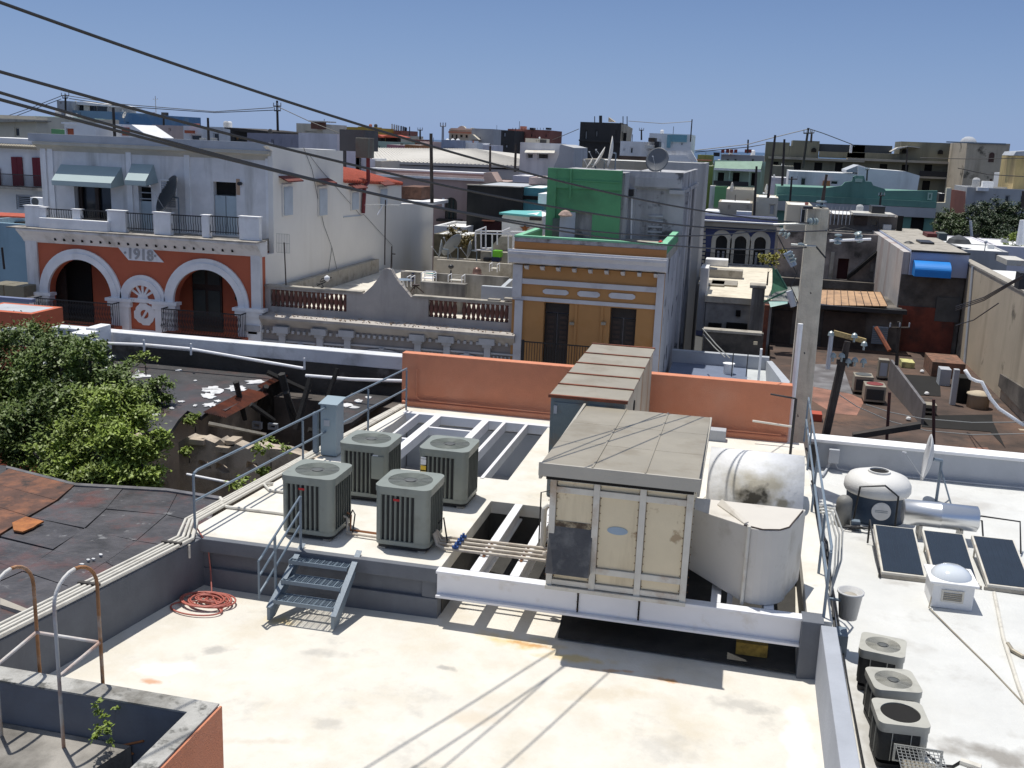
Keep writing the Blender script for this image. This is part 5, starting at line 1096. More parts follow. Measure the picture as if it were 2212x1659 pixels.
# cornice with ledge and teeth
MB().prism([(HX0-.1, YS-.05, zc0-.05), (HX0-.1, YS-.25, zc0+.2), (HX0-.1, YS-.55, zc0+.5), (HX0-.1, YS-.62, zc1-.12), (HX0-.1, YS-.62, zc1), (HX0-.1, YS+.5, zc1), (HX0-.1, YS+.5, zc0-.05)], (HX1-HX0+.2, 0, 0)).obj('cornice', m_white, H_)
MB().box(HX0-.6, HX1+.14, YS-.68, YS+.3, zc1-.02, zc1+.03).obj('cornice_top', M('stained_ledge', (.35, .32, .28), var=.3, vs=3, dirt=(.08, .07, .06), da=.5, ds=2), H_)
for k in range(20): MB().box(HX0+1.8+k*.5, HX0+1.86+k*.5, YS-.32, YS-.2, zc0+.12, zc0+.24).obj('cornice_vent', m_void, H_)
# terrace wall, pillars and balustrade
zt0 = zc1+.03
MB().box(HX0, HX1-.27, YS+.5, 54, zc1-.25, zc1-.021).obj('terrace_floor', m_conc, H_)
for x0, y0, x1, y1, nm in ((155, 790, 245, 905, 0), (245, 800, 285, 880, 0), (450, 812, 498, 882, 0), (668, 820, 780, 930, 1), (955, 832, 1060, 950, 1), (1255, 848, 1300, 962, 1), (1488, 858, 1612, 975, 1)):
    X0, X1, _, Z1 = R('a', x0, y0, x1, y1, YS)
    pl = MB().box(X0, X1, YS-.02, YS+.28, zt0, Z1-.06).obj('terrace_pillar', m_white2, H_, .02); MB().box(X0-.04, X1+.04, YS-.06, YS+.32, Z1-.06, Z1).obj('cap', m_white2, pl)
X0, X1, _, Z1 = R('a', 245, 878, 668, 925, YS-.25); MB().box(X0, X1, YS-.28, YS-.03, zt0, Z1).obj('front_kerb', m_white2, H_, .02)
for x0, y0, x1, y1 in ((285, 812, 450, 880), (498, 820, 668, 885), (778, 838, 955, 945), (1060, 850, 1255, 955), (1300, 857, 1488, 968)):
    X0, X1, Z0, Z1 = R('a', x0, y0, x1, y1, YS+.12)
    rl = MB().box(X0, X1, YS+.1, YS+.15, Z1-.05, Z1).box(X0, X1, YS+.1, YS+.15, Z0+.06, Z0+.1).obj('iron_rail', m_iron, H_)
    b = MB(); nb = int((X1-X0)/.125)
    for k in range(nb):
        x = X0+(X1-X0)*(k+.5)/nb; b.tube([(x, YS+.125, Z0), (x+.03, YS+.1, Z0+(Z1-Z0)*.35), (x-.03, YS+.15, Z0+(Z1-Z0)*.6), (x, YS+.125, Z1)], .016, 4)
    o = b.obj('balusters', m_iron, rl); o['kind'] = 'stuff'
# upper storey
YU = 46.6
zr = PY('a', 900, 405, YU).z
ux0 = PY('a', 262, 700, YU).x; ux1 = HX1-.1
ops = [R('a', 465, 652, 692, 890, YU), R('a', 862, 645, 942, 830, YU), R('a', 1330, 645, 1470, 860, YU)]
ops = [(a, b_, zt0, d) for a, b_, c, d in ops]
MB().plate(rect(ux0, ux1, zt0-.1, zr-.35), [rect(*q) for q in ops], YU, YU+.3).obj('upper_wall', m_white, H_)
MB().box(ux0+.02, ux1-.02, YU+.62, 54.4, zt0-.1, zr-.3).obj('upper_body', m_white, H_)
for x in (262, 305, 790, 1150, 1655):
    p = PY('a', x, 560, YU); MB().box(p.x, p.x+.28, YU-.07, YU-.002, zt0, zr-.36).obj('pilaster', m_white2, H_)
MB().prism([(ux0-.1, YU, zr-.55), (ux0-.1, YU-.15, zr-.35), (ux0-.1, YU-.4, zr-.25), (ux0-.1, YU-.4, zr-.12), (ux0-.1, YU+.3, zr-.12), (ux0-.1, YU+.3, zr-.55)], (ux1-ux0+.1, 0, 0)).obj('eave_moulding', M('greyed_cream_trim', (.45, .43, .37), var=.15, dirt=(.3, .28, .25), da=.3), H_)
MB().box(ux0-.35, ux1+.05, YU-.35, YU-.05, zr-.10, zr+.28).obj('roof_parapet', m_lgrey, H_)
MB().box(ux0-.3, ux1, YU, 54.4, zr-.12, zr-.02).obj('flat_roof', m_roof2, H_)
a, b_, c, d = ops[0]
MB().plate(rect(a, b_, c, d), [rect(a+.18, (a+b_)/2-.1, c+.1, d-.2), rect((a+b_)/2+.1, b_-.18, c+.1, d-.2)], YU+.35, YU+.45).obj('wooden_door_frame', m_wood, H_)
MB().box(a, b_, YU+.5, YU+.55, c, d).obj('door_glass', m_glass, H_)
a, b_, c, d = ops[1]; w_ = MB().box(a, b_, YU+.3, YU+.35, d-.95, d).obj('louvre_window', m_void, H_)
for k in range(3): MB().box(a+.02, b_-.02, YU+.15, YU+.2, d-.25-k*.3, d-.2-k*.3).obj('louvre', m_lgrey, w_)
MB().box(a, b_, YU+.2, YU+.3, c, d-.95).obj('blue_white_door', M('pale_blue_door', (.40, .47, .50), dirt=(.3, .33, .35), da=.3), H_)
a, b_, c, d = ops[2]; MB().box(a, b_, YU+.3, YU+.35, d-.62, d).obj('transom_opening', m_void, H_)
for s_ in (0, 1): MB().box(a+s_*(b_-a)/2+.02, a+(s_+1)*(b_-a)/2-.02, YU+.08, YU+.14, c, d-.66).obj('door_leaf', M('pale_blue_door', (.40, .47, .50)), H_)
X0, X1, Z0, Z1 = R('a', 1470, 625, 1492, 725, YU-.01); MB().box(X0, X1, YU-.02, YU-.001, Z0, Z1).obj('bare_plaster_patch', M('salmon_plaster_patch', (.45, .30, .2)), H_)
p = PY('a', 1488, 655, YU-.2); MB().cyl((p.x, YU-.25, p.z), (p.x, YU-.05, p.z), .09).obj('wall_light', m_iron, H_)
# louvred shutter behind the dish
X0, X1, Z0, Z1 = R('a', 1000, 630, 1100, 810, YU-.01)
sh_ = MB().plate(rect(X0, X1, Z0, Z1), [rect(X0+.06, X1-.06, Z0+.06, Z1-.06)], YU-.06, YU-.002).obj('louvred_shutter', m_white2, H_)
for k in range(11): MB().prism([(X0+.06, YU-.03, Z0+.1+k*(Z1-Z0-.2)/11), (X0+.06, YU-.012, Z0+.16+k*(Z1-Z0-.2)/11), (X0+.06, YU-.006, Z0+.15+k*(Z1-Z0-.2)/11)], (X1-X0-.12, 0, 0)).obj('slat', m_lgrey, sh_)
def awning(par, f, top, botm, Y, out_, mat, name='awning'):
    a, b = PY(f, *top[:2], Y), PY(f, *top[2:], Y); c, d = PY(f, *botm[:2], Y-out_), PY(f, *botm[2:], Y-out_)
    zt = (a.z+b.z)/2; zb = (c.z+d.z)/2; x0, x1, x2, x3 = a.x, b.x, d.x, c.x
    v = [(x0, Y, zt), (x1, Y, zt), (x2, Y-out_, zb), (x3, Y-out_, zb), (x3, Y-out_, zb-.22), (x2, Y-out_, zb-.22), (x2, Y, zb-.1), (x3, Y, zb-.1)]
    fs = [(0, 1, 2, 3), (3, 2, 5, 4), (1, 6, 5, 2), (0, 3, 4, 7)]
    k = len(v); v2 = [(x, y+.02, z-.02) for x, y, z in v]
    return MB().add(v, fs).add(v2, fs).obj(name, mat, par)
m_awn = M('pale_blue_awning', (.34, .42, .42), rough=.7, var=.05, bump=.02)
awning(H_, 'a', (378, 540, 755, 548), (320, 635, 690, 650), YU-.02, 1.1, m_awn)
awning(H_, 'a', (822, 530, 955, 538), (775, 630, 905, 640), YU-.02, 1.1, m_awn)
dc = PY('a', 1037, 720, 45.9)
dish('large dark satellite dish on the roof terrace of the white house', (dc.x, 45.9, dc.z), (-.62, -.70, .45), 1.0, base=(dc.x+.5, 46.1, zt0), mat=M('dark_dish', (.05, .055, .06), rough=.4))
# side wall facing right, stepped top
def pxz(f, x, y, X): p = PX(f, x, y, X); return (p.y, p.z)
sw = [(YS+.46, -10), (YS+.46, zc0)] + [(YU-.2, zc0), (YU-.2, zr-.1)] + [pxz('k', 1120, 685, HX1), pxz('k', 2005, 742, HX1), pxz('k', 2005, 1110, HX1), pxz('l', 660, 885, HX1), pxz('l', 662, 1105, HX1), pxz('l', 1038, 1110, HX1)]
ye = sw[-1][0]; sw += [(ye, -10)]
m_side = M('side_wall_render', (.70, .68, .64), var=.06, vs=.3, dirt=(.58, .55, .50), da=.4, ds=.35, streak=1, bump=.1)
MB().prism([(HX1, y, z) for y, z in sw], (-.25, 0, 0)).obj('side_wall', m_side, H_)
y1_, y2_ = pxz('k', 2005, 742, HX1)[0], pxz('l', 660, 885, HX1)[0]
zA = pxz('k', 2005, 1110, HX1)[1]; zB = sw[8][1]
MB().box(HX0+2, HX1-.25, y1_, y2_, -10, zA-.6).box(HX0+2, HX1-.25, y2_, ye, -10, zB-.4).obj('rear_wing', m_side, H_)
zt_ = pxz('k', 2005, 975, HX1)[1]
MB().prism([(HX1+.12, y1_, zA+.05), (HX1+.12, y2_, sw[7][1]+.08), (HX1-3.2, y2_, sw[7][1]+.8), (HX1-3.2, y1_, zA+1.1)], (0, 0, -.08)).obj('red_tile_roof', m_rtile, H_)
rv = MB(); nn_ = 26
for k in range(nn_):
    y = y1_+(y2_-y1_)*(k+.5)/nn_; za = zA+.05+(sw[7][1]+.08-zA-.05)*(k+.5)/nn_; zb3 = zA+1.1+(sw[7][1]+.8-zA-1.1)*(k+.5)/nn_
    rv.cyl((HX1+.16, y, za+.03), (HX1-3.2, y, zb3+.03), .10, n=6)
o = rv.obj('tile_rows', m_rtile, H_); o['kind'] = 'stuff'
for f_, x0, y0, x1, y1 in (('k', 1280, 1130, 1405, 1505), ('k', 1700, 1155, 1810, 1505), ('l', 60, 950, 150, 1180), ('l', 395, 910, 485, 1140)):
    (ya, z1a), (yb_, z0a) = pxz(f_, x0, y0, HX1), pxz(f_, x1, y1, HX1); zz1 = pxz(f_, (x0+x1)/2, y0, HX1)[1]; zz0 = pxz(f_, (x0+x1)/2, y1, HX1)[1]
    w_ = MB().box(HX1, HX1+.07, ya, yb_, zz0, zz1).obj('side_shutter', m_side, H_)
    ns = 13
    for k in range(ns): MB().prism([(HX1+.075, ya+.1, zz0+.1+k*(zz1-zz0-.2)/ns), (HX1+.11, ya+.1, zz0+.04+k*(zz1-zz0-.2)/ns), (HX1+.09, ya+.1, zz0+.16+k*(zz1-zz0-.2)/ns)], (0, yb_-ya-.2, 0)).obj('slat', M('pale_blue_slat', (.48, .53, .58), bump=0), w_)
    MB().prism([(HX1, ya-.3, zz1+.35), (HX1+.5, ya-.3, zz1+.12), (HX1+.5, yb_+.3, zz1+.12), (HX1, yb_+.3, zz1+.35)], (0, 0, .06)).obj('tile_hood', M('dull_red_tile', (.15, .035, .025), var=.3, vs=4), H_)
for a, b_ in (((2010, 1520), (2212, 1500)), ):
    p, q = PX('k', a[0], a[1], HX1+.03), PX('k', b_[0], b_[1], HX1+.03); MB().cyl(p, q, .03).obj('wall_pipe', M('pale_blue_slat', (.5, .5, .5)), H_)
for pl in ((('k', 1540, 700), ('k', 1640, 960), ('k', 1700, 1260), ('k', 1780, 1620), ('a', 2065, 1050)), (('k', 1600, 780), ('k', 1740, 960), ('k', 2212, 1500), ('l', 220, 1230), ('l', 560, 1600)), (('a', 2065, 1050), ('a', 2040, 1230)), (('a', 2065, 1050), ('a', 2110, 1250)), (('t', 0, 740), ('t', 0, 500))):
    MB().tube([PX(*q, HX1+.04) for q in pl], .013, 4).obj('wall_cable', m_iron, H_)
rp = [PX('l', x, y, HX1+.15) for x, y in ((270, 560), (272, 850), (230, 900), (212, 1215))]
tk = thing('header_tank', 'rusty box tank on a dark red pipe beside the white side wall', 'water tank', (rp[0].x, rp[0].y, rp[0].z))
MB().tube(rp, .12).obj('pipe', M('dark_red_pipe', (.16, .02, .02), rough=.5), tk)
X0, X1, Z0, Z1 = R('l', 150, 330, 300, 565, rp[0].y); MB().box(X0, X1, rp[0].y-.4, rp[0].y+.6, Z0, Z1).obj('tank_box', M('olive_metal_box', (.13, .13, .10), rough=.6, dirt=(.1, .05, .03), da=.4), tk, .03)

# ------------------------------------------------------------------ pinkish house with balustraded parapet, and the terrace behind it
m_pink = M('faded_pink_grey_render', (.42, .385, .35), var=.16, vs=.8, dirt=(.20, .17, .15), da=.36, ds=.8, streak=1, bump=.12)
m_terra = M('terracotta_baluster', (.17, .07, .05), rough=.85, var=.4, vs=5, dirt=(.07, .05, .04), da=.4, ds=4)
MX0, MX1 = HX1+.02, PY('u', 2092, 330, YS).x
Mh = thing('balustrade_house', 'low faded house between the white and ochre ones, with a crumbling balustrade and curved pediment', 'building', ((MX0+MX1)/2, YS, -10))
zpt = .02; zpb = PY('u', 1160, 325, YS).z
bL = R('u', 335, 118, 875, 240, YS); bR = R('u', 1455, 195, 2025, 318, YS)
ped = [PY('b', x, y, YS) for x, y in ((290, 1152), (340, 1115), (375, 1070), (395, 1030), (410, 1012), (432, 1008), (455, 1015), (475, 1055), (505, 1100), (545, 1145), (575, 1175))]
ped = [(p.x, max(p.z, zpt)) for p in ped]; ped[0] = (ped[0][0], zpt); ped[-1] = (ped[-1][0], zpt)
MB().plate([(MX0, zpb), (MX0, zpt)]+ped+[(MX1, zpt), (MX1, zpb)], [rect(bL[0], bL[1], bL[2], bL[3]), rect(bR[0], bR[1], bR[2], bR[3])], YS+.35, YS+.65).obj('parapet', m_pink, Mh)
MB().prism([(MX0, YS+.27, zpt), (ped[0][0]-.1, YS+.27, zpt), (ped[0][0]-.1, YS+.73, zpt), (MX0, YS+.73, zpt)], (0, 0, .08)).obj('coping', m_conc, Mh)
MB().prism([(ped[-1][0]+.1, YS+.27, zpt), (MX1, YS+.27, zpt), (MX1, YS+.73, zpt), (ped[-1][0]+.1, YS+.73, zpt)], (0, 0, .08)).obj('coping', m_conc, Mh)
pr_ = [(.07, 0), (.10, .06), (.06, .14), (.10, .32), (.11, .5), (.075, .68), (.06, .78), (.09, .84), (.09, .9)]
bp = None
for bb_ in (bL, bR):
    nb = 17
    for k in range(nb):
        x = bb_[0]+(bb_[1]-bb_[0])*(k+.5)/nb
        if bb_ is bR and k == 6: continue
        if bp is None:
            s_ = (bb_[3]-bb_[2])/.9
            bp = MB().lathe((0, 0, 0), [(r*1.05, h*s_) for r, h in pr_], 10).obj('baluster', m_terra, None, smooth=True); bq = bp
        else: bq = bp.copy(); C.objects.link(bq)
        bq.parent = Mh; bq.location = Vector((x, YS+.5, bb_[2]))-wloc(Mh)
MB().prism([(MX0, YS+.4, zpb+.02), (MX0, YS-.15, zpb-.05), (MX0, YS-.35, zpb-.1), (MX0, YS-.35, zpb-.22), (MX0, YS-.15, zpb-.45), (MX0, YS, zpb-.6), (MX0, YS+.4, zpb-.6)], (MX1-MX0, 0, 0)).obj('cornice', m_pink, Mh)
rb = random.Random(8); b = MB()
for k in range(260):
    x = rb.uniform(MX0+.5, MX1-.1); y = YS+rb.uniform(-.28, .3); z = zpb+.0-(YS+.35-y)*.09; sz = rb.uniform(.015, .06)
    b.box(x, x+sz, y, y+sz, z-.02, z+sz*.7)
o = b.obj('rubble_crumbs', M('rubble', (.38, .26, .17), var=.5, vs=9, dirt=(.5, .48, .42), da=.5, ds=9), Mh); o['kind'] = 'stuff'
MB().box(MX0, MX1, YS+.02, YS+.4, -10, zpb-.6).obj('front_wall', M('grey_taupe_wall', (.26, .235, .22), dirt=(.2, .18, .16)), Mh)
# pilasters, consoles, panels of the upper wall
for x in (440, 705, 900, 1395, 1600, 1885, 240):
    yy_ = 410+(x-440)*.058
    X0, X1, Z0, Z1 = R('u', x-22, yy_-28, x+22, yy_+130, YS-.1)
    MB().box(X0, X1, YS-.12, YS+.02, -9, Z1-.25).obj('pilaster', m_porch, Mh)
    MB().box(X0-.07, X1+.07, YS-.2, YS+.02, Z1-.25, Z1-.12).obj('capital', m_porch, Mh)
    MB().box(X0-.02-.2, X1+.22, YS-.28, YS+.02, Z1-.12, Z1+.18).obj('console_block', m_porch, Mh)
for x0, x1 in ((260, 420), (470, 680), (725, 880), (925, 1370), (1420, 1580), (1625, 1860), (1905, 2070)):
    yy_ = 470+((x0+x1)/2-440)*.058
    X0, X1, Z0, Z1 = R('u', x0, yy_-12, x1, yy_+110, YS)
    MB().box(X0, X1, YS-.05, YS+.015, Z1-.06, Z1+.02).obj('string_band', m_porch, Mh)
    nd = int((X1-X0)/.28)
    for k in range(nd): MB().box(X0+.05+(X1-X0-.1)*k/nd, X0+.17+(X1-X0-.1)*k/nd, YS-.12, YS+.015, Z1+.38, Z1+.52).obj('dentil', m_porch, Mh)
    if x1-x0 < 180:
        b = MB(); nl = 6
        for k in range(nl+1): b.box(X0+(X1-X0)*k/nl-.03, X0+(X1-X0)*k/nl+.03, YS-.06, YS+.01, Z1-1.0, Z1-.12)
        b.obj('blind_arcade_mullions', m_porch, Mh)['kind'] = 'stuff'
        for k in range(nl):
            c = X0+(X1-X0)*(k+.5)/nl; r = (X1-X0)/nl/2
            MB().prism([(c+r*math.cos(t*math.pi/8), YS-.05, Z1-.35+r*math.sin(t*math.pi/8)) for t in range(9)]+[(c+r*.65*math.cos(t*math.pi/8), YS-.05, Z1-.35+r*.65*math.sin(t*math.pi/8)) for t in range(8, -1, -1)], (0, .05, 0)).obj('small_arch', m_porch, Mh)
    else:
        c = (X0+X1)/2; r = (X1-X0)*.46; zc = Z1-.1-r*.75 if x1-x0 < 300 else Z1-.1-r*.45
        ky = .75 if x1-x0 < 300 else .45
        for rr_, ww in ((1, .12), (.8, .1)):
            MB().prism([(c+r*rr_*math.cos(t*math.pi/20), YS-.07, zc+r*rr_*ky*math.sin(t*math.pi/20)) for t in range(21)]+[(c+(r*rr_-ww)*math.cos(t*math.pi/20), YS-.07, zc+(r*rr_*ky-ww)*math.sin(t*math.pi/20)) for t in range(20, -1, -1)], (0, .08, 0)).obj('fanlight_arch', m_porch, Mh)
        MB().prism([(c+(r*.8-.1)*math.cos(t*math.pi/20), YS-.01, zc+(r*.8*ky-.1)*math.sin(t*math.pi/20)) for t in range(21)], (0, .02, 0)).obj('fanlight', M('brown_fanlight', (.08, .05, .04)), Mh)
        MB().box(c-.12, c+.12, YS-.12, YS+.01, zc+r*.8*ky-.25, Z1-.06).obj('keystone', m_porch, Mh)
# terrace behind
zf_ = -.95
MB().box(MX0, MX1, YS+.66, 62, -10, zf_).obj('terrace_body', m_conc, Mh)
m_tfl = M('sunlit_terrace_floor', (.62, .58, .50), var=.12, vs=1.5, dirt=(.4, .36, .3), da=.35, ds=1)
MB().box(MX0+.1, MX1-.1, YS+.7, 61.8, zf_, zf_+.02).obj('terrace_floor', m_tfl, Mh)
def lowwall(f, x0, y0, x1, y1, Y, d, lab='terrace_wall', mat=None):
    X0, X1, Z0, Z1 = R(f, x0, y0, x1, y1, Y); w_ = MB().box(X0, X1, Y, Y+d, min(Z0, zf_), Z1).obj(lab, mat or m_mould, Mh, .01); return X0, X1, Z1
lowwall('t', 330, 930, 855, 1090, 47.2, .5); lowwall('t', 1045, 975, 1420, 1110, 47.0, .3, mat=m_lgrey)
lowwall('t', 835, 845, 1370, 1000, 50.5, .25); lowwall('t', 490, 820, 655, 920, 50.8, .25); lowwall('t', 100, 800, 330, 900, 51, .3)
X0, X1, Z1 = lowwall('t', 520, 680, 1400, 800, 56, .3, mat=m_conc)
pa, pb = PY('t', 1045, 965, 47.2), PY('t', 1400, 860, 50.5); MB().prism([(pb.x-.1, 50.5, zf_), (pb.x+.1, 50.5, zf_), (pa.x+1.1, 47.3, zf_), (pa.x+.9, 47.3, zf_)], (0, 0, pa.z-zf_)).obj('terrace_wall', m_lgrey, Mh)
MB().prism([(MX0+.05, 46, zf_), (MX0+.4, 46, zf_), (MX0+.4, 60, zf_), (MX0+.05, 60, zf_)], (0, 0, .85)).obj('terrace_wall', m_conc, Mh)
lowwall('t', 485, 640, 1040, 690, 60, .3, mat=m_conc)
MB().box(PY('t', 1050, 560, 58).x, MX1-.2, 57.8, 60, zf_, PY('t', 1200, 560, 58).z).obj('raised_terrace_block', m_conc, Mh)
p1_, p2_, p3_ = PY('t', 1040, 640, 58.5), PY('t', 1270, 380, 58.5), PY('t', 1400, 380, 58.5)
MB().prism([(p1_.x, 58.5, p1_.z), (p2_.x, 58.5, p2_.z), (p3_.x, 58.5, p3_.z), (p3_.x, 58.5, p1_.z)], (0, .3, 0)).obj('sloped_stair_wall', m_conc, Mh)
wr = thing('pipe_railing', 'white painted pipe frame railing on the terrace behind the balustrade', 'railing', mainloc('t', 1180, 690, 57.5, zf_))
for (xa, ya, xb, yb2) in ((980, 320, 980, 560), (1045, 295, 1045, 520), (1100, 270, 1100, 510), (1175, 350, 1175, 690), (1235, 330, 1235, 480), (1365, 340, 1365, 700), (980, 318, 1750, 330), (985, 345, 1700, 370), (980, 318, 1105, 268), (1280, 325, 1385, 282), (1560, 370, 1680, 295), (985, 540, 1170, 545), (1050, 520, 1170, 520)):
    MB().cyl(PY('t', xa, ya, 57.5), PY('t', xb, yb2, 57.5), .045, n=6).obj('pipe_rail', m_beam, wr)
lb = (('oval grey satellite dish beside the white side wall, left of two on the terrace', 562, 525, 110, 57.0), ('slim grey satellite dish, right of two on the terrace', 900, 540, 112, 57.4))
for lb_, x, y, h_, Y in lb:
    c = PY('t', x, y, Y); r = (PY('t', x, y-h_, Y).z-PY('t', x, y+h_, Y).z)/2
    dish(lb_, c, (-.93, -.12 if x > 700 else -.30, .15), r, base=(c.x+.4, Y+.3, zf_), mat=M('grey_mesh_dish', (.20, .22, .24), rough=.5))
c = PY('t', 700, 480, 60); dish('small far dish seen edge-on behind the two terrace dishes', c, (-.9, .3, .6), .8, base=(c.x+.4, 60, zf_), mat=M('grey_mesh_dish', (.2, .22, .24)))
def tbox(f, x0, y0, x1, y1, Y, d, nm, mat, lab, cat, grp=None, bev=.01):
    X0, X1, Z0, Z1 = R(f, x0, y0, x1, y1, Y); return MB().box(X0, X1, Y, Y+d, Z0, Z1).top(nm, mat, lab, cat, grp, bev=bev)
tbox('t', 1180, 550, 1275, 625, 57.2, .5, 'green_crate', M('lime_green_plastic', (.17, .55, .02), rough=.4, bump=0), 'bright lime green crate on top of a dark blue bin', 'crate')
tbox('t', 1165, 625, 1262, 680, 57.2, .5, 'blue_bin', M('navy_plastic', (.01, .018, .06), rough=.4, bump=0), 'dark blue bin under the lime green crate', 'bin')
tbox('t', 1065, 630, 1145, 680, 57.2, .5, 'black_bag', m_black, 'black rubbish bag left of the blue bin', 'bag', bev=.08)
c = PY('t', 997, 800, 54); MB().lathe((c.x, 54, c.z-.2), [(.40, 0), (.42, .05), (.25, .1), (.23, .3), (.16, .42), (.001, .48)], 14).top('roof_turbine', M('brown_metal', (.16, .09, .07), rough=.35, metal=.4), 'squat brown domed roof vent on the sunlit terrace', 'vent', smooth=True)
c = PY('t', 692, 712, 54); t_ = thing('brazier', 'black round brazier on a thin stand on the terrace', 'brazier', (c.x, 54, c.z-1.6))
MB().lathe((c.x, 54, c.z-.35), [(.04, .1), (.14, .17), (.16, .26), (.1, .33), (.001, .36)], 14).obj('bowl', m_iron, t_, smooth=True); MB().cyl((c.x-.1, 54, c.z-1.6), (c.x, 54, c.z-.3), .03).cyl((c.x+.15, 54, c.z-1.6), (c.x, 54, c.z-.3), .03).obj('stand', m_iron, t_)
def chair(f, x0, y0, x1, y1, Y, lab, cloth):
    X0, X1, Z0, Z1 = R(f, x0, y0, x1, y1, Y); t = thing('patio_chair', lab, 'chair', ((X0+X1)/2, Y, Z0), 'patio chairs on the terrace')
    zm = Z0+(Z1-Z0)*.42; d = .55
    for x in (X0, X1):
        MB().tube([(x, Y, Z0), (x, Y-.05, zm+.22), (x, Y+d, zm+.25), (x, Y+d, Z0)], .025, 6).obj('leg_frame', m_beam, t)
    MB().box(X0+.04, X1-.04, Y, Y+d, zm-.03, zm).obj('seat', cloth, t)
    for k in range(3): MB().box(X0+.04, X1-.04, Y+d, Y+d+.03, zm+.05+k*(Z1-zm)/3, zm+(k+1)*(Z1-zm)/3).obj('back_band', [m_beam, M('turquoise_cloth', (.10, .42, .40), bump=0), m_beam][k] if cloth is m_beam else cloth, t)
    return t
chair('t', 345, 800, 480, 925, 49.6, 'white garden chair with a turquoise striped back on the terrace', m_beam)
chair('t', 178, 825, 225, 975, 49.0, 'white tube chair beside the mouldy wall, nearest the white side wall', M('navy_cloth', (.03, .04, .09)))
chair('t', 660, 845, 820, 935, 49.5, 'low white garden chair in the middle of the terrace', m_trim)
chair('t', 1145, 700, 1235, 800, 55.0, 'pale beige chair against the rear terrace wall', m_trim)
tb = thing('patio_table', 'small round patio table left of the striped chair', 'table', mainloc('t', 130, 990, 48.6, zf_))
c = PY('t', 130, 885, 48.6); MB().lathe((c.x, 48.6, c.z-.04), [(.38, 0), (.4, .02), (.38, .04)], 20).obj('table_top', M('bluegrey_table', (.2, .25, .3), rough=.3), tb)
for k in range(3): MB().cyl((c.x, 48.6, c.z-.05), (c.x+.4*math.cos(k*2.1), 48.6+.4*math.sin(k*2.1), zf_), .025).obj('leg', m_beam, tb)
st_ = thing('stool', 'low wooden tripod stool behind the curved pediment', 'stool', mainloc('t', 280, 1080, 46.6, zf_))
c = PY('t', 275, 960, 46.6)
for k in range(3): MB().cyl((c.x, 46.6, c.z), (c.x+.4*math.cos(k*2.1+.4), 46.6+.4*math.sin(k*2.1+.4), zpt+.02), .03, n=5).obj('leg', m_wood, st_)
MB().cyl((c.x, 46.6, c.z), (c.x, 46.6, c.z+.06), .18, n=12).obj('seat', m_wood, st_)
tbox('t', 1120, 1120, 1260, 1145, YS+.35, .3, 'loose_slab', m_conc, 'thin pale slab lying on the parapet near the ochre house', 'slab')
tbox('t', 1310, 1110, 1410, 1140, YS+.35, .35, 'loose_stones', m_conc, 'pile of flat stones on the parapet end beside the ochre house', 'stones')
for f_, x, y0, y1, lab in (('l', 475, 1060, 1622, 'tall thin television aerial mast on the pediment before the white side wall'), ('b', 475, 868, 1020, 'short dark aerial mast right of the tall one')):
    a, b_ = PY(f_, x, y0, YS+1), PY(f_, x-8, y1, YS+1); t_ = thing('aerial', lab, 'aerial', (b_.x, YS+1, b_.z))
    MB().cyl(a, (b_.x, YS+1, b_.z-.8), .03, n=6).obj('mast', m_wood, t_)
    if f_ == 'l':
        q1, q2 = PY('l', 260, 1115, YS+1), PY('l', 650, 1120, YS+1); MB().cyl(q1, q2, .02, n=5).obj('boom', m_galv, t_)
        for k in range(9):
            c = q1.lerp(q2, k/8); MB().cyl(c+Vector((0, -.35, 0)), c+Vector((0, .35, 0)), .012, n=4).obj('element', m_galv, t_)
        MB().cyl(PY('l', 380, 1235, YS+1), PY('l', 450, 1120, YS+1), .03, n=5).obj('reflector', m_beam, t_)
    else: MB().cyl(a+Vector((0, 0, -.35)), a+Vector((.18, 0, -.35)), .03, n=5).obj('stub', m_iron, t_)
a, b_ = PY('a', 1768, 1020, YS+.6), PY('a', 1780, 1300, YS+.6); t_ = thing('aerial', 'square mesh aerial on a thin mast against the white side wall', 'aerial', (b_.x, YS+.6, b_.z))
MB().cyl(a, b_, .03, n=6).obj('mast', m_wood, t_)
X0, X1, Z0, Z1 = R('a', 1720, 968, 1800, 1085, YS+.7); b = MB()
for k in range(9): b.box(X0+(X1-X0)*k/8, X0+(X1-X0)*k/8+.012, YS+.7, YS+.712, Z0, Z1)
for k in range(3): b.box(X0, X1, YS+.7, YS+.71, Z0+(Z1-Z0)*k/2.01, Z0+(Z1-Z0)*k/2.01+.015)
b.obj('mesh_screen', m_galv, t_)
c = PY('a', 2040, 1235, YS+.6); t_ = thing('security_light', 'round white lamp with tangled black cables on the left balustrade end', 'lamp', (c.x, YS+.6, c.z-.7))
MB().lathe((c.x, YS+.5, c.z-.1), [(.05, -.1), (.14, 0), (.13, .12), (.001, .2)], 12).obj('globe', m_white2, t_, smooth=True)
MB().tube([(c.x+.25*math.sin(k*1.3)-.04*k, YS+.55, c.z-.1-.045*k+.2*abs(math.sin(k*.8))) for k in range(20)], .025, 5).obj('cable', m_iron, t_)

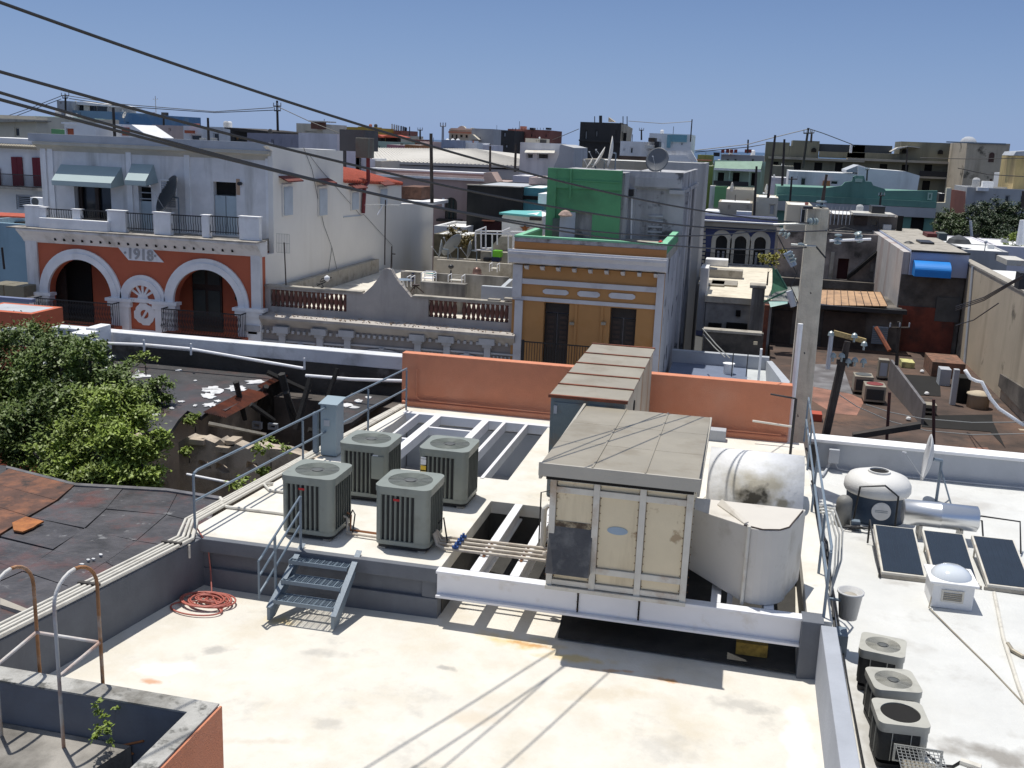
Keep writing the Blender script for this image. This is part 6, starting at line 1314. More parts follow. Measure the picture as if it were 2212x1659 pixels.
# ------------------------------------------------------------------ ochre house with the green rooftop room
m_ochre = M('ochre_stucco', (.43, .22, .08), rough=.88, var=.06, dirt=(.38, .17, .04), da=.2)
m_lilac = M('lilac_white_trim', (.56, .55, .56), var=.08, dirt=(.36, .34, .36), da=.3)
m_green = M('bright_green_stucco', (.095, .30, .14), rough=.85, var=.1, vs=.7, dirt=(.065, .19, .09), da=.3, ds=.4)
m_gtop = M('mint_coping', (.20, .48, .30), bump=.03)
YX0, YX1 = PY('c', 68, 1100, YS).x, PY('c', 1008, 1100, YS).x
Yh = thing('ochre_house', 'narrow ochre house with white cornice and a bright green rooftop room', 'building', ((YX0+YX1)/2, YS, -10))
zq = lambda y: PY('c', 540, y, YS).z
d1, d2, d3 = R('c', 255, 1203, 412, 1560, YS), R('c', 665, 1235, 828, 1560, YS), R('c', 465, 1218, 610, 1480, YS)
MB().plate(rect(YX0, YX1, -10, zq(990)), [rect(d1[0], d1[1], -4.2, d1[3]), rect(d2[0], d2[1], -4.2, d2[3])], YS, YS+.4).obj('front_wall', m_ochre, Yh)
for d in (d1, d2):
    for s_ in (0, 1):
        w2 = (d[1]-d[0])/2
        lf = MB().box(d[0]+s_*w2+.03, d[0]+(s_+1)*w2-.03, YS+.28, YS+.34, -4.2, d[3]-.5).obj('door_leaf', M('very_dark_brown_door', (.022, .016, .013), rough=.6, var=.3, vs=6), Yh)
        for k in range(7): MB().box(d[0]+s_*w2+.12, d[0]+(s_+1)*w2-.12, YS+.265, YS+.28, d[3]-.75-k*.22, d[3]-.62-k*.22).obj('door_slat', m_wood, lf)
    MB().box(d[0]+.03, d[1]-.03, YS+.28, YS+.34, d[3]-.46, d[3]-.02).obj('transom', M('very_dark_brown_door', (.022, .016, .013)), Yh)
MB().plate(rect(d3[0]-.12, d3[1]+.12, -4.2, d3[3]+.1), [rect(d3[0], d3[1], -4.1, d3[3])], YS-.05, YS-.002).obj('recessed_panel_frame', m_ochre, Yh)
for x in (435, 632):
    p = PY('c', x, 1330, YS-.1); MB().box(p.x-.1, p.x+.1, YS-.18, YS-.01, p.z-.06, p.z+.06).obj('wall_lamp', m_sheet, Yh)
for y0, y1, pr2 in ((1076, 1108, .08), (1188, 1212, .06)):
    MB().box(YX0+.02, YX1-.02, YS-pr2, YS-.003, zq(y1), zq(y0)).obj('string_course', m_lilac, Yh)
MB().box(YX0, YX0+.42, YS-.12, YS-.004, zq(1195), zq(990)).obj('pilaster', m_lilac, Yh); MB().box(YX0+.14, YX0+.5, YS-.12, YS-.004, -10, zq(1215)).obj('pilaster', m_lilac, Yh)
MB().box(YX1-.30, YX1+.0, YS-.12, YS-.004, -10, zq(990)).obj('pilaster', m_lilac, Yh)
for x0, y0, x1, y1 in ((255, 1118, 415, 1150), (470, 1130, 610, 1165), (665, 1142, 830, 1177)):
    X0, X1, Z0, Z1 = R('c', x0, y0, x1, y1, YS); h = (Z1-Z0)/2
    o_ = [(X0+.12, Z0), (X0, Z0+h*.6), (X0, Z0+h*1.4), (X0+.12, Z1), (X1-.12, Z1), (X1, Z0+h*1.4), (X1, Z0+h*.6), (X1-.12, Z0)]
    MB().prism([(a, YS-.05, b_) for a, b_ in o_], (0, .045, 0)).obj('plaque', m_lilac, Yh)
for k in range(9):
    x = YX0+.55+k*(YX1-YX0-1.0)/8; MB().prism([(x, YS-.42, zq(990)+.0), (x, YS-.0, zq(990)), (x, YS-.0, zq(990)-.2), (x, YS-.15, zq(990)-.16)], (.16, 0, 0)).obj('corbel', m_lilac, Yh)
MB().prism([(YX0-.12, YS, zq(985)), (YX0-.12, YS-.5, zq(970)), (YX0-.12, YS-.52, zq(940)), (YX0-.12, YS-.66, zq(915)), (YX0-.12, YS-.66, zq(900)), (YX0-.12, YS+.4, zq(895)), (YX0-.12, YS+.4, zq(985))], (YX1-YX0+.2, 0, 0)).obj('cornice', m_lilac, Yh)
MB().box(YX0-.14, YX1+.12, YS-.69, YS-.62, zq(897), zq(885)).obj('gutter', m_beam, Yh)
MB().box(YX0-.05, YX1+.05, YS-.55, YS-.02, zq(900), zq(892)).obj('rusty_ledge', M('rust_stained_ledge', (.26, .15, .08), var=.4, vs=4, dirt=(.4, .36, .32), da=.4, ds=4), Yh)
MB().box(YX0, YX1, YS-.02, YS+.25, zq(893), zq(845)).obj('ochre_band', m_ochre, Yh)
MB().box(YX0, YX1, YS+.0, YS+.26, zq(844), zq(818)).obj('terrace_parapet', M('stained_pale_band', (.42, .42, .43), dirt=(.12, .11, .1), da=.5, ds=2), Yh)
MB().box(YX0-.02, YX1+.02, YS-.03, YS+.3, zq(818), zq(806)).obj('parapet_coping', m_gtop, Yh)
zt1 = zq(806)
YB1, YB2 = 50.0, 52.5
MB().box(YX0, YX0+.25, YS+.3, YB1, zq(893), zt1-.08).obj('terrace_parapet_side', m_green, Yh); MB().box(YX0-.02, YX0+.27, YS+.3, YB1, zt1-.08, zt1).obj('parapet_coping', m_gtop, Yh)
MB().box(YX1-.27, YX1-.03, YS+.3, YB2, zq(893), zt1-.08).obj('terrace_parapet_side', m_green, Yh); MB().box(YX1-.29, YX1-.0, YS+.3, YB2, zt1-.08, zt1).obj('parapet_coping', m_gtop, Yh)
MB().box(YX0+.02, YX1-.02, YS+.27, YB2+6, zq(893)-.3, zq(880)).obj('terrace_floor', m_conc, Yh)
MB().box(YX0+.02, YX1-.02, YS+.42, 66, -10, zq(893)-.32).obj('body', M('streaked_side_render', (.42, .42, .44), var=.1, vs=.4, dirt=(.14, .14, .15), da=.5, ds=.8, streak=1, d2=((.03, .03, .035), .57, .5, .05, .85)), Yh)
gx0, gx1 = PY('c', 283, 500, YB1).x, PY('c', 742, 500, YB1).x; gz = PY('c', 500, 370, YB1).z; zfl = zq(880)
dd_ = R('c', 448, 640, 558, 825, YB1)
MB().plate(rect(gx0, gx1, zfl, gz), [rect(dd_[0], dd_[1], zfl+.02, dd_[3])], YB1, YB1+.3).obj('green_room_wall', m_green, Yh)
MB().box(dd_[0]-.2, dd_[1]+.2, YB1+.8, YB1+.85, zfl, dd_[3]+.2).obj('dark_room', m_void, Yh)
MB().box(gx0, gx0+.45, YB1-.12, YB1-.002, zfl, gz).obj('green_pilaster', m_green, Yh); MB().box(gx0+.45, gx1, YB1-.10, YB1-.003, PY('c', 500, 492, YB1).z, gz).obj('green_frieze', m_green, Yh)
MB().box(gx0+.4, gx1, YB1-.14, YB1-.101, PY('c', 500, 445, YB1).z, PY('c', 500, 438, YB1).z).obj('frieze_moulding', m_green, Yh)
MB().box(gx0, gx1+.1, YB1+.31, YB1+8, zfl, gz-.1).obj('green_room_body', m_mgrey, Yh)
MB().cyl((PY('c', 428, 500, YB1).x, YB1-.15, zfl+2), (PY('c', 428, 500, YB1).x, YB1-.15, gz), .05).obj('downpipe', m_green, Yh)
X0, X1, Z0, Z1 = R('c', 368, 640, 448, 822, YB1-.3); MB().prism([(X0, YB1-.75, zfl), (X1, YB1-.05, zfl), (X1, YB1-.0, zfl), (X0, YB1-.7, zfl)], (0, 0, dd_[3]-zfl)).obj('open_door', M('pale_blue_steel_door', (.42, .46, .52), dirt=(.3, .3, .33), da=.4), Yh)
X0, X1, Z0, Z1 = R('c', 315, 675, 362, 822, YB1-.2); MB().box(X0, X1, YB1-.3, YB1-.13, zfl, Z1).obj('meter_cabinet', M('dark_green_metal', (.07, .10, .085), rough=.5), Yh)
p = PY('c', 395, 655, YB1-.8); MB().lathe((p.x, p.y, p.z), [(.3, -.05), (.35, .0), (.2, .18), (.001, .25)], 8).top('hanging_hat', M('brown_white_cap', (.42, .3, .25), var=.5, vs=5), 'brown and white bundle on top of the open pale blue door', 'bundle')
p = PY('c', 988, 815, YS+.6); t_ = thing('potted_flower', 'red flowered pot plant on the green terrace', 'plant', (p.x, YS+.6, p.z-.5))
MB().lathe((p.x, YS+.6, p.z-.5), [(.1, 0), (.15, .25), (.15, .27)], 10).obj('pot', m_rtile, t_); MB().lathe((p.x, YS+.6, p.z-.2), [(.03, -.1), (.12, .0), (.1, .16), (.001, .24)], 7).obj('blossom', M('red_petals', (.5, .04, .03), bump=0), t_)
p = PY('c', 140, 800, YS+.8); c_ = (p.x, YS+.9, p.z, .22, .9); tree('potted_shrub', 'little yellow-green plant at the left corner of the green terrace', 'plant', (p.x, YS+.9, p.z-.6), [c_, (p.x+.4, YS+.9, p.z-.05, .15, .8)], 160, .05, m_lf2, (.3, .01))
# grey wing
wx1 = YX1-.02
gz2 = PY('c', 930, 385, YB2).z; wx0 = PY('c', 735, 500, YB2).x
mid = R('c', 820, 492, 1108, 1000, YB2)
MB().plate(rect(wx0, wx1, zfl, gz2), [rect(mid[0], mid[1], zfl+.05, mid[3])], YB2, YB2+.35).obj('grey_wing_wall', m_mgrey, Yh)
MB().box(mid[0]-.1, mid[1]+.1, YB2+.22, YB2+.3, zfl, mid[3]+.1).obj('recessed_wall', m_mgrey, Yh)
MB().box(wx0+.02, wx1-.25, YB2+.36, 66, zfl, gz2-.15).obj('wing_body', m_mgrey, Yh)
MB().box(mid[0]-.1, wx1, YB2-.12, YB2-.003, PY('c', 930, 480, YB2).z, PY('c', 930, 420, YB2).z).obj('wing_frieze', m_mgrey, Yh)
for y, z0_, z1_, e_ in ((0, .0, .35, .35),):
    MB().box(wx1-.6, wx1+.12, YB2-.12, 66, PY('c', 1190, 530, YB2).z, PY('c', 1190, 505, YB2).z).obj('side_cornice', m_mgrey, Yh)
MB().box(wx1-.22, wx1+.015, YB2+.36, 66, zfl-3, gz2-.02).obj('side_wall', m_mgrey, Yh)
MB().box(wx1-.01, wx1+.16, 55.5, 57, -10, PY('c', 1190, 530, YB2).z-.02).obj('side_buttress', m_mgrey, Yh); MB().box(wx1-.01, wx1+.13, 61.5, 63, -10, PY('c', 1190, 530, YB2).z-.02).obj('side_buttress', m_mgrey, Yh)
X0, X1, Z0, Z1 = R('c', 895, 710, 1005, 785, YB2)
vt = MB().plate(rect(X0, X1, Z0, Z1), [rect(X0+.08, X1-.08, Z0+.08, Z1-.08)], YB2+.16, YB2+.21).obj('wall_vent', m_mgrey, Yh)
for k in range(4): MB().box(X0+.08, X1-.08, YB2+.15, YB2+.2, Z0+.14+k*.26, Z0+.24+k*.26).obj('vent_slat', m_lgrey, vt)
p = PY('c', 808, 520, YB2-.1); q_ = PY('c', 803, 790, YB2-.1); MB().tube([(p.x, YB2-.1, p.z), (q_.x, YB2-.1, zfl)], .05).obj('white_downpipe', m_white2, Yh); MB().box(p.x-.15, p.x+.1, YB2-.3, YB2, p.z-.15, p.z+.2).obj('pipe_head', m_iron, Yh)
bl3 = R('c', 120, 1455, 590, 1600, YS-.6)
b = MB(); t = MB().box(bl3[0], d2[1]+.5, YS-.65, YS-.6, bl3[3]-.05, bl3[3]).box(bl3[0], bl3[0]+.12, YS-.7, YS-.58, bl3[2]-1, bl3[3]+.05); t.obj('balcony_rail', m_iron, Yh)
for k in range(58):
    x = bl3[0]+.12*k
    if x < d2[1]+.45: b.cyl((x, YS-.62, bl3[3]-1.5), (x, YS-.62, bl3[3]), .014, n=4)
o = b.obj('balcony_bars', m_iron, Yh); o['kind'] = 'stuff'
# dishes on its roof: three edge-on, one facing
for (xa, ya), (xb, yb2), lab in (((885, 635), (800, 770), 'small white dish blade leaning at the left on the green roof'), ((1030, 510), (870, 765), 'long white dish blade, middle of the leaning three'), ((1115, 380), (1050, 760), 'tallest white dish blade standing nearly upright on the green roof')):
    a, b_ = PY('m', xa, ya, 57), PY('m', xb, yb2, 57); c = (a+b_)/2; ax = (a-b_); r = ax.length/2; ax.normalize()
    n_ = Vector((-ax.z, -.16, ax.x)).normalized()
    dish(lab, c, n_, r, base=(c.x+.3, 57.3, gz-.15), mat=M('ivory_dish', (.58, .56, .52), rough=.5), depth=.12, group='dishes on the green roof')
c = PY('m', 1640, 660, 58); dish('big round grey mesh dish on the roof behind the grey wing', c, (-.35, -.95, .30), .68, base=(c.x+.2, 58.4, gz2-.15), mat=M('grey_mesh_dish2', (.10, .11, .125), rough=.5), group='dishes on the green roof')

# ------------------------------------------------------------------ houses behind, from near to far (each measured on its own plane)
PAL = dict(white=(.72, .72, .72), lil=(.60, .58, .62), pink=(.54, .42, .38), cream=(.64, .58, .46), mint=(.38, .50, .41), sky=(.22, .34, .42), blue=(.085, .10, .21), grey=(.42, .42, .42), olive=(.21, .20, .145), dark=(.045, .042, .04), yellow=(.52, .33, .06), brick=(.32, .12, .09), salm=(.60, .25, .17), teal=(.13, .26, .21), beige=(.42, .37, .29), green=(.15, .34, .15), aqua=(.10, .30, .33), orange=(.48, .2, .08), lime=(.24, .30, .10))
def wm(k, da=.3):
    c = PAL[k]; return M('far_'+k, c, var=.1, vs=.5, dirt=tuple(q*.55 for q in c), da=da, ds=.35, streak=1, bump=.05)
def hs(label, f, x0, y0, x1, y1, Y, d, col, wins=(), name='far_house', grp='houses in the background', **k):
    if not wins and name == 'far_house' and Y > 90 and x1-x0 > 100:
        r_ = random.Random(int(x0+y0)); s_ = (x1-x0)*.07; wins = [(x0+(x1-x0)*u, y0+s_*1.2, x0+(x1-x0)*u+s_, y0+s_*2.8) for u in r_.sample((.12, .3, .5, .7, .85), r_.randint(1, 3))]
    h = house(name, label, f, x0, y0, x1, y1, Y, d, wm(col) if isinstance(col, str) else col, wins, group=grp, **k)
    if name == 'far_house' and Y > 60:
        X0, X1, _, Z1 = R(f, x0, y0, x1, y1, Y); r_ = random.Random(int(x0*7+Y)); w_ = X1-X0; cs_ = ('white', 'grey', 'cream', 'brick', 'dark')
        for q in range(2 if w_ > 5 else 1):
            x = X0+w_*r_.uniform(.1, .85); s_ = min(w_*.12, r_.uniform(.5, 1.3)); y = Y+d*r_.uniform(.3, .7); t_ = r_.random()
            if t_ < .35: MB().lathe((x, y, Z1-.4), [(s_*.45, 0), (s_*.45, s_*.8+.4), (s_*.3, s_+.4), (.01, s_*1.05+.4)], 10).obj('roof_tank', wm(r_.choice(cs_)), h)
            elif t_ < .75: MB().box(x-s_*.6, x+s_*.6, y, y+s_, Z1-.4, Z1+s_*.7).obj('roof_hut', wm(r_.choice(cs_)), h)
            else: MB().cyl((x, y, Z1-.4), (x, y, Z1+s_*1.6), .04, n=4).obj('aerial_mast', m_iron, h)
    return h
def det(par, nm, mat, f, x0, y0, x1, y1, Y, d=-.15): return fbox(par, nm, mat if not isinstance(mat, str) else wm(mat), f, x0, y0, x1, y1, Y, d)

# left edge
h = hs('white house with dark red shutters and an iron balcony at the left edge', 'j', -260, 690, 500, 1660, 62, 12, 'white', [(150, 815, 270, 1150), (395, 822, 495, 1155), (190, 1255, 385, 1430)], name='red_shutter_house')
m_dred = M('dark_red_shutter', (.15, .012, .02), rough=.7, var=.1)
for a in ((148, 812, 212, 1150), (215, 812, 272, 1150), (393, 820, 445, 1155), (447, 820, 497, 1155), (-60, 940, 8, 1150)): det(h, 'shutter', m_dred, 'j', *a, 61.95, -.08)
X0, X1, Z0, Z1 = R('j', -260, 1010, 500, 1160, 61); balcony(h, X0, X1, 62, 60.9, Z0, Z1, 60, belly=.02, smat=m_conc)
det(h, 'eave', 'white', 'j', -260, 590, 460, 695, 61.8, 3); b = MB(); X0, X1, Z0, Z1 = R('j', -260, 660, 460, 695, 61.6)
for k in range(24): b.cyl((X0+(X1-X0)*k/24, 61.5, Z0), (X0+(X1-X0)*k/24, 62, Z1), .12, n=6)
b.obj('eave_tiles', m_sheet, h)['kind'] = 'stuff'
X0, X1, Z0, Z1 = R('j', 190, 1255, 385, 1430, 62)
for k in range(8): MB().box(X0, X1, 62.02, 62.08, Z0+.1+k*(Z1-Z0)/8, Z0+.16+k*(Z1-Z0)/8).obj('louvre', m_lgrey, h)
X0, X1, Z0, Z1 = R('j', 355, 1290, 500, 1385, 60); ac = thing('wall_air_conditioner', 'boxy outdoor unit under the balcony of the red-shuttered house', 'air conditioner', ((X0+X1)/2, 60, Z0))
MB().box(X0, X1, 60, 60.6, Z0, Z1).obj('casing', m_white2, ac, .02); MB().cyl((X0+.38, 60.0, (Z0+Z1)/2), (X0+.38, 59.96, (Z0+Z1)/2), .26, n=16).obj('fan_grille', m_well, ac)
MB().prism([PY('j', -200, 1455, 56), PY('j', 300, 1475, 56), PY('j', 300, 1515, 55), PY('j', -200, 1495, 55)], (0, .2, -.1)).top('red_canopy', m_rtile, 'low red tiled canopy left of the terrace end pillar', 'roof')
hs('pale blue wall with a grey pole standing below the arcade house cornice', 'p', -300, 200, 292, 1000, 54, 6, 'sky', name='blue_wall_house')
MB().cyl(PY('p', 20, 460, 48), PY('p', 45, 690, 48), .06).top('thin_pole', m_iron, 'thin dark pole before the pale blue wall at the left edge', 'pole')
def deck(lab, f, pts, z, mat, th=8, name='low_roof', cat='roof', grp=None):
    P3 = flat(f, pts, z); b = MB().prism([p for p in P3], (0, 0, -th)); return b.top(name, mat, lab, cat, grp)
rfz = -3.2
t_ = thing('cream_metal_roof', 'cream ribbed metal roof with a pyramid skylight at the left edge', 'roof', tuple(G('p', 150, 780, rfz)))
P3 = flat('p', ((-300, 710), (305, 680), (318, 860), (-300, 845)), rfz); MB().prism(P3, (0, 0, -6)).obj('roof_plate', M('cream_roof', (.62, .58, .46), rough=.6), t_)
for k in range(9):
    a, b_ = P3[0].lerp(P3[1], k/9), P3[3].lerp(P3[2], k/9); MB().prism([a, a+Vector((.07, 0, 0)), b_+Vector((.07, 0, 0)), b_], (0, 0, .06)).obj('rib', m_trim, t_)
c = G('p', 80, 775, rfz); MB().add([(c.x-.5, c.y-.7, rfz+.02), (c.x+.5, c.y-.7, rfz+.02), (c.x+.5, c.y+.7, rfz+.02), (c.x-.5, c.y+.7, rfz+.02), (c.x, c.y, rfz+.3)], [(0, 1, 4), (1, 2, 4), (2, 3, 4), (3, 0, 4)]).obj('skylight', m_white2, t_)
tbox('p', 45, 865, 255, 985, 44, 1.3, 'box_unit', M('olive_brown_box', (.17, .15, .10), rough=.6), 'big olive brown rooftop unit at the left edge, right one of the pair', 'air conditioner', bev=.03)
tbox('p', -120, 850, 38, 985, 44.3, 1.3, 'box_unit', M('olive_brown_box', (.17, .15, .10)), 'big olive brown rooftop unit cut by the left edge', 'air conditioner', bev=.03)
deck('white roof court with blue-grey kerbs at the left edge', 'p', ((-300, 1000), (332, 1010), (338, 1120), (-300, 1200)), -4.6, m_roof2)
for k, (y0, y1) in enumerate(((985, 1030), (1065, 1115))):
    tbox('p', -300, y0, 332, y1-8, 41.5-k*3.2, .3, 'kerb_wall', M('blue_grey_kerb', (.16, .19, .30)), ['upper', 'lower'][k] + ' blue-grey kerb wall on the white roof court at the left edge', 'wall')
hs('low brick-red wall building behind the dark tree at the left edge', 'p', -300, 1140, 345, 1600, 36, 2, m_coral, name='red_wall_building', par=.05, roofm=m_lgrey)
tbox('p', 20, 1335, 380, 1500, 31, .4, 'garden_wall', m_lgrey, 'pale grey wall with faded panels behind the dark tree', 'wall')
deck('white and dark slatted awning strip left of the cornice', 'j', ((-200, 1520), (295, 1520), (295, 1580), (-200, 1575)), 1.0, m_void, .4)

# upper left skyline
h = hs('long pale green-grey house with sloping roof at the far left', 'j', -300, 320, 430, 640, 105, 16, 'cream', [(170, 465, 230, 575)], par=.1)
MB().prism([PY('j', -300, 345, 104), PY('j', 60, 365, 104), PY('j', 400, 378, 104), PY('j', 400, 395, 104), PY('j', -300, 410, 104)], (0, 3, 0)).obj('sloping_eave', m_conc, h)
h = hs('pale mint house with a shuttered window behind the long far left house', 'j', 400, 335, 705, 640, 112, 12, 'mint', [(468, 362, 535, 462), (640, 350, 680, 390)], par=.2)
hs('small green-roofed shed beside the white stair hut', 'j', 605, 485, 755, 620, 88, 5, 'green', par=.05)
h = hs('white rooftop stair hut with a red door, left of two', 'j', 760, 408, 1125, 640, 86, 6, 'white', [(778, 475, 868, 600)], name='stair_hut', grp='stair huts with red doors', dark=m_coral, par=.05, fr=.03)
det(h, 'eave', m_white2, 'j', 730, 405, 880, 425, 85.8)
h = thing('stair_hut', 'white wedge shaped stair hut with a red door, right of two', 'building', mainloc('j', 1580, 600, 88, -10), 'stair huts with red doors')
MB().prism([PY('j', x, y, 88) for x, y in ((1420, 430), (1545, 432), (1770, 585), (1770, 680), (1420, 680))], (0, 4, 0)).obj('wall', m_white2, h); det(h, 'door', m_coral, 'j', 1438, 465, 1525, 560, 87.98, -.06)
h = hs('light blue house with a glazed penthouse, tallest of the upper left skyline', 'j', 770, 270, 1335, 640, 150, 15, 'sky', [(860, 345, 895, 385), (910, 350, 945, 395), (1015, 345, 1050, 420)])
X0, X1, Z0, Z1 = R('j', 820, 178, 1265, 290, 152); MB().box(X0, X1, 152, 160, Z0-1, Z1-.3).obj('penthouse', m_porch, h)
for k, (a, b_) in enumerate(((830, 885), (895, 935), (945, 980), (990, 1060), (1065, 1130), (1150, 1255))): det(h, 'penthouse_window', m_glass if k not in (3,) else m_trim, 'j', a, 190+k*4, b_, 262+k*5, 151.9)
MB().prism([PY('j', x, y, 151) for x, y in ((790, 172), (960, 160), (1290, 205), (1290, 222), (790, 190))], (0, 9, 0)).obj('penthouse_roof', m_white, h)
hs('grey-white stair tower at the left end of the light blue house', 'j', 682, 150, 768, 640, 148, 8, 'grey', [(705, 165, 730, 190)], par=.1)
h = hs('deep sky blue house with a rooftop dish in the upper left skyline', 'j', 1335, 308, 1790, 650, 140, 14, M('sky_blue_wall', (.10, .22, .38), var=.1, dirt=(.25, .33, .38), da=.4, ds=.4), [(1370, 395, 1395, 425), (1480, 398, 1520, 425)])
c = PY('j', 1460, 320, 138); dish('pale dish on the sky blue house', c, (-.5, -.8, .4), .5, base=(c.x, 138, c.z-1.2), mat=m_trim)
hs('beige-pink blank walled block right of the sky blue house', 'j', 1790, 440, 2175, 680, 120, 12, 'pink', par=.1)
h = hs('white house with a small red canopy and wide window in the left skyline', 'k', 130, 455, 680, 700, 118, 10, 'white', [(215, 550, 345, 635), (480, 530, 550, 640)], par=.2)
det(h, 'red_canopy', m_coral, 'k', 165, 500, 265, 535, 117.5, -.5)
for k in range(2):
    tbox('k', 315+k*130, 590, 365+k*130, 645, 100, .6, 'skylight_hood', m_trim, ['left', 'right'][k]+' of two slanted cream roof hoods above the white house parapet', 'hood', 'slanted roof hoods')
h = hs('dark weathered house with an overhanging roof and an orange door', 'k', 680, 490, 880, 700, 112, 8, 'dark', [(730, 540, 780, 620)], dark=m_ochre, par=.1)
MB().prism([PY('k', x, y, 110) for x, y in ((610, 465), (850, 480), (1170, 515), (1170, 542), (850, 520), (610, 478))], (0, 10, 0)).obj('overhanging_roof', m_pole, h)
det(h, 'dark_wall', 'dark', 'k', 860, 500, 1170, 545, 111.5, 8)
hs('grey-lilac block with two small windows in the left skyline', 'k', 878, 535, 1290, 740, 96, 9, M('grey_lilac', (.22, .22, .27), var=.06, dirt=(.16, .16, .2)), [(1015, 620, 1052, 658), (1160, 605, 1195, 665)], par=.2)
hs('small white house with a railed upper gallery', 'k', 1300, 578, 1480, 720, 115, 8, 'white', [(1315, 620, 1370, 668), (1380, 620, 1460, 668)], par=.3)
hs('cream stepped tower with a brown shutter box', 'k', 1455, 420, 1765, 560, 140, 9, 'cream', [(1560, 505, 1700, 530)], par=.2)
tbox('k', 1625, 395, 1705, 482, 138, 3, 'brown_box', M('brown_tank', (.16, .07, .045)), 'brown box on top of the cream stepped tower', 'box'); tbox('k', 1595, 385, 1760, 400, 137.8, 5, 'flat_canopy', m_trim, 'flat canopy over the brown box on the cream tower', 'canopy')
hs('plain lilac-white block above the white side wall', 'k', 1480, 535, 1935, 780, 84, 8, 'lil', par=.1)
h = hs('white cube house behind the tall pole near the red tiles', 'l', 80, 575, 265, 740, 90, 5, 'white', par=.1)
hs('cream lit wall block right of the red pipe tank', 'l', 285, 600, 430, 760, 92, 5, 'cream', par=.1)
t_ = thing('steel_water_tank', 'weathered round steel tank on dark steel legs beside the white side wall', 'water tank', mainloc('k', 2060, 950, 66, 2))
X0, X1, Z0, Z1 = R('k', 1935, 530, 2180, 730, 66); cx_ = (X0+X1)/2; rd_ = (X1-X0)/2
MB().lathe((cx_, 68, Z0), [(rd_, 0), (rd_, (Z1-Z0)*.8), (rd_*.7, Z1-Z0), (.01, (Z1-Z0)*1.05)], 18).obj('tank', m_galv, t_, smooth=True)
zb9 = PY('k', 2060, 960, 66).z
for x in (X0+.2, cx_-.6, cx_+.5, X1-.2): MB().box(x-.13, x+.13, 66.5, 66.8, zb9-1, Z0).obj('leg', M('dark_steel', (.06, .06, .065)), t_)
MB().box(X0, X1+.3, 66.4, 69, zb9+1.2, zb9+2.6).obj('dark_cabinet', M('dark_steel', (.06, .06, .065)), t_)

# centre skyline
h = hs('yellow house with narrow dark windows on the skyline', 'l', -20, 205, 345, 380, 190, 12, 'yellow', [(195, 280, 220, 320), (255, 275, 272, 320), (285, 278, 305, 335)], par=.2); det(h, 'parapet_block', 'yellow', 'l', 150, 200, 345, 245, 189.8, 4)
h = hs('green house under the red gabled pavilion', 'l', 300, 372, 620, 470, 165, 9, 'mint', [(345, 415, 375, 445), (385, 418, 415, 445)], par=.1)
for k, (a, b_) in enumerate(((345, 455), (440, 640))):
    rf = MB().prism([PY('l', x, y, 168) for x, y in ((a, 312), ((a+b_)/2-20, 290), (b_, 322), (b_, 330), (a, 320))], (0, 6, 0)).top('red_pavilion_roof', m_rtile, ['left', 'right'][k]+' red gabled pavilion roof below the antennas', 'roof', 'red pavilion roofs')
    tbox('l', a+35, 322, b_-30, 385, 171, 2, 'pavilion', m_wood, ['left', 'right'][k]+' dark pavilion under the red gabled roof', 'building', 'red pavilions')
t_ = hs('brick rooftop block carrying phone antennas', 'l', 575, 245, 725, 360, 200, 7, 'brick', [(640, 262, 655, 300)], par=.1, name='antenna_building')
for k, x in enumerate((548, 575, 602, 625, 655, 680, 700, 715)):
    MB().box(PY('l', x-5, 200, 200).x, PY('l', x+5, 200, 200).x, 200, 200.4, PY('l', x, 250-(k > 5)*0, 200).z, PY('l', x, 165+k*6, 200).z).obj('antenna_panel', m_lgrey if k < 4 else m_iron, t_)
MB().cyl(PY('l', 758, 310, 198), PY('l', 758, 198, 198), .1, n=6).obj('mast', m_iron, t_)
hs('cream low block right of the antenna building', 'l', 630, 305, 765, 420, 190, 8, 'cream', par=.1)
hs('pink long wall behind the big white hip roof', 'l', 490, 412, 700, 480, 150, 6, M('hot_pink', (.50, .22, .24)), par=.05)
hs('orange long wall next to the pink one', 'l', 700, 412, 880, 480, 150, 6, 'orange', par=.05)
hs('brown low house with dark openings under the skyline', 'l', 880, 375, 1130, 490, 156, 8, 'pink', [(1035, 440, 1100, 466), (900, 440, 960, 462)], par=.1)
hs('brown tiled low house left of the grey pole', 'l', 780, 348, 880, 420, 175, 6, 'brick', par=.05)
h = hs('blue-grey house with three white roof domes', 'l', 1130, 355, 1370, 500, 140, 9, M('blue_grey_wall', (.25, .29, .38), dirt=(.2, .22, .28)), [(1165, 440, 1190, 470), (1208, 442, 1275, 470), (1295, 445, 1322, 472)], par=.1)
for k in range(3):
    c = PY('l', 1180+k*62, 358, 140); MB().lathe((c.x, 141, c.z-.3), [(.28, .25), (.25, .4), (.12, .5), (.01, .53)], 10).obj('dome', m_white2, h)
hs('white low house right of the blue-grey one', 'l', 1370, 385, 1535, 500, 142, 8, 'white', par=.1)
hs('small white house with an aerial below the pink mansion', 'l', 1615, 415, 1740, 500, 146, 6, 'lil', par=.1)
h = hs('pale mansion with a curved gable and pink window hoods on the skyline', 'l', 1220, 230, 1500, 400, 230, 12, 'cream', [(1245, 285, 1275, 335), (1292, 285, 1325, 345), (1345, 288, 1385, 330), (1408, 290, 1445, 335)], par=.2)
MB().prism([PY('l', x, y, 229.6) for x, y in ((1230, 235), (1240, 213), (1320, 215), (1345, 195), (1370, 188), (1395, 195), (1415, 218), (1490, 222), (1490, 240))], (0, 1, 0)).obj('curved_gable', wm('cream'), h)
det(h, 'pink_hood', m_orange, 'l', 1225, 255, 1490, 278, 229, -.8)
h = hs('grey-white apartment block joined to the mansion on the skyline', 'l', 1485, 222, 1742, 430, 222, 14, 'grey', [(1580, 315, 1598, 345)], par=.3)
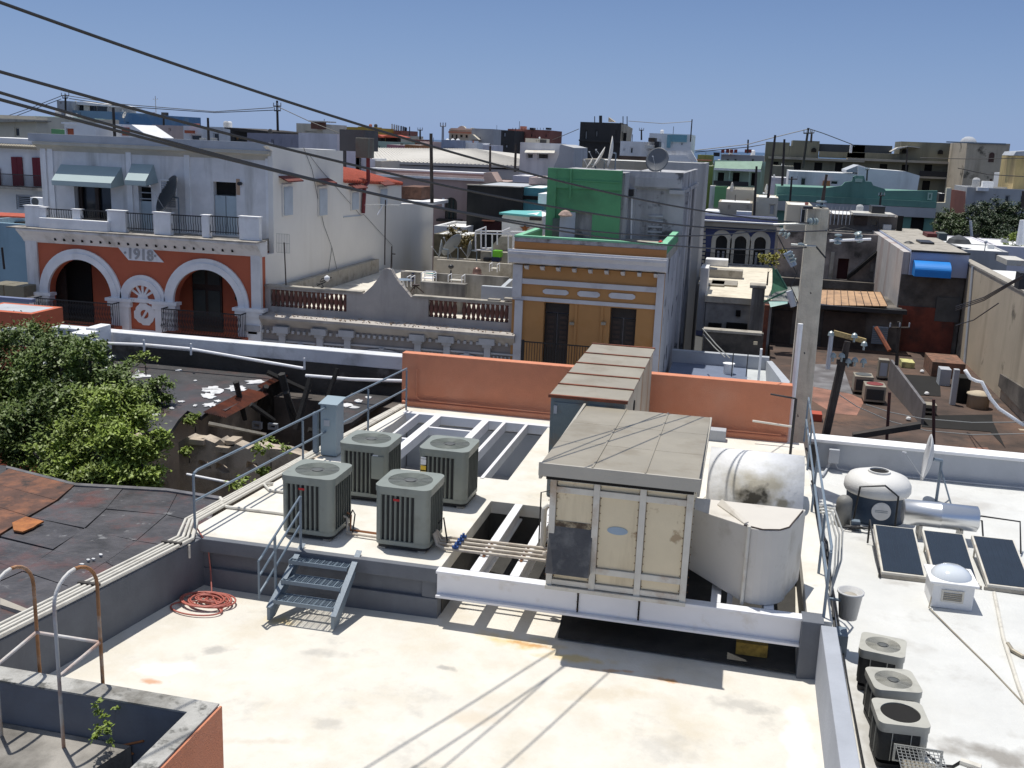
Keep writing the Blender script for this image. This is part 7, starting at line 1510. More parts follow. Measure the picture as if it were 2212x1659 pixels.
MB().prism([PY('l', x, y, 220) for x, y in ((1440, 350), (1500, 290), (1570, 350))], (0, 2, 0)).obj('low_gable', wm('cream'), h)
h = hs('blackened house front with a pale window, left of the pink brick block', 'l', 1830, 243, 1985, 520, 172, 8, 'dark', [(1860, 262, 1892, 322), (1880, 405, 1915, 450)], dark=m_porch, par=.1)
h = hs('pink brick apartment block with a black railing on the skyline', 'm', -120, 305, 372, 520, 180, 12, 'brick', [(-40, 345, -15, 390), (78, 378, 95, 400), (148, 350, 175, 398), (195, 375, 215, 398), (320, 355, 345, 400)], par=.2)
for k in range(12): det(h, 'rail_post', m_iron, 'm', -60+k*36, 285, -56+k*36, 308, 179.8, .1)
for x0, x1 in ((140, 185), (330, 372)): det(h, 'roof_tank', m_iron, 'm', x0, 284, x1, 308, 179, 2)
# big white hip roof
t_ = thing('white_hip_roof_hall', 'large hall with a long pale hipped roof in the middle distance', 'building', mainloc('l', 1000, 650, 100, -10))
rpts = [('l', 300, 452, 122), ('l', 1520, 462, 122), ('m', 30, 592, 112), ('m', 430, 745, 98), ('l', 1400, 605, 100), ('l', 300, 600, 100)]
A3 = [PY(*q) for q in rpts]; zr_ = (A3[0].z+A3[1].z)/2
V3 = [Vector((A3[5].x, 100, A3[5].z)), Vector((PY('m', 430, 745, 100).x, 100, PY('m', 430, 745, 100).z)), Vector((PY('m', 430, 745, 100).x, 140, A3[5].z)), Vector((A3[5].x, 140, A3[5].z)), Vector((A3[0].x, 120, PY('l', 300, 452, 120).z)), Vector((PY('l', 1540, 462, 120).x, 120, PY('l', 1540, 460, 120).z))]
MB().add(V3+[v-Vector((0, 0, .25)) for v in V3[:4]], [(0, 1, 5, 4), (1, 2, 5), (2, 3, 4, 5), (3, 0, 4), (0, 6, 7, 1), (1, 7, 8, 2), (3, 9, 6, 0)]).obj('roof', M('pale_membrane_roof', (.50, .475, .43), var=.06, dirt=(.42, .4, .36), da=.3), t_)
b = MB()
for k in range(46):
    a_1, b_1 = V3[0].lerp(V3[1], (k+.5)/46), V3[4].lerp(V3[5], (k+.5)/46); b.prism([a_1, a_1+Vector((.12, 0, 0)), b_1+Vector((.12, 0, 0)), b_1], (0, 0, .06))
b.obj('standing_seams', M('pale_membrane_roof', (.5, .48, .44)), t_)['kind'] = 'stuff'
MB().box(V3[0].x+.4, V3[1].x-.4, 100.6, 139, -10, V3[0].z-.26).obj('wall', wm('lil', .4), t_)
MB().box(V3[0].x+.3, V3[1].x-.3, 100.3, 100.6, V3[0].z-1.2, V3[0].z-.3).obj('eave_band', wm('grey'), t_)
# pinkish house with arched window
m_pk = M('dusty_pink_wall', (.40, .30, .275), var=.08, vs=.3, dirt=(.30, .22, .2), da=.35, ds=.5, streak=1)
h = thing('dusty_pink_house', 'dusty pink house with a white topped parapet and a tall arched black window', 'building', mainloc('l', 1200, 800, 82, -10))
X0, X1, Z0, Z1 = R('l', 350, 760, 1640, 1300, 82); w4 = R('l', 1175, 1030, 1315, 1280, 82)
MB().plate([(X0, -10), (X0, Z1), (X1, Z1), (X1, -10)], [arch(w4[0], w4[1], w4[2], w4[3]-.5, 10)], 82, 82.3).obj('front_wall', m_pk, h)
MB().box(w4[0], w4[1], 82.1, 82.15, w4[2]-.1, w4[3]+.1).obj('window', m_glass, h)
for k in (1, 2): MB().box(w4[0]+(w4[1]-w4[0])*k/3-.05, w4[0]+(w4[1]-w4[0])*k/3+.05, 82.02, 82.1, w4[2], w4[3]-.2).obj('mullion', M('green_iron', (.03, .05, .045)), h)
MB().box(w4[0]-.5, w4[1]+.5, 81.2, 82, w4[2]-.2, w4[2]).obj('window_balcony', m_iron, h); det(h, 'white_shutter', m_white2, 'l', 1140, 1035, 1168, 1180, 81.98, -.06)
MB().box(X0, X1, 82.32, 94, -10, Z1-.6).obj('body', m_pk, h)
det(h, 'upper_parapet', m_pk, 'l', 300, 725, 1630, 790, 84, 1); det(h, 'white_coping', m_white2, 'l', 290, 712, 1625, 730, 83.9, 1.6); det(h, 'white_cornice', m_white2, 'l', 360, 785, 1640, 812, 81.8, .5)
det(h, 'lit_end_wall', 'salm', 'l', 1625, 730, 1810, 900, 80.5, 1.5) if False else MB().prism([PY('l', x, y, 80) for x, y in ((1630, 740), (1720, 735), (1820, 905), (1640, 905))], (0, 2, 0)).obj('lit_end_wall', M('pale_salmon_wall', (.50, .36, .30)), h)
t_ = tbox('l', 665, 905, 895, 1085, 76, 3, 'brown_shed', M('rusty_brown_wall', (.14, .07, .045), var=.5, vs=3), 'rusty brown shed wall behind the white side wall', 'shed'); tbox('l', 660, 1075, 1035, 1112, 74.5, 4, 'white_ledge', m_white2, 'sunlit ledge below the rusty brown shed wall', 'ledge')
MB().cyl(PY('l', 1012, 1090, 74), PY('l', 1010, 750, 74), .32, .30, 8).top('power_pole', m_pole, 'thickest dark wooden pole, rising over the dusty pink house', 'pole') if False else None
def pole(lab, f, x0, y0, x1, y1, Y, r, arms=(), grp='wooden poles', mat=None):
    r *= .5; a, b_ = PY(f, x0, y0, Y), PY(f, x1, y1, Y); t = thing('wooden_pole', lab, 'utility pole', (b_.x, Y, b_.z), grp)
    MB().cyl(b_, a, r, r*.85, 7).obj('shaft', mat or m_pole, t)
    for ax0, ax1, ay in arms:
        p, q = PY(f, ax0, ay, Y-r), PY(f, ax1, ay, Y-r); MB().cyl(p, q, r*.5, n=5).obj('crossarm', mat or m_pole, t)
        for u in (0.03, .5, .97): c = p.lerp(q, u); MB().cyl(c, c+Vector((0, 0, r*2.6)), r*.4, n=5).obj('insulator', m_lgrey, t)
    return t
pole('thickest dark wooden pole, rising before the dusty pink house', 'l', 1010, 278, 1022, 1095, 74, .28)
# black cube and blue wall
h = hs('plain black cube of a building in the middle distance', 'l', 1425, 898, 2072, 1700, 72, 9, M('black_tarred_wall', (.02, .02, .018), var=.4, vs=.6, dirt=(.05, .045, .04), da=.4, ds=.4, streak=1), par=.1, name='black_building', roofm=m_lgrey)
det(h, 'pale_coping', m_conc, 'l', 1425, 890, 2072, 902, 71.9, .5); det(h, 'red_lintel', m_orange, 'l', 1620, 1295, 1760, 1306, 71.8, -.3); det(h, 'brown_shutter', M('maroon_shutter', (.05, .012, .012)), 'l', 1630, 1312, 1830, 1450, 71.85, -.1)
h = hs('turquoise wall with a black stripe right of the black cube', 'l', 2080, 918, 2335, 1250, 72.5, 5, 'aqua', par=.05, name='turquoise_building'); det(h, 'black_stripe', m_void, 'l', 2076, 1012, 2335, 1055, 72.4)
h = thing('star_house', 'white house wall with a turquoise roof edge and two rusty stars', 'building', mainloc('m', 100, 1500, 63, -10))
o_ = [PY('l', x, y, 63) for x, y in ((1840, 1680), (1842, 1270), (1852, 1240), (1885, 1225), (2212, 1225))]+[PY('m', x, y, 63) for x, y in ((290, 1330), (290, 1700))]
MB().prism(o_, (0, 4, 0)).obj('wall', m_white2, h)
MB().prism([PY('l', 1810, 1205, 62.5), PY('l', 1960, 1180, 66), PY('m', 282, 1262, 66), PY('m', 285, 1325, 62.5)], (0, 0, -.12)).obj('turquoise_roof_edge', M('turquoise_sheet', (.16, .50, .46), rough=.4), h)
for f_, x, y, r_ in (('l', 2110, 1395, 60), ('m', 205, 1510, 36)):
    c = PY(f_, x, y, 62.9); rr_ = r_/3.6867/1.4756*63/2230*1.05
    MB().prism([(c.x+rr_*(1 if k % 2 == 0 else .38)*math.sin(k*math.pi/5), 62.98, c.z+rr_*(1 if k % 2 == 0 else .38)*math.cos(k*math.pi/5)) for k in range(10)], (0, -.08, 0)).obj('rusty_star', m_rustor, h)
det(h, 'brown_shade', m_wood, 'm', 155, 1330, 285, 1370, 62.5, -.4)
hs('low white walled roof between the white side wall and the black cube', 'l', 1045, 1370, 1420, 1500, 70, 5, 'white', name='low_white_roof', par=.2)
hs('mossy grey wall strip below the low white roof', 'l', 1040, 1470, 1470, 1800, 65, 3, M('mossy_wall', (.16, .14, .09), var=.4, dirt=(.05, .05, .03), da=.5), name='mossy_wall_building', par=.05)
c = lob('l', 1350, 1500, 64, .9); tree('ochre_bush', 'dry yellow-brown bush in front of the black cube', 'bush', (c[0], 64, c[2]-1.5), [c], 900, .12, leafmat('dry_leaves', (.16, .12, .03)), (.6, .05))

# behind the green room
h = hs('white house with a wide cream awning over two dark windows', 'm', 25, 462, 500, 790, 96, 3, 'white', [(105, 580, 190, 655), (232, 580, 368, 660)], par=.05)
MB().prism([PY('m', 95, 545, 95.9), PY('m', 440, 552, 95.9), PY('m', 430, 582, 94.9), PY('m', 80, 575, 94.9)], (0, 0, -.06)).obj('cream_awning', m_trim, h)
MB().prism([PY('m', x, y, 94.7) for x, y in ((425, 745), (465, 650), (485, 600), (495, 500), (510, 480), (660, 520), (660, 790), (425, 790))], (0, 8, 0)).obj('grey_side_wing', wm('grey'), h)
hs('little beige upstairs block on the awning house', 'm', 90, 410, 270, 475, 110, 5, 'cream', par=.05)
h = hs('tall blackened square house with pale shutters, highest on the skyline', 'm', 722, 222, 1200, 800, 185, 10, 'dark', [(785, 312, 825, 428), (910, 312, 948, 400), (780, 525, 815, 598), (900, 510, 940, 600), (1145, 312, 1170, 400)], dark=M('pale_grey_shutter', (.32, .32, .31)), name='blackened_house', par=.2, fr=.2)
MB().prism([PY('m', 1200, 225, 185), PY('m', 1330, 292, 200), PY('m', 1310, 450, 200), PY('m', 1200, 470, 185)], (.3, .5, 0)).obj('side_wall', m_beige, h)
for x0, y0, x1, y1 in ((1240, 345, 1278, 450), (1205, 330, 1232, 430)): det(h, 'side_window', m_void, 'm', x0, y0, x1, y1, 186)
MB().cyl(PY('m', 975, 230, 186), PY('m', 975, 142, 186), .28, n=10).obj('roof_tank', m_iron, h); MB().prism([PY('m', x, y, 186) for x, y in ((1065, 215), (1068, 162), (1140, 215))], (0, 2, 0)).obj('roof_wedge', m_beige, h)
for x in (905, 1238, 1286): MB().cyl(PY('m', x, 225 if x < 1000 else 250, 186), PY('m', x, 150, 186), .08, n=5).obj('aerial_mast', m_iron, h)
for y0, y1 in ((430, 450),): det(h, 'string_course', 'dark', 'm', 722, y0, 1200, y1, 184.6, -.4)
h = hs('small white house with one dark window between the black house and the pale one', 'm', 1200, 448, 1640, 740, 120, 8, 'white', [(1318, 510, 1362, 592), (1238, 528, 1265, 560)], par=.1)
tbox('m', 1535, 402, 1610, 450, 119, 3, 'roof_box', m_pole, 'dark brown box on the small white house roof', 'box'); tbox('m', 1605, 445, 1660, 550, 118, 3, 'black_screen_wall', m_iron, 'black panel wall right of the small white house', 'wall'); tbox('m', 1495, 488, 1605, 530, 117.5, 3, 'cream_ledge', m_trim, 'cream ledge beside the black panel wall', 'ledge')
h = hs('pale house with turquoise panels on the skyline', 'm', 1540, 355, 2030, 640, 160, 12, 'white', [(1665, 415, 1685, 450), (1800, 455, 1820, 495), (1915, 455, 1945, 495)], par=.2)
det(h, 'turquoise_panel', m_awn if False else M('aqua_panel', (.18, .36, .42)), 'm', 1805, 368, 1990, 452, 159.8); det(h, 'turquoise_fin', M('aqua_panel', (.2, .4, .45)), 'm', 1755, 368, 1800, 520, 159.7)
t_ = thing('white_lantern_roof', 'sunlit white truncated roof lantern behind the grey wing', 'roof', mainloc('m', 1900, 690, 90, 0))
MB().prism([PY('m', x, y, 90) for x, y in ((1690, 575), (1730, 555), (2035, 550), (2110, 680), (1750, 695))], (0, .8, .0)).obj('frame', m_white, t_); MB().prism([PY('m', x, y, 89.8) for x, y in ((1712, 606), (1990, 612), (2040, 682), (1755, 690))], (0, .15, 0)).obj('bright_slope', m_white2, t_)
h = hs('grey-beige parapet block directly behind the dishes', 'm', 755, 668, 1540, 900, 72, 8, 'beige', par=.1, name='parapet_block'); det(h, 'dark_planters', M('dark_planter', (.05, .035, .03), var=.5), 'm', 1180, 618, 1510, 662, 72.5, 1)
hs('light parapet block right of the big dish', 'm', 1540, 690, 2200, 900, 70, 6, 'grey', par=.1, name='parapet_block')
h = hs('dark brown strip house by the green room left side', 'm', 130, 870, 345, 1060, 78, 5, 'pink', [(150, 950, 330, 985)], par=.1); hs('small lilac block left of the green room', 'm', -60, 850, 130, 990, 86, 5, 'lil', par=.1)
tbox('m', 240, 1060, 345, 1180, 66, 3, 'white_step', m_white2, 'bright white wedge roof left of the green room', 'roof')

# right: green hill, mint house, olive block
h = hs('olive green house with a bright cornice left of the mint house', 'n', 85, 430, 262, 560, 190, 8, 'lime', par=.1); det(h, 'peach_cornice', m_orange, 'n', 80, 485, 262, 500, 189.5, -.5)
hs('dark green lower house wall beside the grey wing', 'n', 160, 560, 260, 1200, 170, 6, 'lime', [(185, 750, 205, 880), (190, 560, 225, 620)], par=.1)
h = thing('mint_house', 'mint green house with a columned porch and three dark doors', 'building', mainloc('n', 570, 800, 165, -10)); 
X0, X1, Z0, Z1 = R('n', 262, 500, 880, 1120, 165); ds_ = [R('n', *a, 165) for a in ((330, 640, 405, 795), (510, 640, 590, 795), (735, 645, 795, 800), (290, 910, 375, 1050))]
MB().plate(rect(X0, X1, -10, Z1), [rect(*q) for q in ds_], 165, 165.3).obj('front_wall', wm('mint'), h); MB().box(X0, X1, 165.4, 174, -10, Z1-.2).obj('body', wm('mint'), h)
for q in ds_: MB().box(q[0], q[1], 165.2, 165.28, q[2], q[3]).obj('door', m_void, h)
MB().prism([PY('n', x, y, Yy) for x, y, Yy in ((290, 595, 162.5), (850, 600, 162.5), (870, 505, 165), (300, 505, 165))], (0, 0, -.15)).obj('porch_roof', M('green_sheet_roof', (.22, .32, .25)), h); det(h, 'white_fascia', m_white2, 'n', 285, 596, 850, 622, 162.3, -.2)
for x in (285, 465, 705, 845): det(h, 'porch_post', wm('mint'), 'n', x, 615, x+12, 800, 162.6, .2)
det(h, 'balcony_railing', m_iron, 'n', 280, 745, 700, 800, 162.4, .1); det(h, 'lower_green_wall', wm('green'), 'n', 290, 812, 440, 1060, 161, 2); det(h, 'white_end_pier', m_white, 'n', 225, 800, 290, 1200, 161.5, 2)
h = hs('long low grey building with small red blocks standing on its roof', 'n', 370, 430, 890, 520, 215, 8, 'grey', par=.1)
for k, x in enumerate((372, 430, 478, 528, 655, 700)): det(h, 'red_roof_block', M('faded_red_block', (.30, .06, .045)), 'n', x, 362, x+38, 405, 214, 1)
det(h, 'black_roof_tank', m_iron, 'n', 280, 400, 350, 445, 213, 3)
ob = thing('olive_apartment_block', 'long olive-grey apartment block with galleries of dark doors on the right skyline', 'building', mainloc('n', 1400, 700, 180, -10))
m_ol = wm('olive', .45)
X0, X1, _, Z1 = R('n', 885, 385, 2100, 900, 180); Xr = PY('o', 1380, 400, 180).x; Zg = PY('n', 1500, 470, 180).z
drs = [R('n', *a, 180) for a in ((1240, 520, 1330, 640), (1490, 520, 1585, 640), (1740, 520, 1830, 640), (1000, 510, 1060, 560))]+[R('o', *a, 180) for a in ((378, 452, 468, 600), (905, 458, 995, 605), (1168, 468, 1260, 612), (880, 648, 970, 800), (1145, 655, 1242, 810), (640, 460, 720, 560))]
MB().plate(rect(X0, Xr, -10, Zg), [rect(*q) for q in drs], 180, 180.4).obj('front_wall', m_ol, ob); MB().box(X0, Xr, 180.5, 196, -10, Zg-.2).obj('body', m_ol, ob)
for q in drs: MB().box(q[0], q[1], 180.2, 180.3, q[2], q[3]).obj('door', m_void, ob)
det(ob, 'gallery_slab', wm('beige'), 'n', 940, 468, 2100, 496, 178.6, -.01+1.4); det(ob, 'gallery_slab', wm('beige'), 'o', 0, 405, 1320, 432, 178.5, 1.4)
det(ob, 'gallery_slab', wm('beige'), 'o', 850, 606, 1305, 628, 178.5, 1.4); det(ob, 'gallery_railing', m_iron, 'o', 850, 540, 1305, 604, 178.5, .1)
det(ob, 'upper_storey', m_ol, 'n', 905, 275, 1190, 470, 181, 8); det(ob, 'upper_storey', m_ol, 'n', 1225, 258, 1548, 470, 181, 8); det(ob, 'upper_parapet', m_ol, 'n', 1190, 320, 1225, 470, 181, 8)
det(ob, 'dark_roof_band', M('dark_slate', (.055, .06, .065)), 'n', 1550, 305, 2100, 395, 182, 6); det(ob, 'dark_roof_band', M('dark_slate', (.05, .055, .06)), 'o', 60, 232, 530, 320, 182, 6); det(ob, 'upper_storey', m_ol, 'o', 625, 200, 1370, 420, 181, 8)
det(ob, 'parapet', m_ol, 'n', 1550, 395, 2100, 470, 180.8, 1); det(ob, 'parapet', m_ol, 'o', 0, 322, 625, 410, 180.8, 1)
det(ob, 'white_post', m_white2, 'n', 1922, 300, 1948, 405, 180, 1)
for f_, x0, y0, x1, y1 in (('n', 1455, 368, 1515, 395), ('o', 640, 305, 700, 330), ('o', 1065, 320, 1125, 338), ('o', 1285, 305, 1328, 340)):
    q = R(f_, x0, y0, x1, y1, 180.9); MB().prism([(a, 180.7, b_) for a, b_ in arch(q[0], q[1], q[2], q[2]+.3, 8)], (0, .25, 0)).obj('arched_vent', m_void, ob)
MB().prism([PY('o', x, y, 179) for x, y in ((515, 305), (600, 258), (720, 240), (860, 255), (858, 262), (720, 250), (610, 275), (520, 312))], (0, 3, 0)).obj('curved_canopy', m_trim, ob)
tw = hs('stained beige tower with two little arched windows at the right skyline', 'o', 1370, 205, 1870, 900, 165, 14, m_beige, name='beige_tower', par=.2)
for x0, y0, x1, y1, n_ in ((1665, 315, 1728, 430, 0), (1678, 625, 1700, 660, 0)):
    q = R('o', x0, y0, x1, y1, 165); MB().prism([(a, 164.9, b_) for a, b_ in arch(q[0], q[1], q[2], q[3]-(q[1]-q[0])/2, 8)], (0, .098, 0)).obj('arched_window', M('brown_arch_window', (.08, .04, .03)), tw)
c = PY('o', 1455, 195, 172); MB().lathe((c.x, 174, c.z-1.2), [(1.25, .8), (1.2, 1.3), (.95, 1.7), (.5, 2.0), (.01, 2.05)], 16).obj('roof_dome', m_lgrey, tw, smooth=True); det(tw, 'blue_coping', m_rail, 'o', 1170, 198, 1870, 212, 164.8, .5)
h = hs('yellow stained house with a red roof corner at the right edge', 'o', 1960, 360, 2300, 900, 135, 8, 'yellow' if False else M('pale_yellow_stained', (.55, .42, .19), dirt=(.2, .14, .08), da=.5, ds=.4, streak=1), par=.1); MB().prism([PY('o', x, y, 134) for x, y in ((1955, 350), (1990, 305), (2300, 290), (2300, 365))], (0, 6, 0)).obj('grey_roof', m_lgrey, h)
hs('dark red block in the gap between the tower and the yellow house', 'o', 1835, 468, 1955, 640, 190, 5, m_dred, par=.05)
hs('tiny white house below the dark red block', 'o', 1815, 560, 1960, 760, 150, 5, 'white', [(1825, 610, 1850, 640)], dark=m_dred, par=.05)
# white gabled house before the olive block, teal house
h = hs('white house with a small gable behind the teal one', 'n', 1175, 640, 2100, 900, 140, 10, 'white', [(1325, 700, 1392, 800), (1685, 735, 1780, 790)], name='white_gabled_house', par=.1)
MB().prism([PY('n', x, y, 139.8) for x, y in ((1880, 610), (2030, 550), (2180, 600), (2180, 640), (1880, 640))], (0, 8, 0)).obj('gable', m_lgrey, h); det(h, 'orange_patch', 'orange', 'n', 1590, 738, 1680, 820, 139.7)
X0, X1, Z0, Z1 = R('o', 200, 560, 830, 760, 139); MB().prism([PY('o', x, y, 139) for x, y in ((130, 480), (240, 505), (690, 540), (855, 590), (825, 760), (130, 760))], (0, 8, 0)).obj('side_wing', wm('white'), h)
hs('small grey-white block with a faded mural left of the gabled house', 'n', 955, 700, 1180, 900, 150, 6, 'lil', par=.1)
hs('olive lower wall at the left end of the apartment block', 'n', 985, 560, 1240, 720, 160, 6, 'olive', [(1240, 570, 1330, 630)], par=.1)
TY = 118
th_ = thing('teal_house', 'long teal green house with a stepped curved parapet and tall dark doors', 'building', mainloc('o', 200, 1000, TY, -10))
P_ = lambda f, x, y: (PY(f, x, y, TY).x, PY(f, x, y, TY).z)
top9 = [P_('n', 1045, 805), P_('n', 1640, 825), P_('n', 1820, 800), P_('n', 1865, 755), P_('n', 1945, 745), P_('n', 1975, 680), P_('o', 75, 605), P_('o', 100, 590), P_('o', 200, 592), P_('o', 215, 655), P_('o', 285, 662), P_('o', 310, 705), P_('o', 440, 745), P_('o', 455, 765), P_('o', 1065, 765)]
xl, xr = top9[0][0], top9[-1][0]; td = [R('o', 745, 1060, 900, 1305, TY), R('o', 510, 1050, 640, 1290, TY)]
m_tl = wm('teal', .4)
MB().plate([(xl, -10)]+top9+[(xr, -10)], [arch(q[0], q[1], q[2], q[3]-.15, 4) if False else rect(*q) for q in td], TY, TY+.5).obj('front_wall', m_tl, th_)
MB().box(xl+.05, xr-.05, TY+.6, TY+14, -10, P_('o', 700, 800)[1]).obj('body', m_tl, th_)
for q in td: MB().box(q[0], q[1], TY+.3, TY+.4, q[2], q[3]).obj('door', m_void, th_)
zc_ = P_('o', 600, 885)[1]; MB().box(xl, xr, TY-.5, TY-.005, zc_-1.6, zc_-.6).obj('grey_cornice', wm('grey'), th_); MB().box(xl, xr, TY-.35, TY-.006, zc_-.55, zc_+.1).obj('teal_band', m_tl, th_)
q = R('o', 95, 625, 180, 665, TY); MB().box(q[0], q[1], TY-.12, TY-.003, q[2], q[3]).obj('pale_plaque', wm('mint'), th_); q = R('o', 945, 790, 1000, 875, TY)
MB().plate(rect(*q), [rect(q[0]+.15, q[1]-.15, q[2]+.15, q[3]-.15)], TY-.08, TY-.003).obj('panel_moulding', wm('mint'), th_)
for x in (700, 840, 940, 570): q = R('o', x, 1000, x+14, 1050, TY); MB().box(q[0], q[1]+.1, TY-.2, TY-.003, q[2], q[3]).obj('bracket', wm('mint'), th_)
# beige and white roofs in front of the mint house, blue house
hs('stepped beige-white roof block with a plinth urn', 'n', 420, 845, 770, 1250, 120, 8, 'cream', [(680, 962, 700, 985)], par=.5)
hs('white wall block with a grey window left of the teal house', 'n', 780, 940, 1045, 1300, 114, 7, 'cream', [(945, 1020, 1020, 1155)], par=.1, dark=wm('grey'))
hs('sloping beige roof wall below the stepped block', 'n', 330, 1000, 740, 1240, 112, 5, 'beige', par=.05); deck('blue-grey flat roof patch between the two beige blocks', 'n', ((780, 880), (920, 855), (930, 910), (800, 945)), 0.6, m_lgrey, .3)
tbox('n', 555, 1110, 740, 1150, 109, 1, 'white_ledge', m_white2, 'bright white ledge above the blue house cornice', 'ledge'); tbox('n', 165, 1095, 350, 1160, 108, 3, 'white_canvas', m_white2, 'white lumpy cover at the left end of the blue house roof', 'cover', bev=.5)
for k, (x, y) in enumerate(((500, 835), (915, 860))):
    c = PY('n', x, y, 119 if k == 0 else 117); MB().lathe((c.x, c.y, c.z), [(.16, -.3), (.2, .1), (.12, .5), (.08, .65), (.01, .75)], 8).top('roof_urn', m_trim, ['left', 'right'][k]+' of two cream urn finials before the mint house', 'urn', 'cream urns')
BY = 98
bh = thing('blue_house', 'indigo blue house with three cream arched window surrounds', 'building', mainloc('n', 600, 1400, BY, -10))
X0, X1, Z0, Z1 = R('n', 130, 1170, 1050, 1300, BY); aw = [R('n', *a, BY) for a in ((295, 1390, 432, 1900), (520, 1400, 662, 1900), (755, 1408, 895, 1900))]
m_bl = wm('blue'); MB().plate([(X0, -10), (X0, Z1), (X1, Z1), (X1, -10)], [arch(q[0], q[1], q[2], q[3]-.55, 8) for q in aw], BY, BY+.4).obj('front_wall', m_bl, bh)
MB().box(X0, X1, BY+.5, BY+9, -10, Z1-.4).obj('body', m_bl, bh)
for k, q in enumerate(aw):
    c = (q[0]+q[1])/2; w5 = (q[1]-q[0])/2; o2 = arch(q[0]-.4, q[1]+.4, q[2], q[3]-.45, 8); MB().plate(o2, [arch(q[0], q[1], q[2]+.02, q[3]-.55, 8)], BY-.15, BY-.004).obj('window_surround', wm('cream'), bh)
    MB().box(q[0], q[1], BY+.3, BY+.38, q[2], q[3]).obj('opening', m_glass, bh)
    if k != 1:
        for s_ in (-1, 1): MB().box(c+s_*w5*.45-w5*.2, c+s_*w5*.45+w5*.2, BY+.2, BY+.28, q[2]+.3, q[3]-1.5).obj('white_blind', m_porch, bh)
zq_ = lambda y: PY('n', 600, y, BY).z
MB().box(X0-.2, X1+.2, BY-.6, BY-.005, zq_(1300), zq_(1240)).obj('cream_frieze', wm('beige'), bh); MB().box(X0-.3, X1+.3, BY-.8, BY+.2, zq_(1240), zq_(1226)).obj('white_cornice', m_white2, bh); MB().box(X0, X1, BY-.1, BY-.006, zq_(1178), zq_(1160)).obj('coping', m_lgrey, bh)
for k in range(11): q = R('n', 140, 1310+k*48, 185, 1340+k*48, BY); MB().box(q[0], q[1], BY-.15, BY-.003, q[2], q[3]).obj('quoin', wm('cream'), bh)
X0b, X1b, Z0b, Z1b = R('q', 150, 215, 900, 325, 96); balcony(bh, X0b, X1b, BY, 96.3, Z0b, Z1b+.1, 60, belly=.02, slab=True)

# ruined court buildings at right
rh = thing('ruined_grey_house', 'roofless mould-stained grey house with a dark doorway behind the metal roof', 'building', mainloc('d', 700, 800, 74, -10))
rq = lambda *a: R('d', *a, 74)
rX0, rX1, _, rZ1 = rq(285, 590, 925, 900); rd = rq(600, 722, 658, 832); m_rw = M('mottled_ruin_render', (.42, .36, .32), var=.35, vs=.6, dirt=(.05, .045, .04), da=.55, ds=.3, bump=.15, d2=((.02, .018, .016), .56, .7, .1, .8))
MB().plate(rect(rX0, rX1, -10, rZ1), [rect(*rd)], 74, 74.4).obj('front_wall', m_rw, rh); MB().box(rd[0]-.1, rd[1]+.1, 74.5, 74.6, rd[2]-.1, rd[3]+.1).obj('doorway_dark', M('maroon_shutter', (.03, .008, .008)), rh)
MB().box(rX0+.1, rX1-.1, 74.8, 88, -10, rZ1-.8).obj('body', m_mould2, rh)
MB().prism([PY('d', x, y, 73.9) for x, y in ((855, 640), (855, 655), (690, 800), (650, 830), (650, 810))], (0, -.4, 0)).obj('stair_stringer', m_void, rh)
q = rq(590, 660, 670, 730); MB().box(q[0]-.3, q[0]-.05, 73.85, 73.99, rd[2], rd[3]+.4).obj('pale_jamb', m_conc, rh)
q = rq(770, 745, 810, 790); MB().plate(rect(*q), [rect(q[0]+.3, q[1]-.3, q[2]+.3, q[3]-.3)], 73.9, 73.99).obj('small_window_frame', m_mould, rh)
MB().box(rX0, rX1, 73, 74, *sorted((rq(300, 830, 900, 848)[3], rq(300, 830, 900, 870)[2]))).obj('ledge', m_mould2, rh)
# clutter storey on top
cs = hs('shabby rooftop storey with a leaning canopy above the ruined grey house', 'd', 555, 500, 930, 620, 78, 6, M('dingy_wall', (.16, .14, .125), var=.3), [(575, 470+45, 600, 545), (615, 515, 640, 545), (650, 515, 672, 545), (765, 515, 815, 560), (690, 515, 755, 548)], par=.1, zb=-2)
det(cs, 'canopy', m_trim, 'd', 682, 490, 900, 502, 77, 3); det(cs, 'brown_wall', m_wood, 'd', 685, 505, 755, 548, 77.9); det(cs, 'black_roof_tank', m_iron, 'd', 780, 452, 848, 492, 77.5, 2)
for k in range(6): det(cs, 'vertical_bar', m_lgrey, 'd', 566+k*20, 455, 569+k*20, 548, 77.6, .1)
det(cs, 'lower_parapet', m_mould, 'd', 555, 585, 925, 612, 77, .4); det(cs, 'grey_drum', m_lgrey, 'd', 838, 548, 880, 588, 76.9, .6); det(cs, 'dark_panel', m_void, 'd', 905, 500, 935, 640, 76.8)
cs2 = hs('cream walled rooftop room with a white barred door left of the pole top', 'd', 335, 445, 465, 580, 80, 5, 'cream', [(405, 460, 440, 545)], par=.1, zb=-2); det(cs2, 'bars', m_white2, 'd', 410, 462, 414, 545, 79.9, .1)
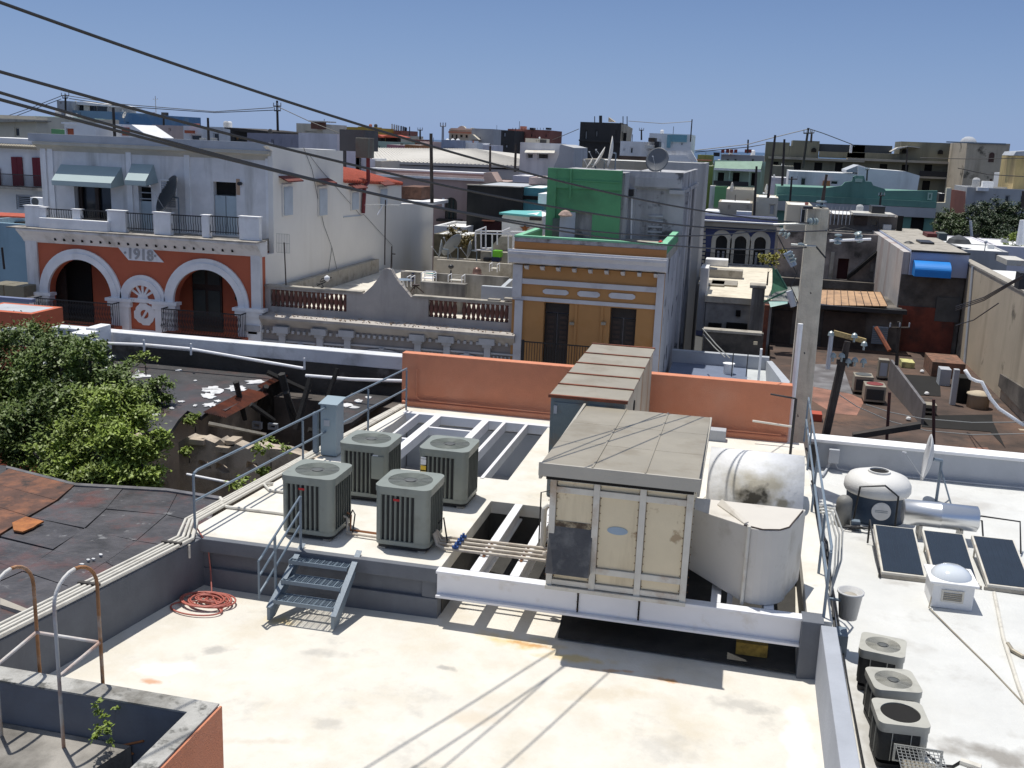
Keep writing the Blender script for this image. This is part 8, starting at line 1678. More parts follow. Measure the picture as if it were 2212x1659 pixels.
# orange-brown metal roof and dark wall below
mrz = PY('d', 700, 965, 60).z
mr = thing('tan_metal_roof', 'tan sheet metal lean-to roof with dark ribs under the ruined grey house', 'roof', mainloc('d', 690, 965, 60, mrz))
A9, B9, C9, D9 = PY('d', 505, 962, 60), PY('d', 862, 968, 60), G('d', 825, 896, mrz+.25), G('d', 515, 884, mrz+.25)
nrib = 9
for k in range(nrib):
    a, b_, c, d = A9.lerp(B9, k/nrib), A9.lerp(B9, (k+.93)/nrib), D9.lerp(C9, (k+.93)/nrib), D9.lerp(C9, k/nrib)
    MB().prism([a, b_, c, d], (0, 0, -.05)).obj('roof_sheet', M('tan_sheet', (.46, .28, .15), rough=.6, var=.25, vs=2, dirt=(.2, .12, .07), da=.42, ds=1.5, d2=((.08, .06, .05), .6, 1.5, .1, .8)), mr)
    MB().prism([b_, A9.lerp(B9, (k+1.0)/nrib), D9.lerp(C9, (k+1.0)/nrib), c], (0, 0, .05)).obj('rib', m_wood, mr)
A8, B8 = PY('d', 230, 945, 60), PY('d', 402, 975, 60); C8, D8 = G('d', 400, 870, mrz+.25), G('d', 260, 880, mrz+.25)
mg = thing('grey_corrugated_roof', 'pale grey corrugated roof left of the concrete pole', 'roof', tuple(A8)); b = MB(); N_ = 22
for k in range(N_):
    for u0, u1, z0, z1 in ((k/N_, (k+.5)/N_, 0, .1), ((k+.5)/N_, (k+1)/N_, .1, 0)):
        b.add([A8.lerp(B8, u0)+Vector((0, 0, z0)), A8.lerp(B8, u1)+Vector((0, 0, z1)), D8.lerp(C8, u1)+Vector((0, 0, z1)), D8.lerp(C8, u0)+Vector((0, 0, z0))], [(0, 1, 2, 3)])
b.obj('corrugated_sheet', M('pale_corrugated', (.42, .43, .41), rough=.6, var=.2), mg)
q = R('d', 240, 975, 960, 1240, 60.3); bw = thing('black_court_building', 'blackened court building under the tan metal roof', 'building', (q[0], 60.3, -10))
MB().box(q[0], q[1]-.3, 60.4, 66, -10, mrz-.15).obj('wall', m_mould2, bw); MB().box(q[0], q[1]-.2, 59.7, 60.35, mrz-.3, mrz-.08).obj('eave_beam', m_iron, bw)
for x0, y0, x1, y1 in ((265, 990, 360, 1200), (520, 1000, 740, 1225)): q = R('d', x0, y0, x1, y1, 60.3); MB().box(q[0], q[1], 60.3, 60.38, q[2], q[3]).obj('brown_infill', M('dark_brown_infill', (.07, .05, .038), var=.5, vs=.8, dirt=(.015, .013, .012), da=.5, ds=.5), bw)
q = R('d', 780, 1075, 860, 1165, 60.2); sh_ = MB().box(q[0], q[1], 60.2, 60.3, q[2], q[3]).obj('louvred_door', m_lgrey, bw)
for k in range(9): MB().box(q[0], q[1], 60.12, 60.2, q[2]+k*(q[3]-q[2])/9, q[2]+(k+.5)*(q[3]-q[2])/9).obj('slat', m_rail, sh_)
# white flat roofed low house with chimney
lz = PY('q', 400, 655, 60).z
lw = thing('low_cream_roof_house', 'low stained house with a sunlit cream flat roof and two roof hatches', 'building', mainloc('q', 400, 900, 60, -10))
P3 = [G('q', 165, 615, lz), G('q', 640, 655, lz), G('q', 860, 640, lz), G('q', 870, 350, lz), G('q', 215, 325, lz), G('q', 170, 380, lz)]
P3[0].y = P3[1].y = 60; P3[2].y = 60; MB().prism(P3, (0, 0, -.35)).obj('cream_roof', M('cream_roof_coating', (.66, .60, .48), var=.15, vs=1.5, dirt=(.42, .36, .28), da=.35, ds=.9, bump=.3, bs=4), lw)
P4 = [Vector((p.x*.985+P3[0].x*.015+.1, p.y+.15, lz-.36)) for p in P3]; MB().prism(P4, (0, 0, -9)).obj('wall', M('stained_white_rear_wall', (.42, .40, .37), var=.2, dirt=(.05, .045, .04), da=.45, ds=.35, streak=0), lw)
q = R('q', 483, 793, 533, 857, 60.1); MB().box(q[0], q[1], 60.05, 60.2, q[2], q[3]).obj('small_opening', m_void, lw)
for x0, x1 in ((190, 330), (380, 600)): q = R('q', x0, 925, x1, 1035, 60.1); MB().box(q[0], q[1], 59.8, 60.1, q[2], q[3]).obj('dark_alcove', m_void, lw)
q = G('q', 280, 320, lz); MB().box(q.x-.8, q.x+.8, q.y-.6, q.y+.6, lz, lz+.5).obj('white_block', m_white2, lw, .05)
q = G('q', 340, 445, lz); MB().box(q.x-1.5, q.x+1.3, q.y-.5, q.y+.6, lz, lz+.55).obj('grey_hatch', m_conc, lw, .03)
for x in (235, 370): q = G('q', x, 520, lz); MB().box(q.x-.85, q.x+.75, q.y-1.0, q.y+1.3, lz, lz+.12).obj('roof_hatch', m_sheet, lw, .03)
tbox('q', 85, 345, 168, 1010, 61, 2, 'white_side_wall', m_white, 'narrow dirty white wall between the ochre house and the cream roof', 'wall')
ch = thing('chimney_pillar', 'square concrete pillar with a capped top beside the cream roof', 'pillar', mainloc('q', 700, 1050, 58.8, -10))
q = R('q', 635, 560, 770, 1060, 58.8); MB().box(q[0], q[1], 58.8, 59.7, -10, q[3]).obj('shaft', m_mould, ch); q = R('q', 640, 528, 795, 565, 58.7); MB().box(q[0]-.05, q[1]+.05, 58.7, 59.8, q[2], q[3]).obj('cap', m_conc, ch, .05)
wl = hs('black stained boundary wall below the cream roof house', 'q', 135, 1020, 760, 1420, 53, .5, m_mould2, name='boundary_wall', par=.05, cat='wall'); det(wl, 'coping', m_conc, 'q', 135, 1015, 760, 1040, 52.9, .7)
tbox('q', 668, 1125, 712, 1160, 52.8, .1, 'wall_plate', m_cream, 'tiny cream plate on the black boundary wall', 'plate')
# green tarpaulin
tp2 = [PY('q', 868, 325, 58.5), PY('q', 1025, 575, 58.5), PY('q', 960, 590, 58), PY('q', 900, 600, 57.8), PY('q', 850, 640, 57.8), PY('q', 870, 500, 58.2)]
MB().add(tp2, [tuple(range(6))]).add([p+Vector((0, .05, 0)) for p in tp2], [tuple(range(6))]).top('green_tarpaulin', M('green_net', (.035, .12, .07), var=.4, vs=3), 'dark green torn tarpaulin hanging between the cream roof and the pole', 'tarpaulin')
MB().tube([PY('q', 905, 360, 58), PY('q', 1025, 570, 58)], .06).tube([PY('q', 1025, 590, 58), PY('q', 780, 705, 58)], .05).top('tarp_frame', M('green_pipe', (.06, .16, .11)), 'bent green pipe frame under the torn tarpaulin', 'frame')
MB().prism([PY('q', 830, 700, 57.5), PY('q', 1030, 700, 57.5), PY('q', 1030, 722, 57), PY('q', 850, 760, 57)], (0, .3, -.06)).top('teal_sheet', M('pale_teal_sheet', (.25, .42, .38), rough=.5, var=.3), 'pale teal metal sheet lying below the torn tarpaulin', 'sheet')
MB().box(PY('q', 790, 760, 56).x, PY('q', 840, 760, 56).x, 56, 56.5, -10, PY('q', 815, 740, 56).z).top('rusty_post', m_rust, 'rusty brown post under the torn tarpaulin', 'post')
c = lob('q', 840, 240, 62, .6); tree('yellow_shrub', 'yellow-green bush growing by the blue house balcony', 'bush', (c[0], 62, c[2]-1.6), [c, (c[0]+.8, 62, c[2]+.3, .4, .8)], 900, .10, leafmat('yellow_leaves', (.30, .28, .03)), (.8, .05))
# white court behind the salmon wall
wz = -3.4
wc = thing('white_roof_court', 'white walled flat roof behind the right part of the salmon wall', 'building', tuple(G('q', 500, 1480, wz)[:2])+(-10,))
fl_ = [G('q', 0, 1500, wz), G('q', 860, 1540, wz), G('q', 800, 1400, wz), G('q', 120, 1380, wz)]
Yr = G('q', 450, 1398, wz).y; x0_, x1_ = PY('q', 20, 1400, Yr).x, PY('q', 800, 1400, Yr).x
Yr = G('q', 450, 1398, wz).y; MB().box(x0_-1, x1_+.2, 27.5, Yr, -10, wz).obj('roof', M('pale_grey_roof', (.50, .52, .52), var=.08, dirt=(.36, .38, .4), da=.4, ds=.5), wc)
q = R('q', 120, 1265, 790, 1400, Yr); MB().box(q[0]-1.5, q[1]+.2, Yr, Yr+.4, wz-1, q[3]).obj('rear_wall', m_lgrey, wc)
pt1, pt2 = PX('q', 795, 1125, x1_), PX('q', 962, 1540, x1_)
MB().prism([(x1_, 27.5, wz-1), (x1_, 27.5, pt2.z+.2), (x1_, pt2.y, pt2.z), (x1_, Yr+.4, pt1.z), (x1_, Yr+.4, wz-1)], (.28, 0, 0)).obj('side_wall', m_lgrey, wc); 
q = R('q', 735, 1205, 760, 1320, 44.6); MB().box(q[0], q[1], 44.6, 44.8, wz, q[3]).obj('white_post', m_white2, wc)
q = G('q', 270, 1450, wz); MB().box(q.x-2.2, q.x+1.5, q.y-1.6, q.y+2.0, wz, wz+.03).obj('blue_shade_sheet', M('slate_blue_sheet', (.14, .17, .24)), wc)
for x in (435, 590): q = G('q', x, 1500, wz); MB().cyl(q, q+Vector((0, 0, 1.2)), .025, n=5).obj('thin_rod', m_iron, wc)
q = G('q', 400, 1470, wz); MB().lathe(q, [(.25, 0), (.25, .5), (.3, .55), (.01, .6)], 10).obj('roof_vent', m_white2, wc)
for k, (a, b_) in enumerate((((130, 985), (420, 1300)), ((140, 1050), (370, 1290)))): MB().tube([PY('q', *a, 50), PY('q', (a[0]+b_[0])/2, (a[1]+b_[1])/2+12, 47), PY('q', *b_, 44)], .025, 5).top('service_wire', m_pw, ['upper', 'lower'][k]+' of two pale wires dropping from the ochre house to the white court', 'cable', 'wires to the white court')

# brown court: floor, equipment
CZ = -3.5
cf = MB().box(x1_+.3, 12.3, 26.8, 61, CZ-1, CZ).obj('court_roof', m_brown); tag(cf, 'brown and rust mottled flat roof court at right', 'roof')
P3 = flat('s', ((130, 340), (420, 350), (520, 640), (110, 560)), CZ+.012); MB().prism(P3, (0, 0, -.01)).top('grey_roof_patch', M('grey_patched_roof', (.17, .165, .17), var=.4, vs=1.2, dirt=(.07, .06, .06), da=.5, ds=.7), 'worn grey patch on the brown court roof beside the concrete pole', 'patch')
P3 = flat('s', ((110, 560), (330, 560), (640, 700), (560, 850), (330, 830), (110, 700)), CZ+.008); MB().prism(P3, (0, 0, -.005)).top('rust_roof_patch', M('rust_pink_roof', (.27, .13, .09), var=.4, vs=1.2, dirt=(.12, .07, .055), da=.5, ds=.8), 'reddish sunlit patch on the brown court roof', 'patch')
P3 = flat('s', ((1450, 1165), (1850, 1165), (1880, 1200), (1500, 1190)), CZ+.014); MB().prism(P3, (0, 0, -.01)).top('rust_roof_patch', M('rust_pink_roof', (.27, .13, .09)), 'reddish strip on the court roof just behind the white parapet', 'patch')
def acbox(f, base, x0, x1, y1, d, lab, mat=m_sheet, dark=None):
    bx_ = G(f, *base, CZ); Y = bx_.y; X0, X1 = PY(f, x0, base[1], Y).x, PY(f, x1, base[1], Y).x; Z1 = PY(f, (x0+x1)/2, y1, Y).z
    t = thing('rooftop_condenser', lab, 'air conditioner', ((X0+X1)/2, Y, CZ), 'condensers in the brown court')
    MB().box(X0, X1, Y, Y+d, CZ+.1, Z1).obj('casing', mat, t, .02); MB().box(X0+.08, X1-.08, Y-.02, Y, CZ+.2, Z1-.15).obj('coil_face', dark or m_coil, t)
    for x in (X0, X1-.08): MB().box(x, x+.08, Y, Y+d, CZ, CZ+.1).obj('foot', m_iron, t)
    return t, X0, X1, Y, Z1
t, a, b_, Y_, Z_ = acbox('s', (730, 740), 625, 835, 560, .95, 'square court condenser with a red fan, nearest of the pair'); MB().cyl(((a+b_)/2, Y_+.48, Z_-.01), ((a+b_)/2, Y_+.48, Z_+.02), .36, n=20).obj('red_fan', M('dark_red_fan', (.18, .03, .03)), t)
t, a, b_, Y_, Z_ = acbox('s', (620, 645), 522, 710, 465, .95, 'square court condenser with a grey fan, farther of the pair'); MB().cyl(((a+b_)/2, Y_+.48, Z_-.01), ((a+b_)/2, Y_+.48, Z_+.02), .36, n=20).obj('grey_fan', m_well, t)
t, a, b_, Y_, Z_ = acbox('s', (820, 500), 760, 865, 300, .5, 'tall slim court unit behind the pair', m_sheet, m_lgrey)
t, a, b_, Y_, Z_ = acbox('s', (1260, 850), 1205, 1345, 745, .6, 'small low court unit in front of the black pit', m_sheet, m_void)
# low divider wall, black pit, brick ruins, posts
p, q = G('s', 860, 560, CZ), G('s', 1190, 940, CZ); MB().prism([p, q, q+Vector((0, 0, .9)), p+Vector((0, 0, 1.3))], (.12, 0, 0)).top('dark_divider_wall', M('translucent_grey_sheet', (.16, .15, .15), rough=.5, var=.3), 'grey-brown sloping sheet wall in the middle of the brown court', 'wall')
P3 = flat('s', ((880, 430), (1380, 470), (1390, 660), (1020, 640), (880, 520)), CZ+.02); MB().prism(P3, (0, 0, -.01)).top('black_pit', m_void, 'big black opening in the court roof behind the sheet wall', 'opening')
P3 = flat('s', ((1220, 850), (1900, 840), (1900, 900), (2030, 1170), (1880, 1010), (1200, 960)), CZ+.02); MB().prism(P3, (0, 0, -.01)).top('black_pit', m_void, 'long black opening along the front of the court', 'opening')
def cbox(x0, x1, base, y1, d, nm, mat, lab, cat):
    b0 = G('s', (x0+x1)/2, base, CZ); X0, X1 = PY('s', x0, base, b0.y).x, PY('s', x1, base, b0.y).x; Z1 = PY('s', (x0+x1)/2, y1, b0.y).z
    return MB().box(X0, X1, b0.y, b0.y+d, CZ, Z1).top(nm, mat, lab, cat, bev=.02)
cbox(1290, 1620, 480, 330, 2.5, 'brick_stub', M('rough_brick_rubble', (.22, .11, .07), var=.5, vs=3, dirt=(.08, .06, .045), da=.5, ds=2), 'low crumbling brick block at the foot of the beige wall', 'wall')
cbox(1480, 1535, 750, 395, .3, 'pale_post', m_porch, 'pale upright post in front of the brick block', 'post')
cbox(1370, 1480, 560, 395, .8, 'striped_panel', m_lgrey, 'pale panel box left of the upright post', 'panel')
cbox(1540, 1660, 730, 480, 1.0, 'dark_cage', m_void, 'dark cage box between the post and the beige wall', 'cage')
b0 = G('s', 1750, 770, CZ); MB().lathe(b0, [(.46, 0), (.46, .55), (.52, .58), (.5, .64), (.2, .74), (.01, .76)], 20).top('concrete_cistern', m_beige, 'round beige cistern against the stained beige wall', 'water tank', smooth=True)
for x, y0, y1 in ((885, 620, 1110), (1320, 690, 1150)): MB().cyl(PY('s', x-30 if x < 1000 else x, y1, 29), PY('s', x, y0, 29), .045, n=6).top('rusty_post', M('dark_rust_post', (.07, .025, .02)), ('left' if x < 1000 else 'right')+' thin rusty post rising behind the white parapet', 'post', 'rusty posts')
p, q = PY('s', 520, 1092, 28), PY('s', 1190, 985, 28); MB().prism([p, q, q+Vector((0, 0, .15)), p+Vector((0, 0, .15))], (0, .25, 0)).top('timber_beam', m_pole, 'dark timber beam lying behind the white parapet', 'beam')
cbox(1000, 1130, 385, 325, 1.0, 'yellow_board', M('pale_yellow_board', (.55, .52, .22), dirt=(.1, .1, .06), da=.4, ds=3), 'pale yellow stained board lying in the court', 'board')
cbox(80, 215, 910, 835, .6, 'red_white_crate', M('red_crate', (.42, .08, .045)), 'red crate with white slats at the left of the court', 'crate'); 
for k, (x, y) in enumerate(((1145, 655), (1250, 645), (1070, 895), (1205, 425))): c = G('s', x, y, CZ+.03); MB().lathe(c, [(.08, 0), (.12, .05), (.09, .12), (.01, .15)], 7).top('litter_bag', m_white2, ['white bag left in the middle of the court', 'white bag right in the middle of the court', 'small white bag by the sheet wall foot', 'small white bag near the yellow board'][k], 'bag', 'white bags in the court')
pole('upright dark wooden pole with a crossarm before the brick-red wall', 'd', 918, 1050, 905, 1320, 50, .17, ((870, 975, 1080),))
p, q = PY('d', 800, 1080, 58), PY('d', 870, 1200, 57); MB().cyl(p, q, .12, n=6).top('leaning_plank', m_rust, 'rusty beam leaning against the louvred door', 'beam')
# blue awning block
ab = thing('blue_awning_building', 'lilac topped building with a blue barrel awning over a blackened brick wall', 'building', mainloc('r', 940, 900, 61.2, -10))
q = R('r', 665, 345, 1215, 602, 61.2); aX0, aX1, aZ0, aZ1 = q; aX1 = 11.95
MB().box(aX0, aX1, 61.2, 80, aZ0, aZ1).obj('upper_wall', M('lilac_upper_wall', (.36, .40, .52), var=.05), ab)
MB().box(aX0+.05, aX1-.05, 61.3, 79.8, aZ1, aZ1+.04).obj('roof_slab', m_conc, ab); MB().box(aX0-.35, aX1-.02, 61.4, 66, -10, aZ0-.004).obj('lower_wall', m_mould2, ab)
q3 = R('r', 610, 930, 1120, 1480, 61.3); MB().box(aX0-.3, q3[1], 61.3, 61.39, q3[2]-1, q3[3]).obj('brick_patch', M('dark_red_brick', (.20, .05, .03), var=.4, vs=1.5, dirt=(.05, .025, .02), da=.5, ds=.8), ab)
q4 = R('r', 935, 825, 1165, 1080, 61.3); MB().box(q4[0], aX1-.1, 61.28, 61.385, q4[2], q4[3]).obj('grey_render_patch', M('grey_render_patch', (.10, .10, .095), var=.3), ab)
MB().box(aX0-.02, aX1+.02, 61.1, 61.19, aZ1-.05, aZ1+.06).obj('dark_coping', m_iron, ab)
qa = R('r', 690, 435, 1072, 590, 61.2); n = 8; hA = qa[3]-qa[2]
pr5 = [(61.18, qa[3])]+[(61.18-1.0*math.sin(math.radians(a)), qa[3]-hA*.62*(1-math.cos(math.radians(a)))) for a in range(10, 91, 10)]+[(60.18, qa[2]), (61.18, qa[2])]
MB().prism([(qa[0], y, z) for y, z in pr5], (qa[1]-qa[0], 0, 0)).obj('blue_awning', M('bright_blue_awning', (.004, .20, .60), rough=.5, var=.08, bump=.02), ab)
lw_ = [(y, z) for y, z in (pxz('r', 560, 250, aX0-.4), pxz('r', 665, 345, aX0-.4), pxz('r', 655, 900, aX0-.4), pxz('r', 525, 690, aX0-.4))]
MB().box(aX0-.38, aX0-.02, 61.45, 84, -10, aZ1-.1).obj('side_wall', M('rust_streaked_white_wall', (.45, .42, .40), dirt=(.22, .08, .04), da=.35, ds=.5, streak=1), ab)
tbox('r', 775, 240, 920, 335, 66, 2, 'roof_cabinet', m_iron, 'black cabinet on the lilac building roof, in front', 'cabinet'); tbox('r', 845, 150, 950, 240, 72, 2, 'roof_cabinet', M('maroon_cabinet', (.10, .02, .018)), 'maroon cabinet on the lilac building roof, behind the black one', 'cabinet')
tbox('r', 970, 145, 1060, 225, 76, 1.5, 'roof_unit', M('green_grey_unit', (.13, .15, .14)), 'green-grey roof unit right of the maroon cabinet', 'air conditioner'); MB().lathe(PY('r', 650, 275, 66), [(.5, -.1), (.36, .12), (.15, .25), (.01, .28)], 8).top('dark_heap', m_black, 'dark tarpaulin heap on the lilac building roof', 'heap')
c = PY('r', 1180, 190, 80); MB().lathe((c.x, 80, c.z-.8), [(.9, .4), (.7, .7), (.3, .9), (.01, 1.0)], 7).top('dark_heap', M('slate_heap', (.06, .065, .07), var=.5), 'grey black scrap heap on the far roof under the trees', 'heap')
hs('lilac grey low house with a pale ledge right of the lilac topped building', 'r', 960, 255, 1530, 560, 84, 8, 'lil', par=.1); hs('grey wall house with a slit window under the right trees', 'r', 1215, 330, 1690, 640, 78, 6, 'grey', [(1565, 335, 1592, 430)], par=.1)
hs('blue-grey low block at the right edge under the trees', 'r', 1560, 290, 2100, 560, 90, 8, 'lil', par=.1); tbox('r', 1690, 430, 1900, 490, 70, 3, 'cream_ledge', m_trim, 'cream ledge block above the beige wall at the right edge', 'ledge')
c = PY('r', 1468, 232, 76); MB().lathe((c.x, 76, c.z-.3), [(.03, -.5), (.03, .15), (.10, .2), (.12, .3), (.07, .4), (.01, .42)], 12).top('globe_lamp', m_white2, 'white globe lamp on the lilac wall below the trees', 'lamp', smooth=True)
# big beige side wall at right
bgw = thing('beige_party_building', 'tall stained beige party wall building filling the right edge', 'building', (16, 50, -10))
w1, w2, w3 = pxz('r', 1215, 430, 12.0), pxz('r', 1330, 492, 12.0), pxz('r', 1871, 762, 12.0)
zz = w2[1]
MB().prism([(12.0, w1[0], -10), (12.0, w1[0], w1[1]), (12.0, w2[0], zz), (12.0, w3[0], w3[1]), (12.0, 30, w3[1]-.1), (12.0, 30, -10)], (.4, 0, 0)).obj('side_wall', m_beige, bgw)
MB().box(12.4, 26, 30, w1[0], -10, zz-.5).obj('body', m_beige, bgw); MB().box(12.4, 26, 30.2, w1[0]-.2, zz-.5, zz-.42).obj('roof', m_roof2, bgw); MB().box(11.97, 12.45, 30, w1[0], zz-.0, zz+.1).obj('coping', m_conc, bgw)
p, q = PX('r', 1330, 495, 11.93), PX('r', 1240, 1540, 11.93); MB().tube([p, q], .07).obj('drain_pipe', m_lgrey, bgw)
for k, (y0, h_) in enumerate(((46.5, .35),)):
    a = pxz('s', 1660, 480, 11.9); b_ = pxz('s', 2212, 700, 11.9)
p1, p2, p3, p4 = pxz('s', 2005, 440, 12.0), pxz('s', 2300, 620, 12.0), pxz('s', 2300, 900, 12.0), pxz('s', 1985, 560, 12.0)
MB().prism([(11.99, *p1), (11.99, *p2), (11.99, *p3), (11.99, *p4)], (-.12, 0, 0)).obj('dark_window_band', m_mould2, bgw)
MB().prism([(12.0, *pxz('s', 1880, 800, 12.0)), (12.0, *pxz('s', 2030, 1170, 12.0)), (12.0, *pxz('s', 2300, 1300, 12.0)), (12.0, *pxz('s', 2300, 1000, 12.0))], (-.5, 0, 0)).obj('sloping_buttress', m_beige, bgw)
for k, y in enumerate((900, 880, 860, 1120)):
    a, b_ = PY('r', 1150, y+60 if k < 3 else 1120, 44), PY('r', 1860 if k < 3 else 1600, 610-k*12 if k < 3 else 885, 34)
    MB().tube([a, a.lerp(b_, .5)-Vector((0, 0, .15)), b_], .02, 5).top('service_wire', m_iron, ['lowest of three wires', 'middle of three wires', 'top of three wires', 'single lower wire'][k]+' running up across the stained beige wall', 'cable', 'wires across the beige wall')
tbox('r', 1822, 565, 1900, 740, 36, .6, 'black_wall_box', m_iron, 'black box fixed to the wall top at the right edge', 'box')
# right trees, low grey building, salmon wall
lg = hs('long low grey building under the beige tower', 'o', 1395, 742, 2300, 960, 130, 8, 'grey', par=.3); det(lg, 'pale_roof_light', m_white2, 'o', 1535, 728, 1665, 770, 129, 1); det(lg, 'mint_band', 'mint', 'o', 1830, 935, 2300, 960, 129.8)
h = thing('salmon_side_wall', 'salmon side wall with a cream stepped end above the right trees', 'wall', mainloc('o', 1300, 1080, 124, -10)); MB().prism([PY('o', x, y, 124) for x, y in ((1225, 750), (1395, 775), (1385, 1085), (1310, 1085), (1200, 1000))], (0, .8, 0)).obj('salmon_face', wm('salm'), h); MB().prism([PY('o', x, y, 123) for x, y in ((1175, 735), (1228, 735), (1205, 1020), (1150, 1030), (1040, 1020), (1045, 905), (1155, 905))], (0, .8, 0)).obj('cream_end', wm('cream'), h)
hs('dark gap wall with a brown gate between the teal house and the cream end', 'o', 1065, 800, 1160, 1100, 128, 3, 'dark', par=.05)
m_lf3 = leafmat('deep_leaves', (.035, .062, .018))
RT = [lob('o', x, y, Y, r) for x, y, Y, r in ((1560, 1010, 106, 3.2), (1700, 1010, 104, 3.6), (1860, 1040, 104, 3.6), (2000, 1070, 103, 3.4), (1640, 1150, 102, 3.6), (1800, 1190, 102, 4), (1960, 1230, 101, 3.6), (1720, 1290, 100, 3), (1900, 1330, 99, 3), (2060, 1000, 104, 2.5), (1580, 1180, 101, 2.5))]
tree('right_tree', 'big dark green tree at the right edge before the long grey building', 'tree', (RT[4][0]+2, 103, -10), [(l[0], l[1], l[2], l[3]*.36, .9) for l in RT], 30000, .11, m_lf3, (5, .5))
RT = [lob('o', x, y, Y, r) for x, y, Y, r in ((1200, 1060, 108, 2.2), (1270, 1120, 107, 2.4), (1350, 1160, 106, 2.4), (1120, 1090, 108, 1.8), (1430, 1100, 106, 1.8), (1230, 1200, 105, 2.4), (1400, 1220, 104, 2.2), (1100, 1180, 107, 2))]
tree('small_right_tree', 'smaller leafy tree between the salmon wall and the teal house', 'tree', (RT[1][0], 107, -10), [(l[0], l[1], l[2], l[3]*.4, .9) for l in RT], 14000, .10, leafmat('mid_leaves', (.06, .10, .022)), (5, .35))
c = lob('o', 1950, 1370, 92, .8); tree('bright_bush', 'lighter green bush at the lower right of the big dark tree', 'bush', (c[0], 92, -8), [c], 2600, .08, m_lf2, (4, .2))
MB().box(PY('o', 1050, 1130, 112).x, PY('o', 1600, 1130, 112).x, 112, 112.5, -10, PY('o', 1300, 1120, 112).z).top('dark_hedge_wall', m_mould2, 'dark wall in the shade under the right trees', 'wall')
MB().cyl(PY('o', 1465, 1300, 95), PY('o', 1450, 1120, 95), .12, n=6).top('lamp_post', m_lgrey, 'slim grey lamp post in front of the right trees', 'lamp post')
MB().cyl(PY('o', 2040, 1400, 60), PY('o', 2062, 1110, 60), .26, .14, 8).top('white_flue', m_white2, 'white conical flue at the right edge above the beige wall', 'flue')

# poles and far lines
pole('dark pole with two crossarms over the light blue house, upper left', 'j', 768, 75, 772, 400, 130, .30, ((720, 812, 92), (735, 800, 120)))
pole('grey-brown pole standing between the two white stair huts', 'j', 1330, 230, 1350, 615, 84, .28)
pole('short dark pole stub right of the sky blue house', 'j', 1922, 340, 1924, 440, 110, .25)
pole('dark pole rising over the white house with the red canopy', 'k', 415, 352, 425, 640, 90, .25)
pole('tall dark pole with small arms at the centre left skyline', 'k', 1228, 150, 1238, 550, 115, .30, ((1185, 1275, 215), (1195, 1270, 268)))
pole('dark T-shaped pole under the antennas', 'l', 882, 235, 882, 365, 190, .35, ((852, 910, 238),))
pole('grey T-shaped pole left of the mansion', 'l', 1150, 188, 1148, 350, 190, .5, ((1118, 1182, 192),), mat=m_lgrey)
pole('dark pole before the right part of the hip roof hall', 'l', 1706, 425, 1703, 720, 92, .22)
pole('dark pole between the hall and the black cube', 'l', 2008, 400, 1997, 730, 90, .24)
pole('thin T-shaped pole right of the blackened house', 'm', 1455, 310, 1455, 430, 180, .3, ((1428, 1482, 313),))
pole('very thin tall mast right of the pale turquoise house', 'm', 2050, 185, 2030, 450, 150, .18)
pole('dark pole stub above the grey low building', 'n', 697, 245, 690, 410, 180, .3)
pole('leaning dark pole, left one before the olive block', 'n', 1022, 190, 935, 945, 110, .26)
pole('second leaning dark pole before the olive block', 'n', 1133, 240, 1105, 800, 112, .26)
pole('tallest leaning pole with a crossarm over the olive block', 'n', 1420, 105, 1352, 590, 125, .30, ((1362, 1450, 168),))
pole('short pole beside the tallest leaning one', 'n', 1462, 150, 1452, 280, 150, .3, ((1440, 1490, 165),))
pole('dark pole standing before the beige stepped blocks', 'n', 798, 565, 768, 1155, 100, .24)
pole('pole with crossarm before the teal house left end', 'n', 1222, 690, 1198, 1000, 100, .2, ((1180, 1290, 720),))
pole('slim leaning pole crossing the teal parapet', 'n', 1638, 695, 1605, 980, 80, .14)
pole('thin pole with a curved top lamp before the olive block', 'o', 710, 248, 690, 550, 150, .22)
pole('dark pole over the shabby rooftop storey', 'o', 402, 785, 385, 950, 100, .2, ((370, 440, 825),))
pole('small pole on the white wing behind the teal house', 'o', 240, 510, 230, 650, 130, .2, ((215, 262, 520),))
pole('black pole at the extreme right edge', 'o', 2072, 770, 2062, 965, 100, .3)
pole('thin mast on the upper left skyline', 'j', 1825, 95, 1835, 340, 150, .14, ((1800, 1852, 135),), mat=m_lgrey)
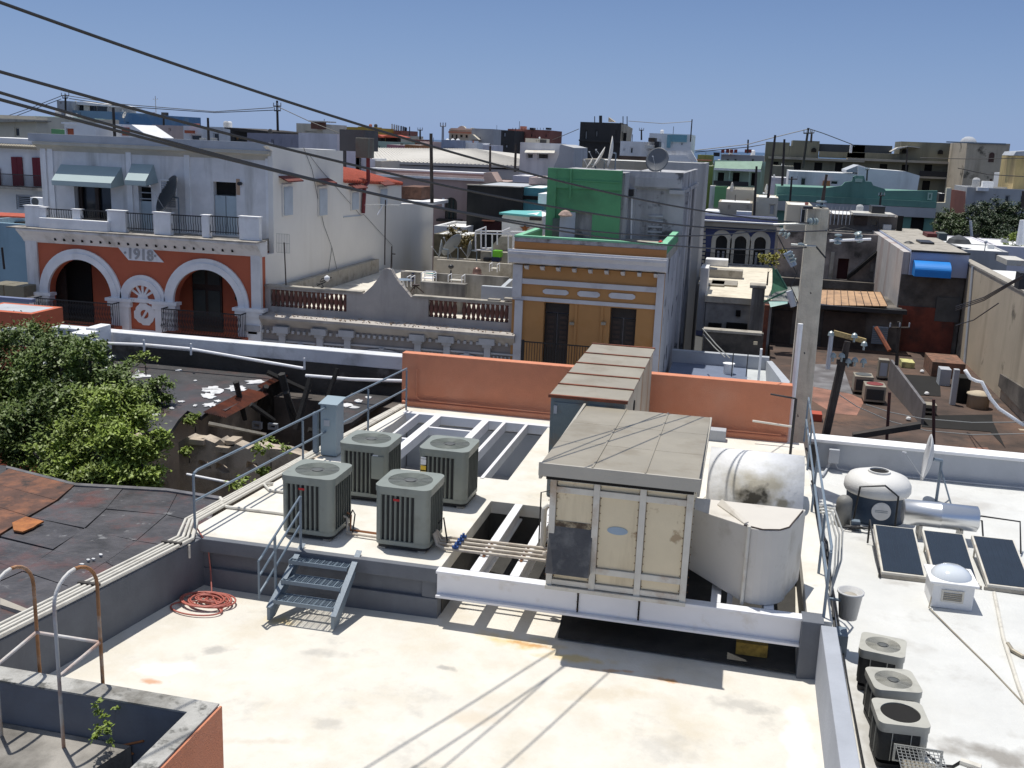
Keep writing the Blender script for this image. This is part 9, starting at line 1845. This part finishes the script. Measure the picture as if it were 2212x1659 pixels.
for k, (pl, Y) in enumerate(((('k', -60, 250), ('k', 500, 285), ('k', 1185, 235)), 115) if False else x for x in (((('j', 812, 95), ('j', 1400, 190), ('k', 500, 280), ('k', 1185, 232)), 120), ((('j', 812, 125), ('j', 1400, 215), ('k', 500, 292), ('k', 1190, 262)), 120), ((('k', 1245, 225), ('k', 1590, 385), ('k', 1950, 530)), 118), ((('j', 720, 95), ('j', 350, 240), ('j', 0, 360)), 128), ((('j', 720, 130), ('j', 400, 250), ('j', 60, 380)), 128), ((('n', 60, 375), ('n', 700, 300), ('n', 1020, 215), ('n', 1410, 120)), 126), ((('n', 60, 395), ('n', 700, 335), ('n', 900, 300)), 126), ((('n', 1430, 115), ('n', 1600, 170), ('n', 1940, 300), ('o', 90, 250)), 126), ((('m', 720, 298), ('m', 550, 370), ('m', 410, 428)), 150), ((('o', 860, 380), ('o', 1370, 392), ('o', 2079, 385)), 110), ((('o', 1300, 500), ('o', 1650, 575), ('o', 2079, 600)), 100), ((('m', 1300, 205), ('m', 1700, 235), ('m', 2040, 210)), 170))):
    MB().tube([PY(*q, Y) for q in pl], .045 if Y > 115 else .035, 4).top('distant_wire', m_iron, ['upper wire between the two left skyline poles', 'lower wire between the two left skyline poles', 'wire falling right from the centre left pole', 'upper wire falling left from the upper left pole', 'lower wire falling left from the upper left pole', 'upper long wire climbing to the tallest leaning pole', 'lower long wire left of the olive block', 'wire from the tallest leaning pole falling over the dark roof band', 'short wire left of the blackened house', 'wire crossing the olive gallery at the right', 'wire sagging across the beige tower', 'faint wire right of the blackened house'][k], 'cable', 'distant wires')
# backdrop of further houses closing the skyline gaps
rf_ = random.Random(21)
cols = ['white', 'cream', 'pink', 'grey', 'mint', 'lil', 'beige', 'white', 'sky', 'salm']
for k in range(34):
    x = -40+k*68+rf_.uniform(-15, 15); yb = 268+(x)*.033; y0 = yb+rf_.uniform(22, 48); wd = rf_.uniform(60, 100); Y = rf_.uniform(235, 330)
    ws = [(x+wd*(.15+.28*q), y0+6, x+wd*(.15+.28*q)+7, y0+15) for q in range(3)]
    cn = cols[k % 10]
    hs('%s house far back on the skyline, %s' % ({'white': 'whitish', 'cream': 'cream', 'pink': 'pinkish', 'grey': 'grey', 'mint': 'pale mint', 'lil': 'lilac-white', 'beige': 'beige', 'sky': 'pale blue', 'salm': 'salmon'}[cn], ['at the far left', 'left of the centre', 'near the centre', 'right of the centre', 'at the far right'][min(4, int(k/7))]+(' lower' if k % 2 else ' upper')), 'v', x, y0, x+wd, y0+90, Y, 10, cn, ws, par=.3, fr=.25)
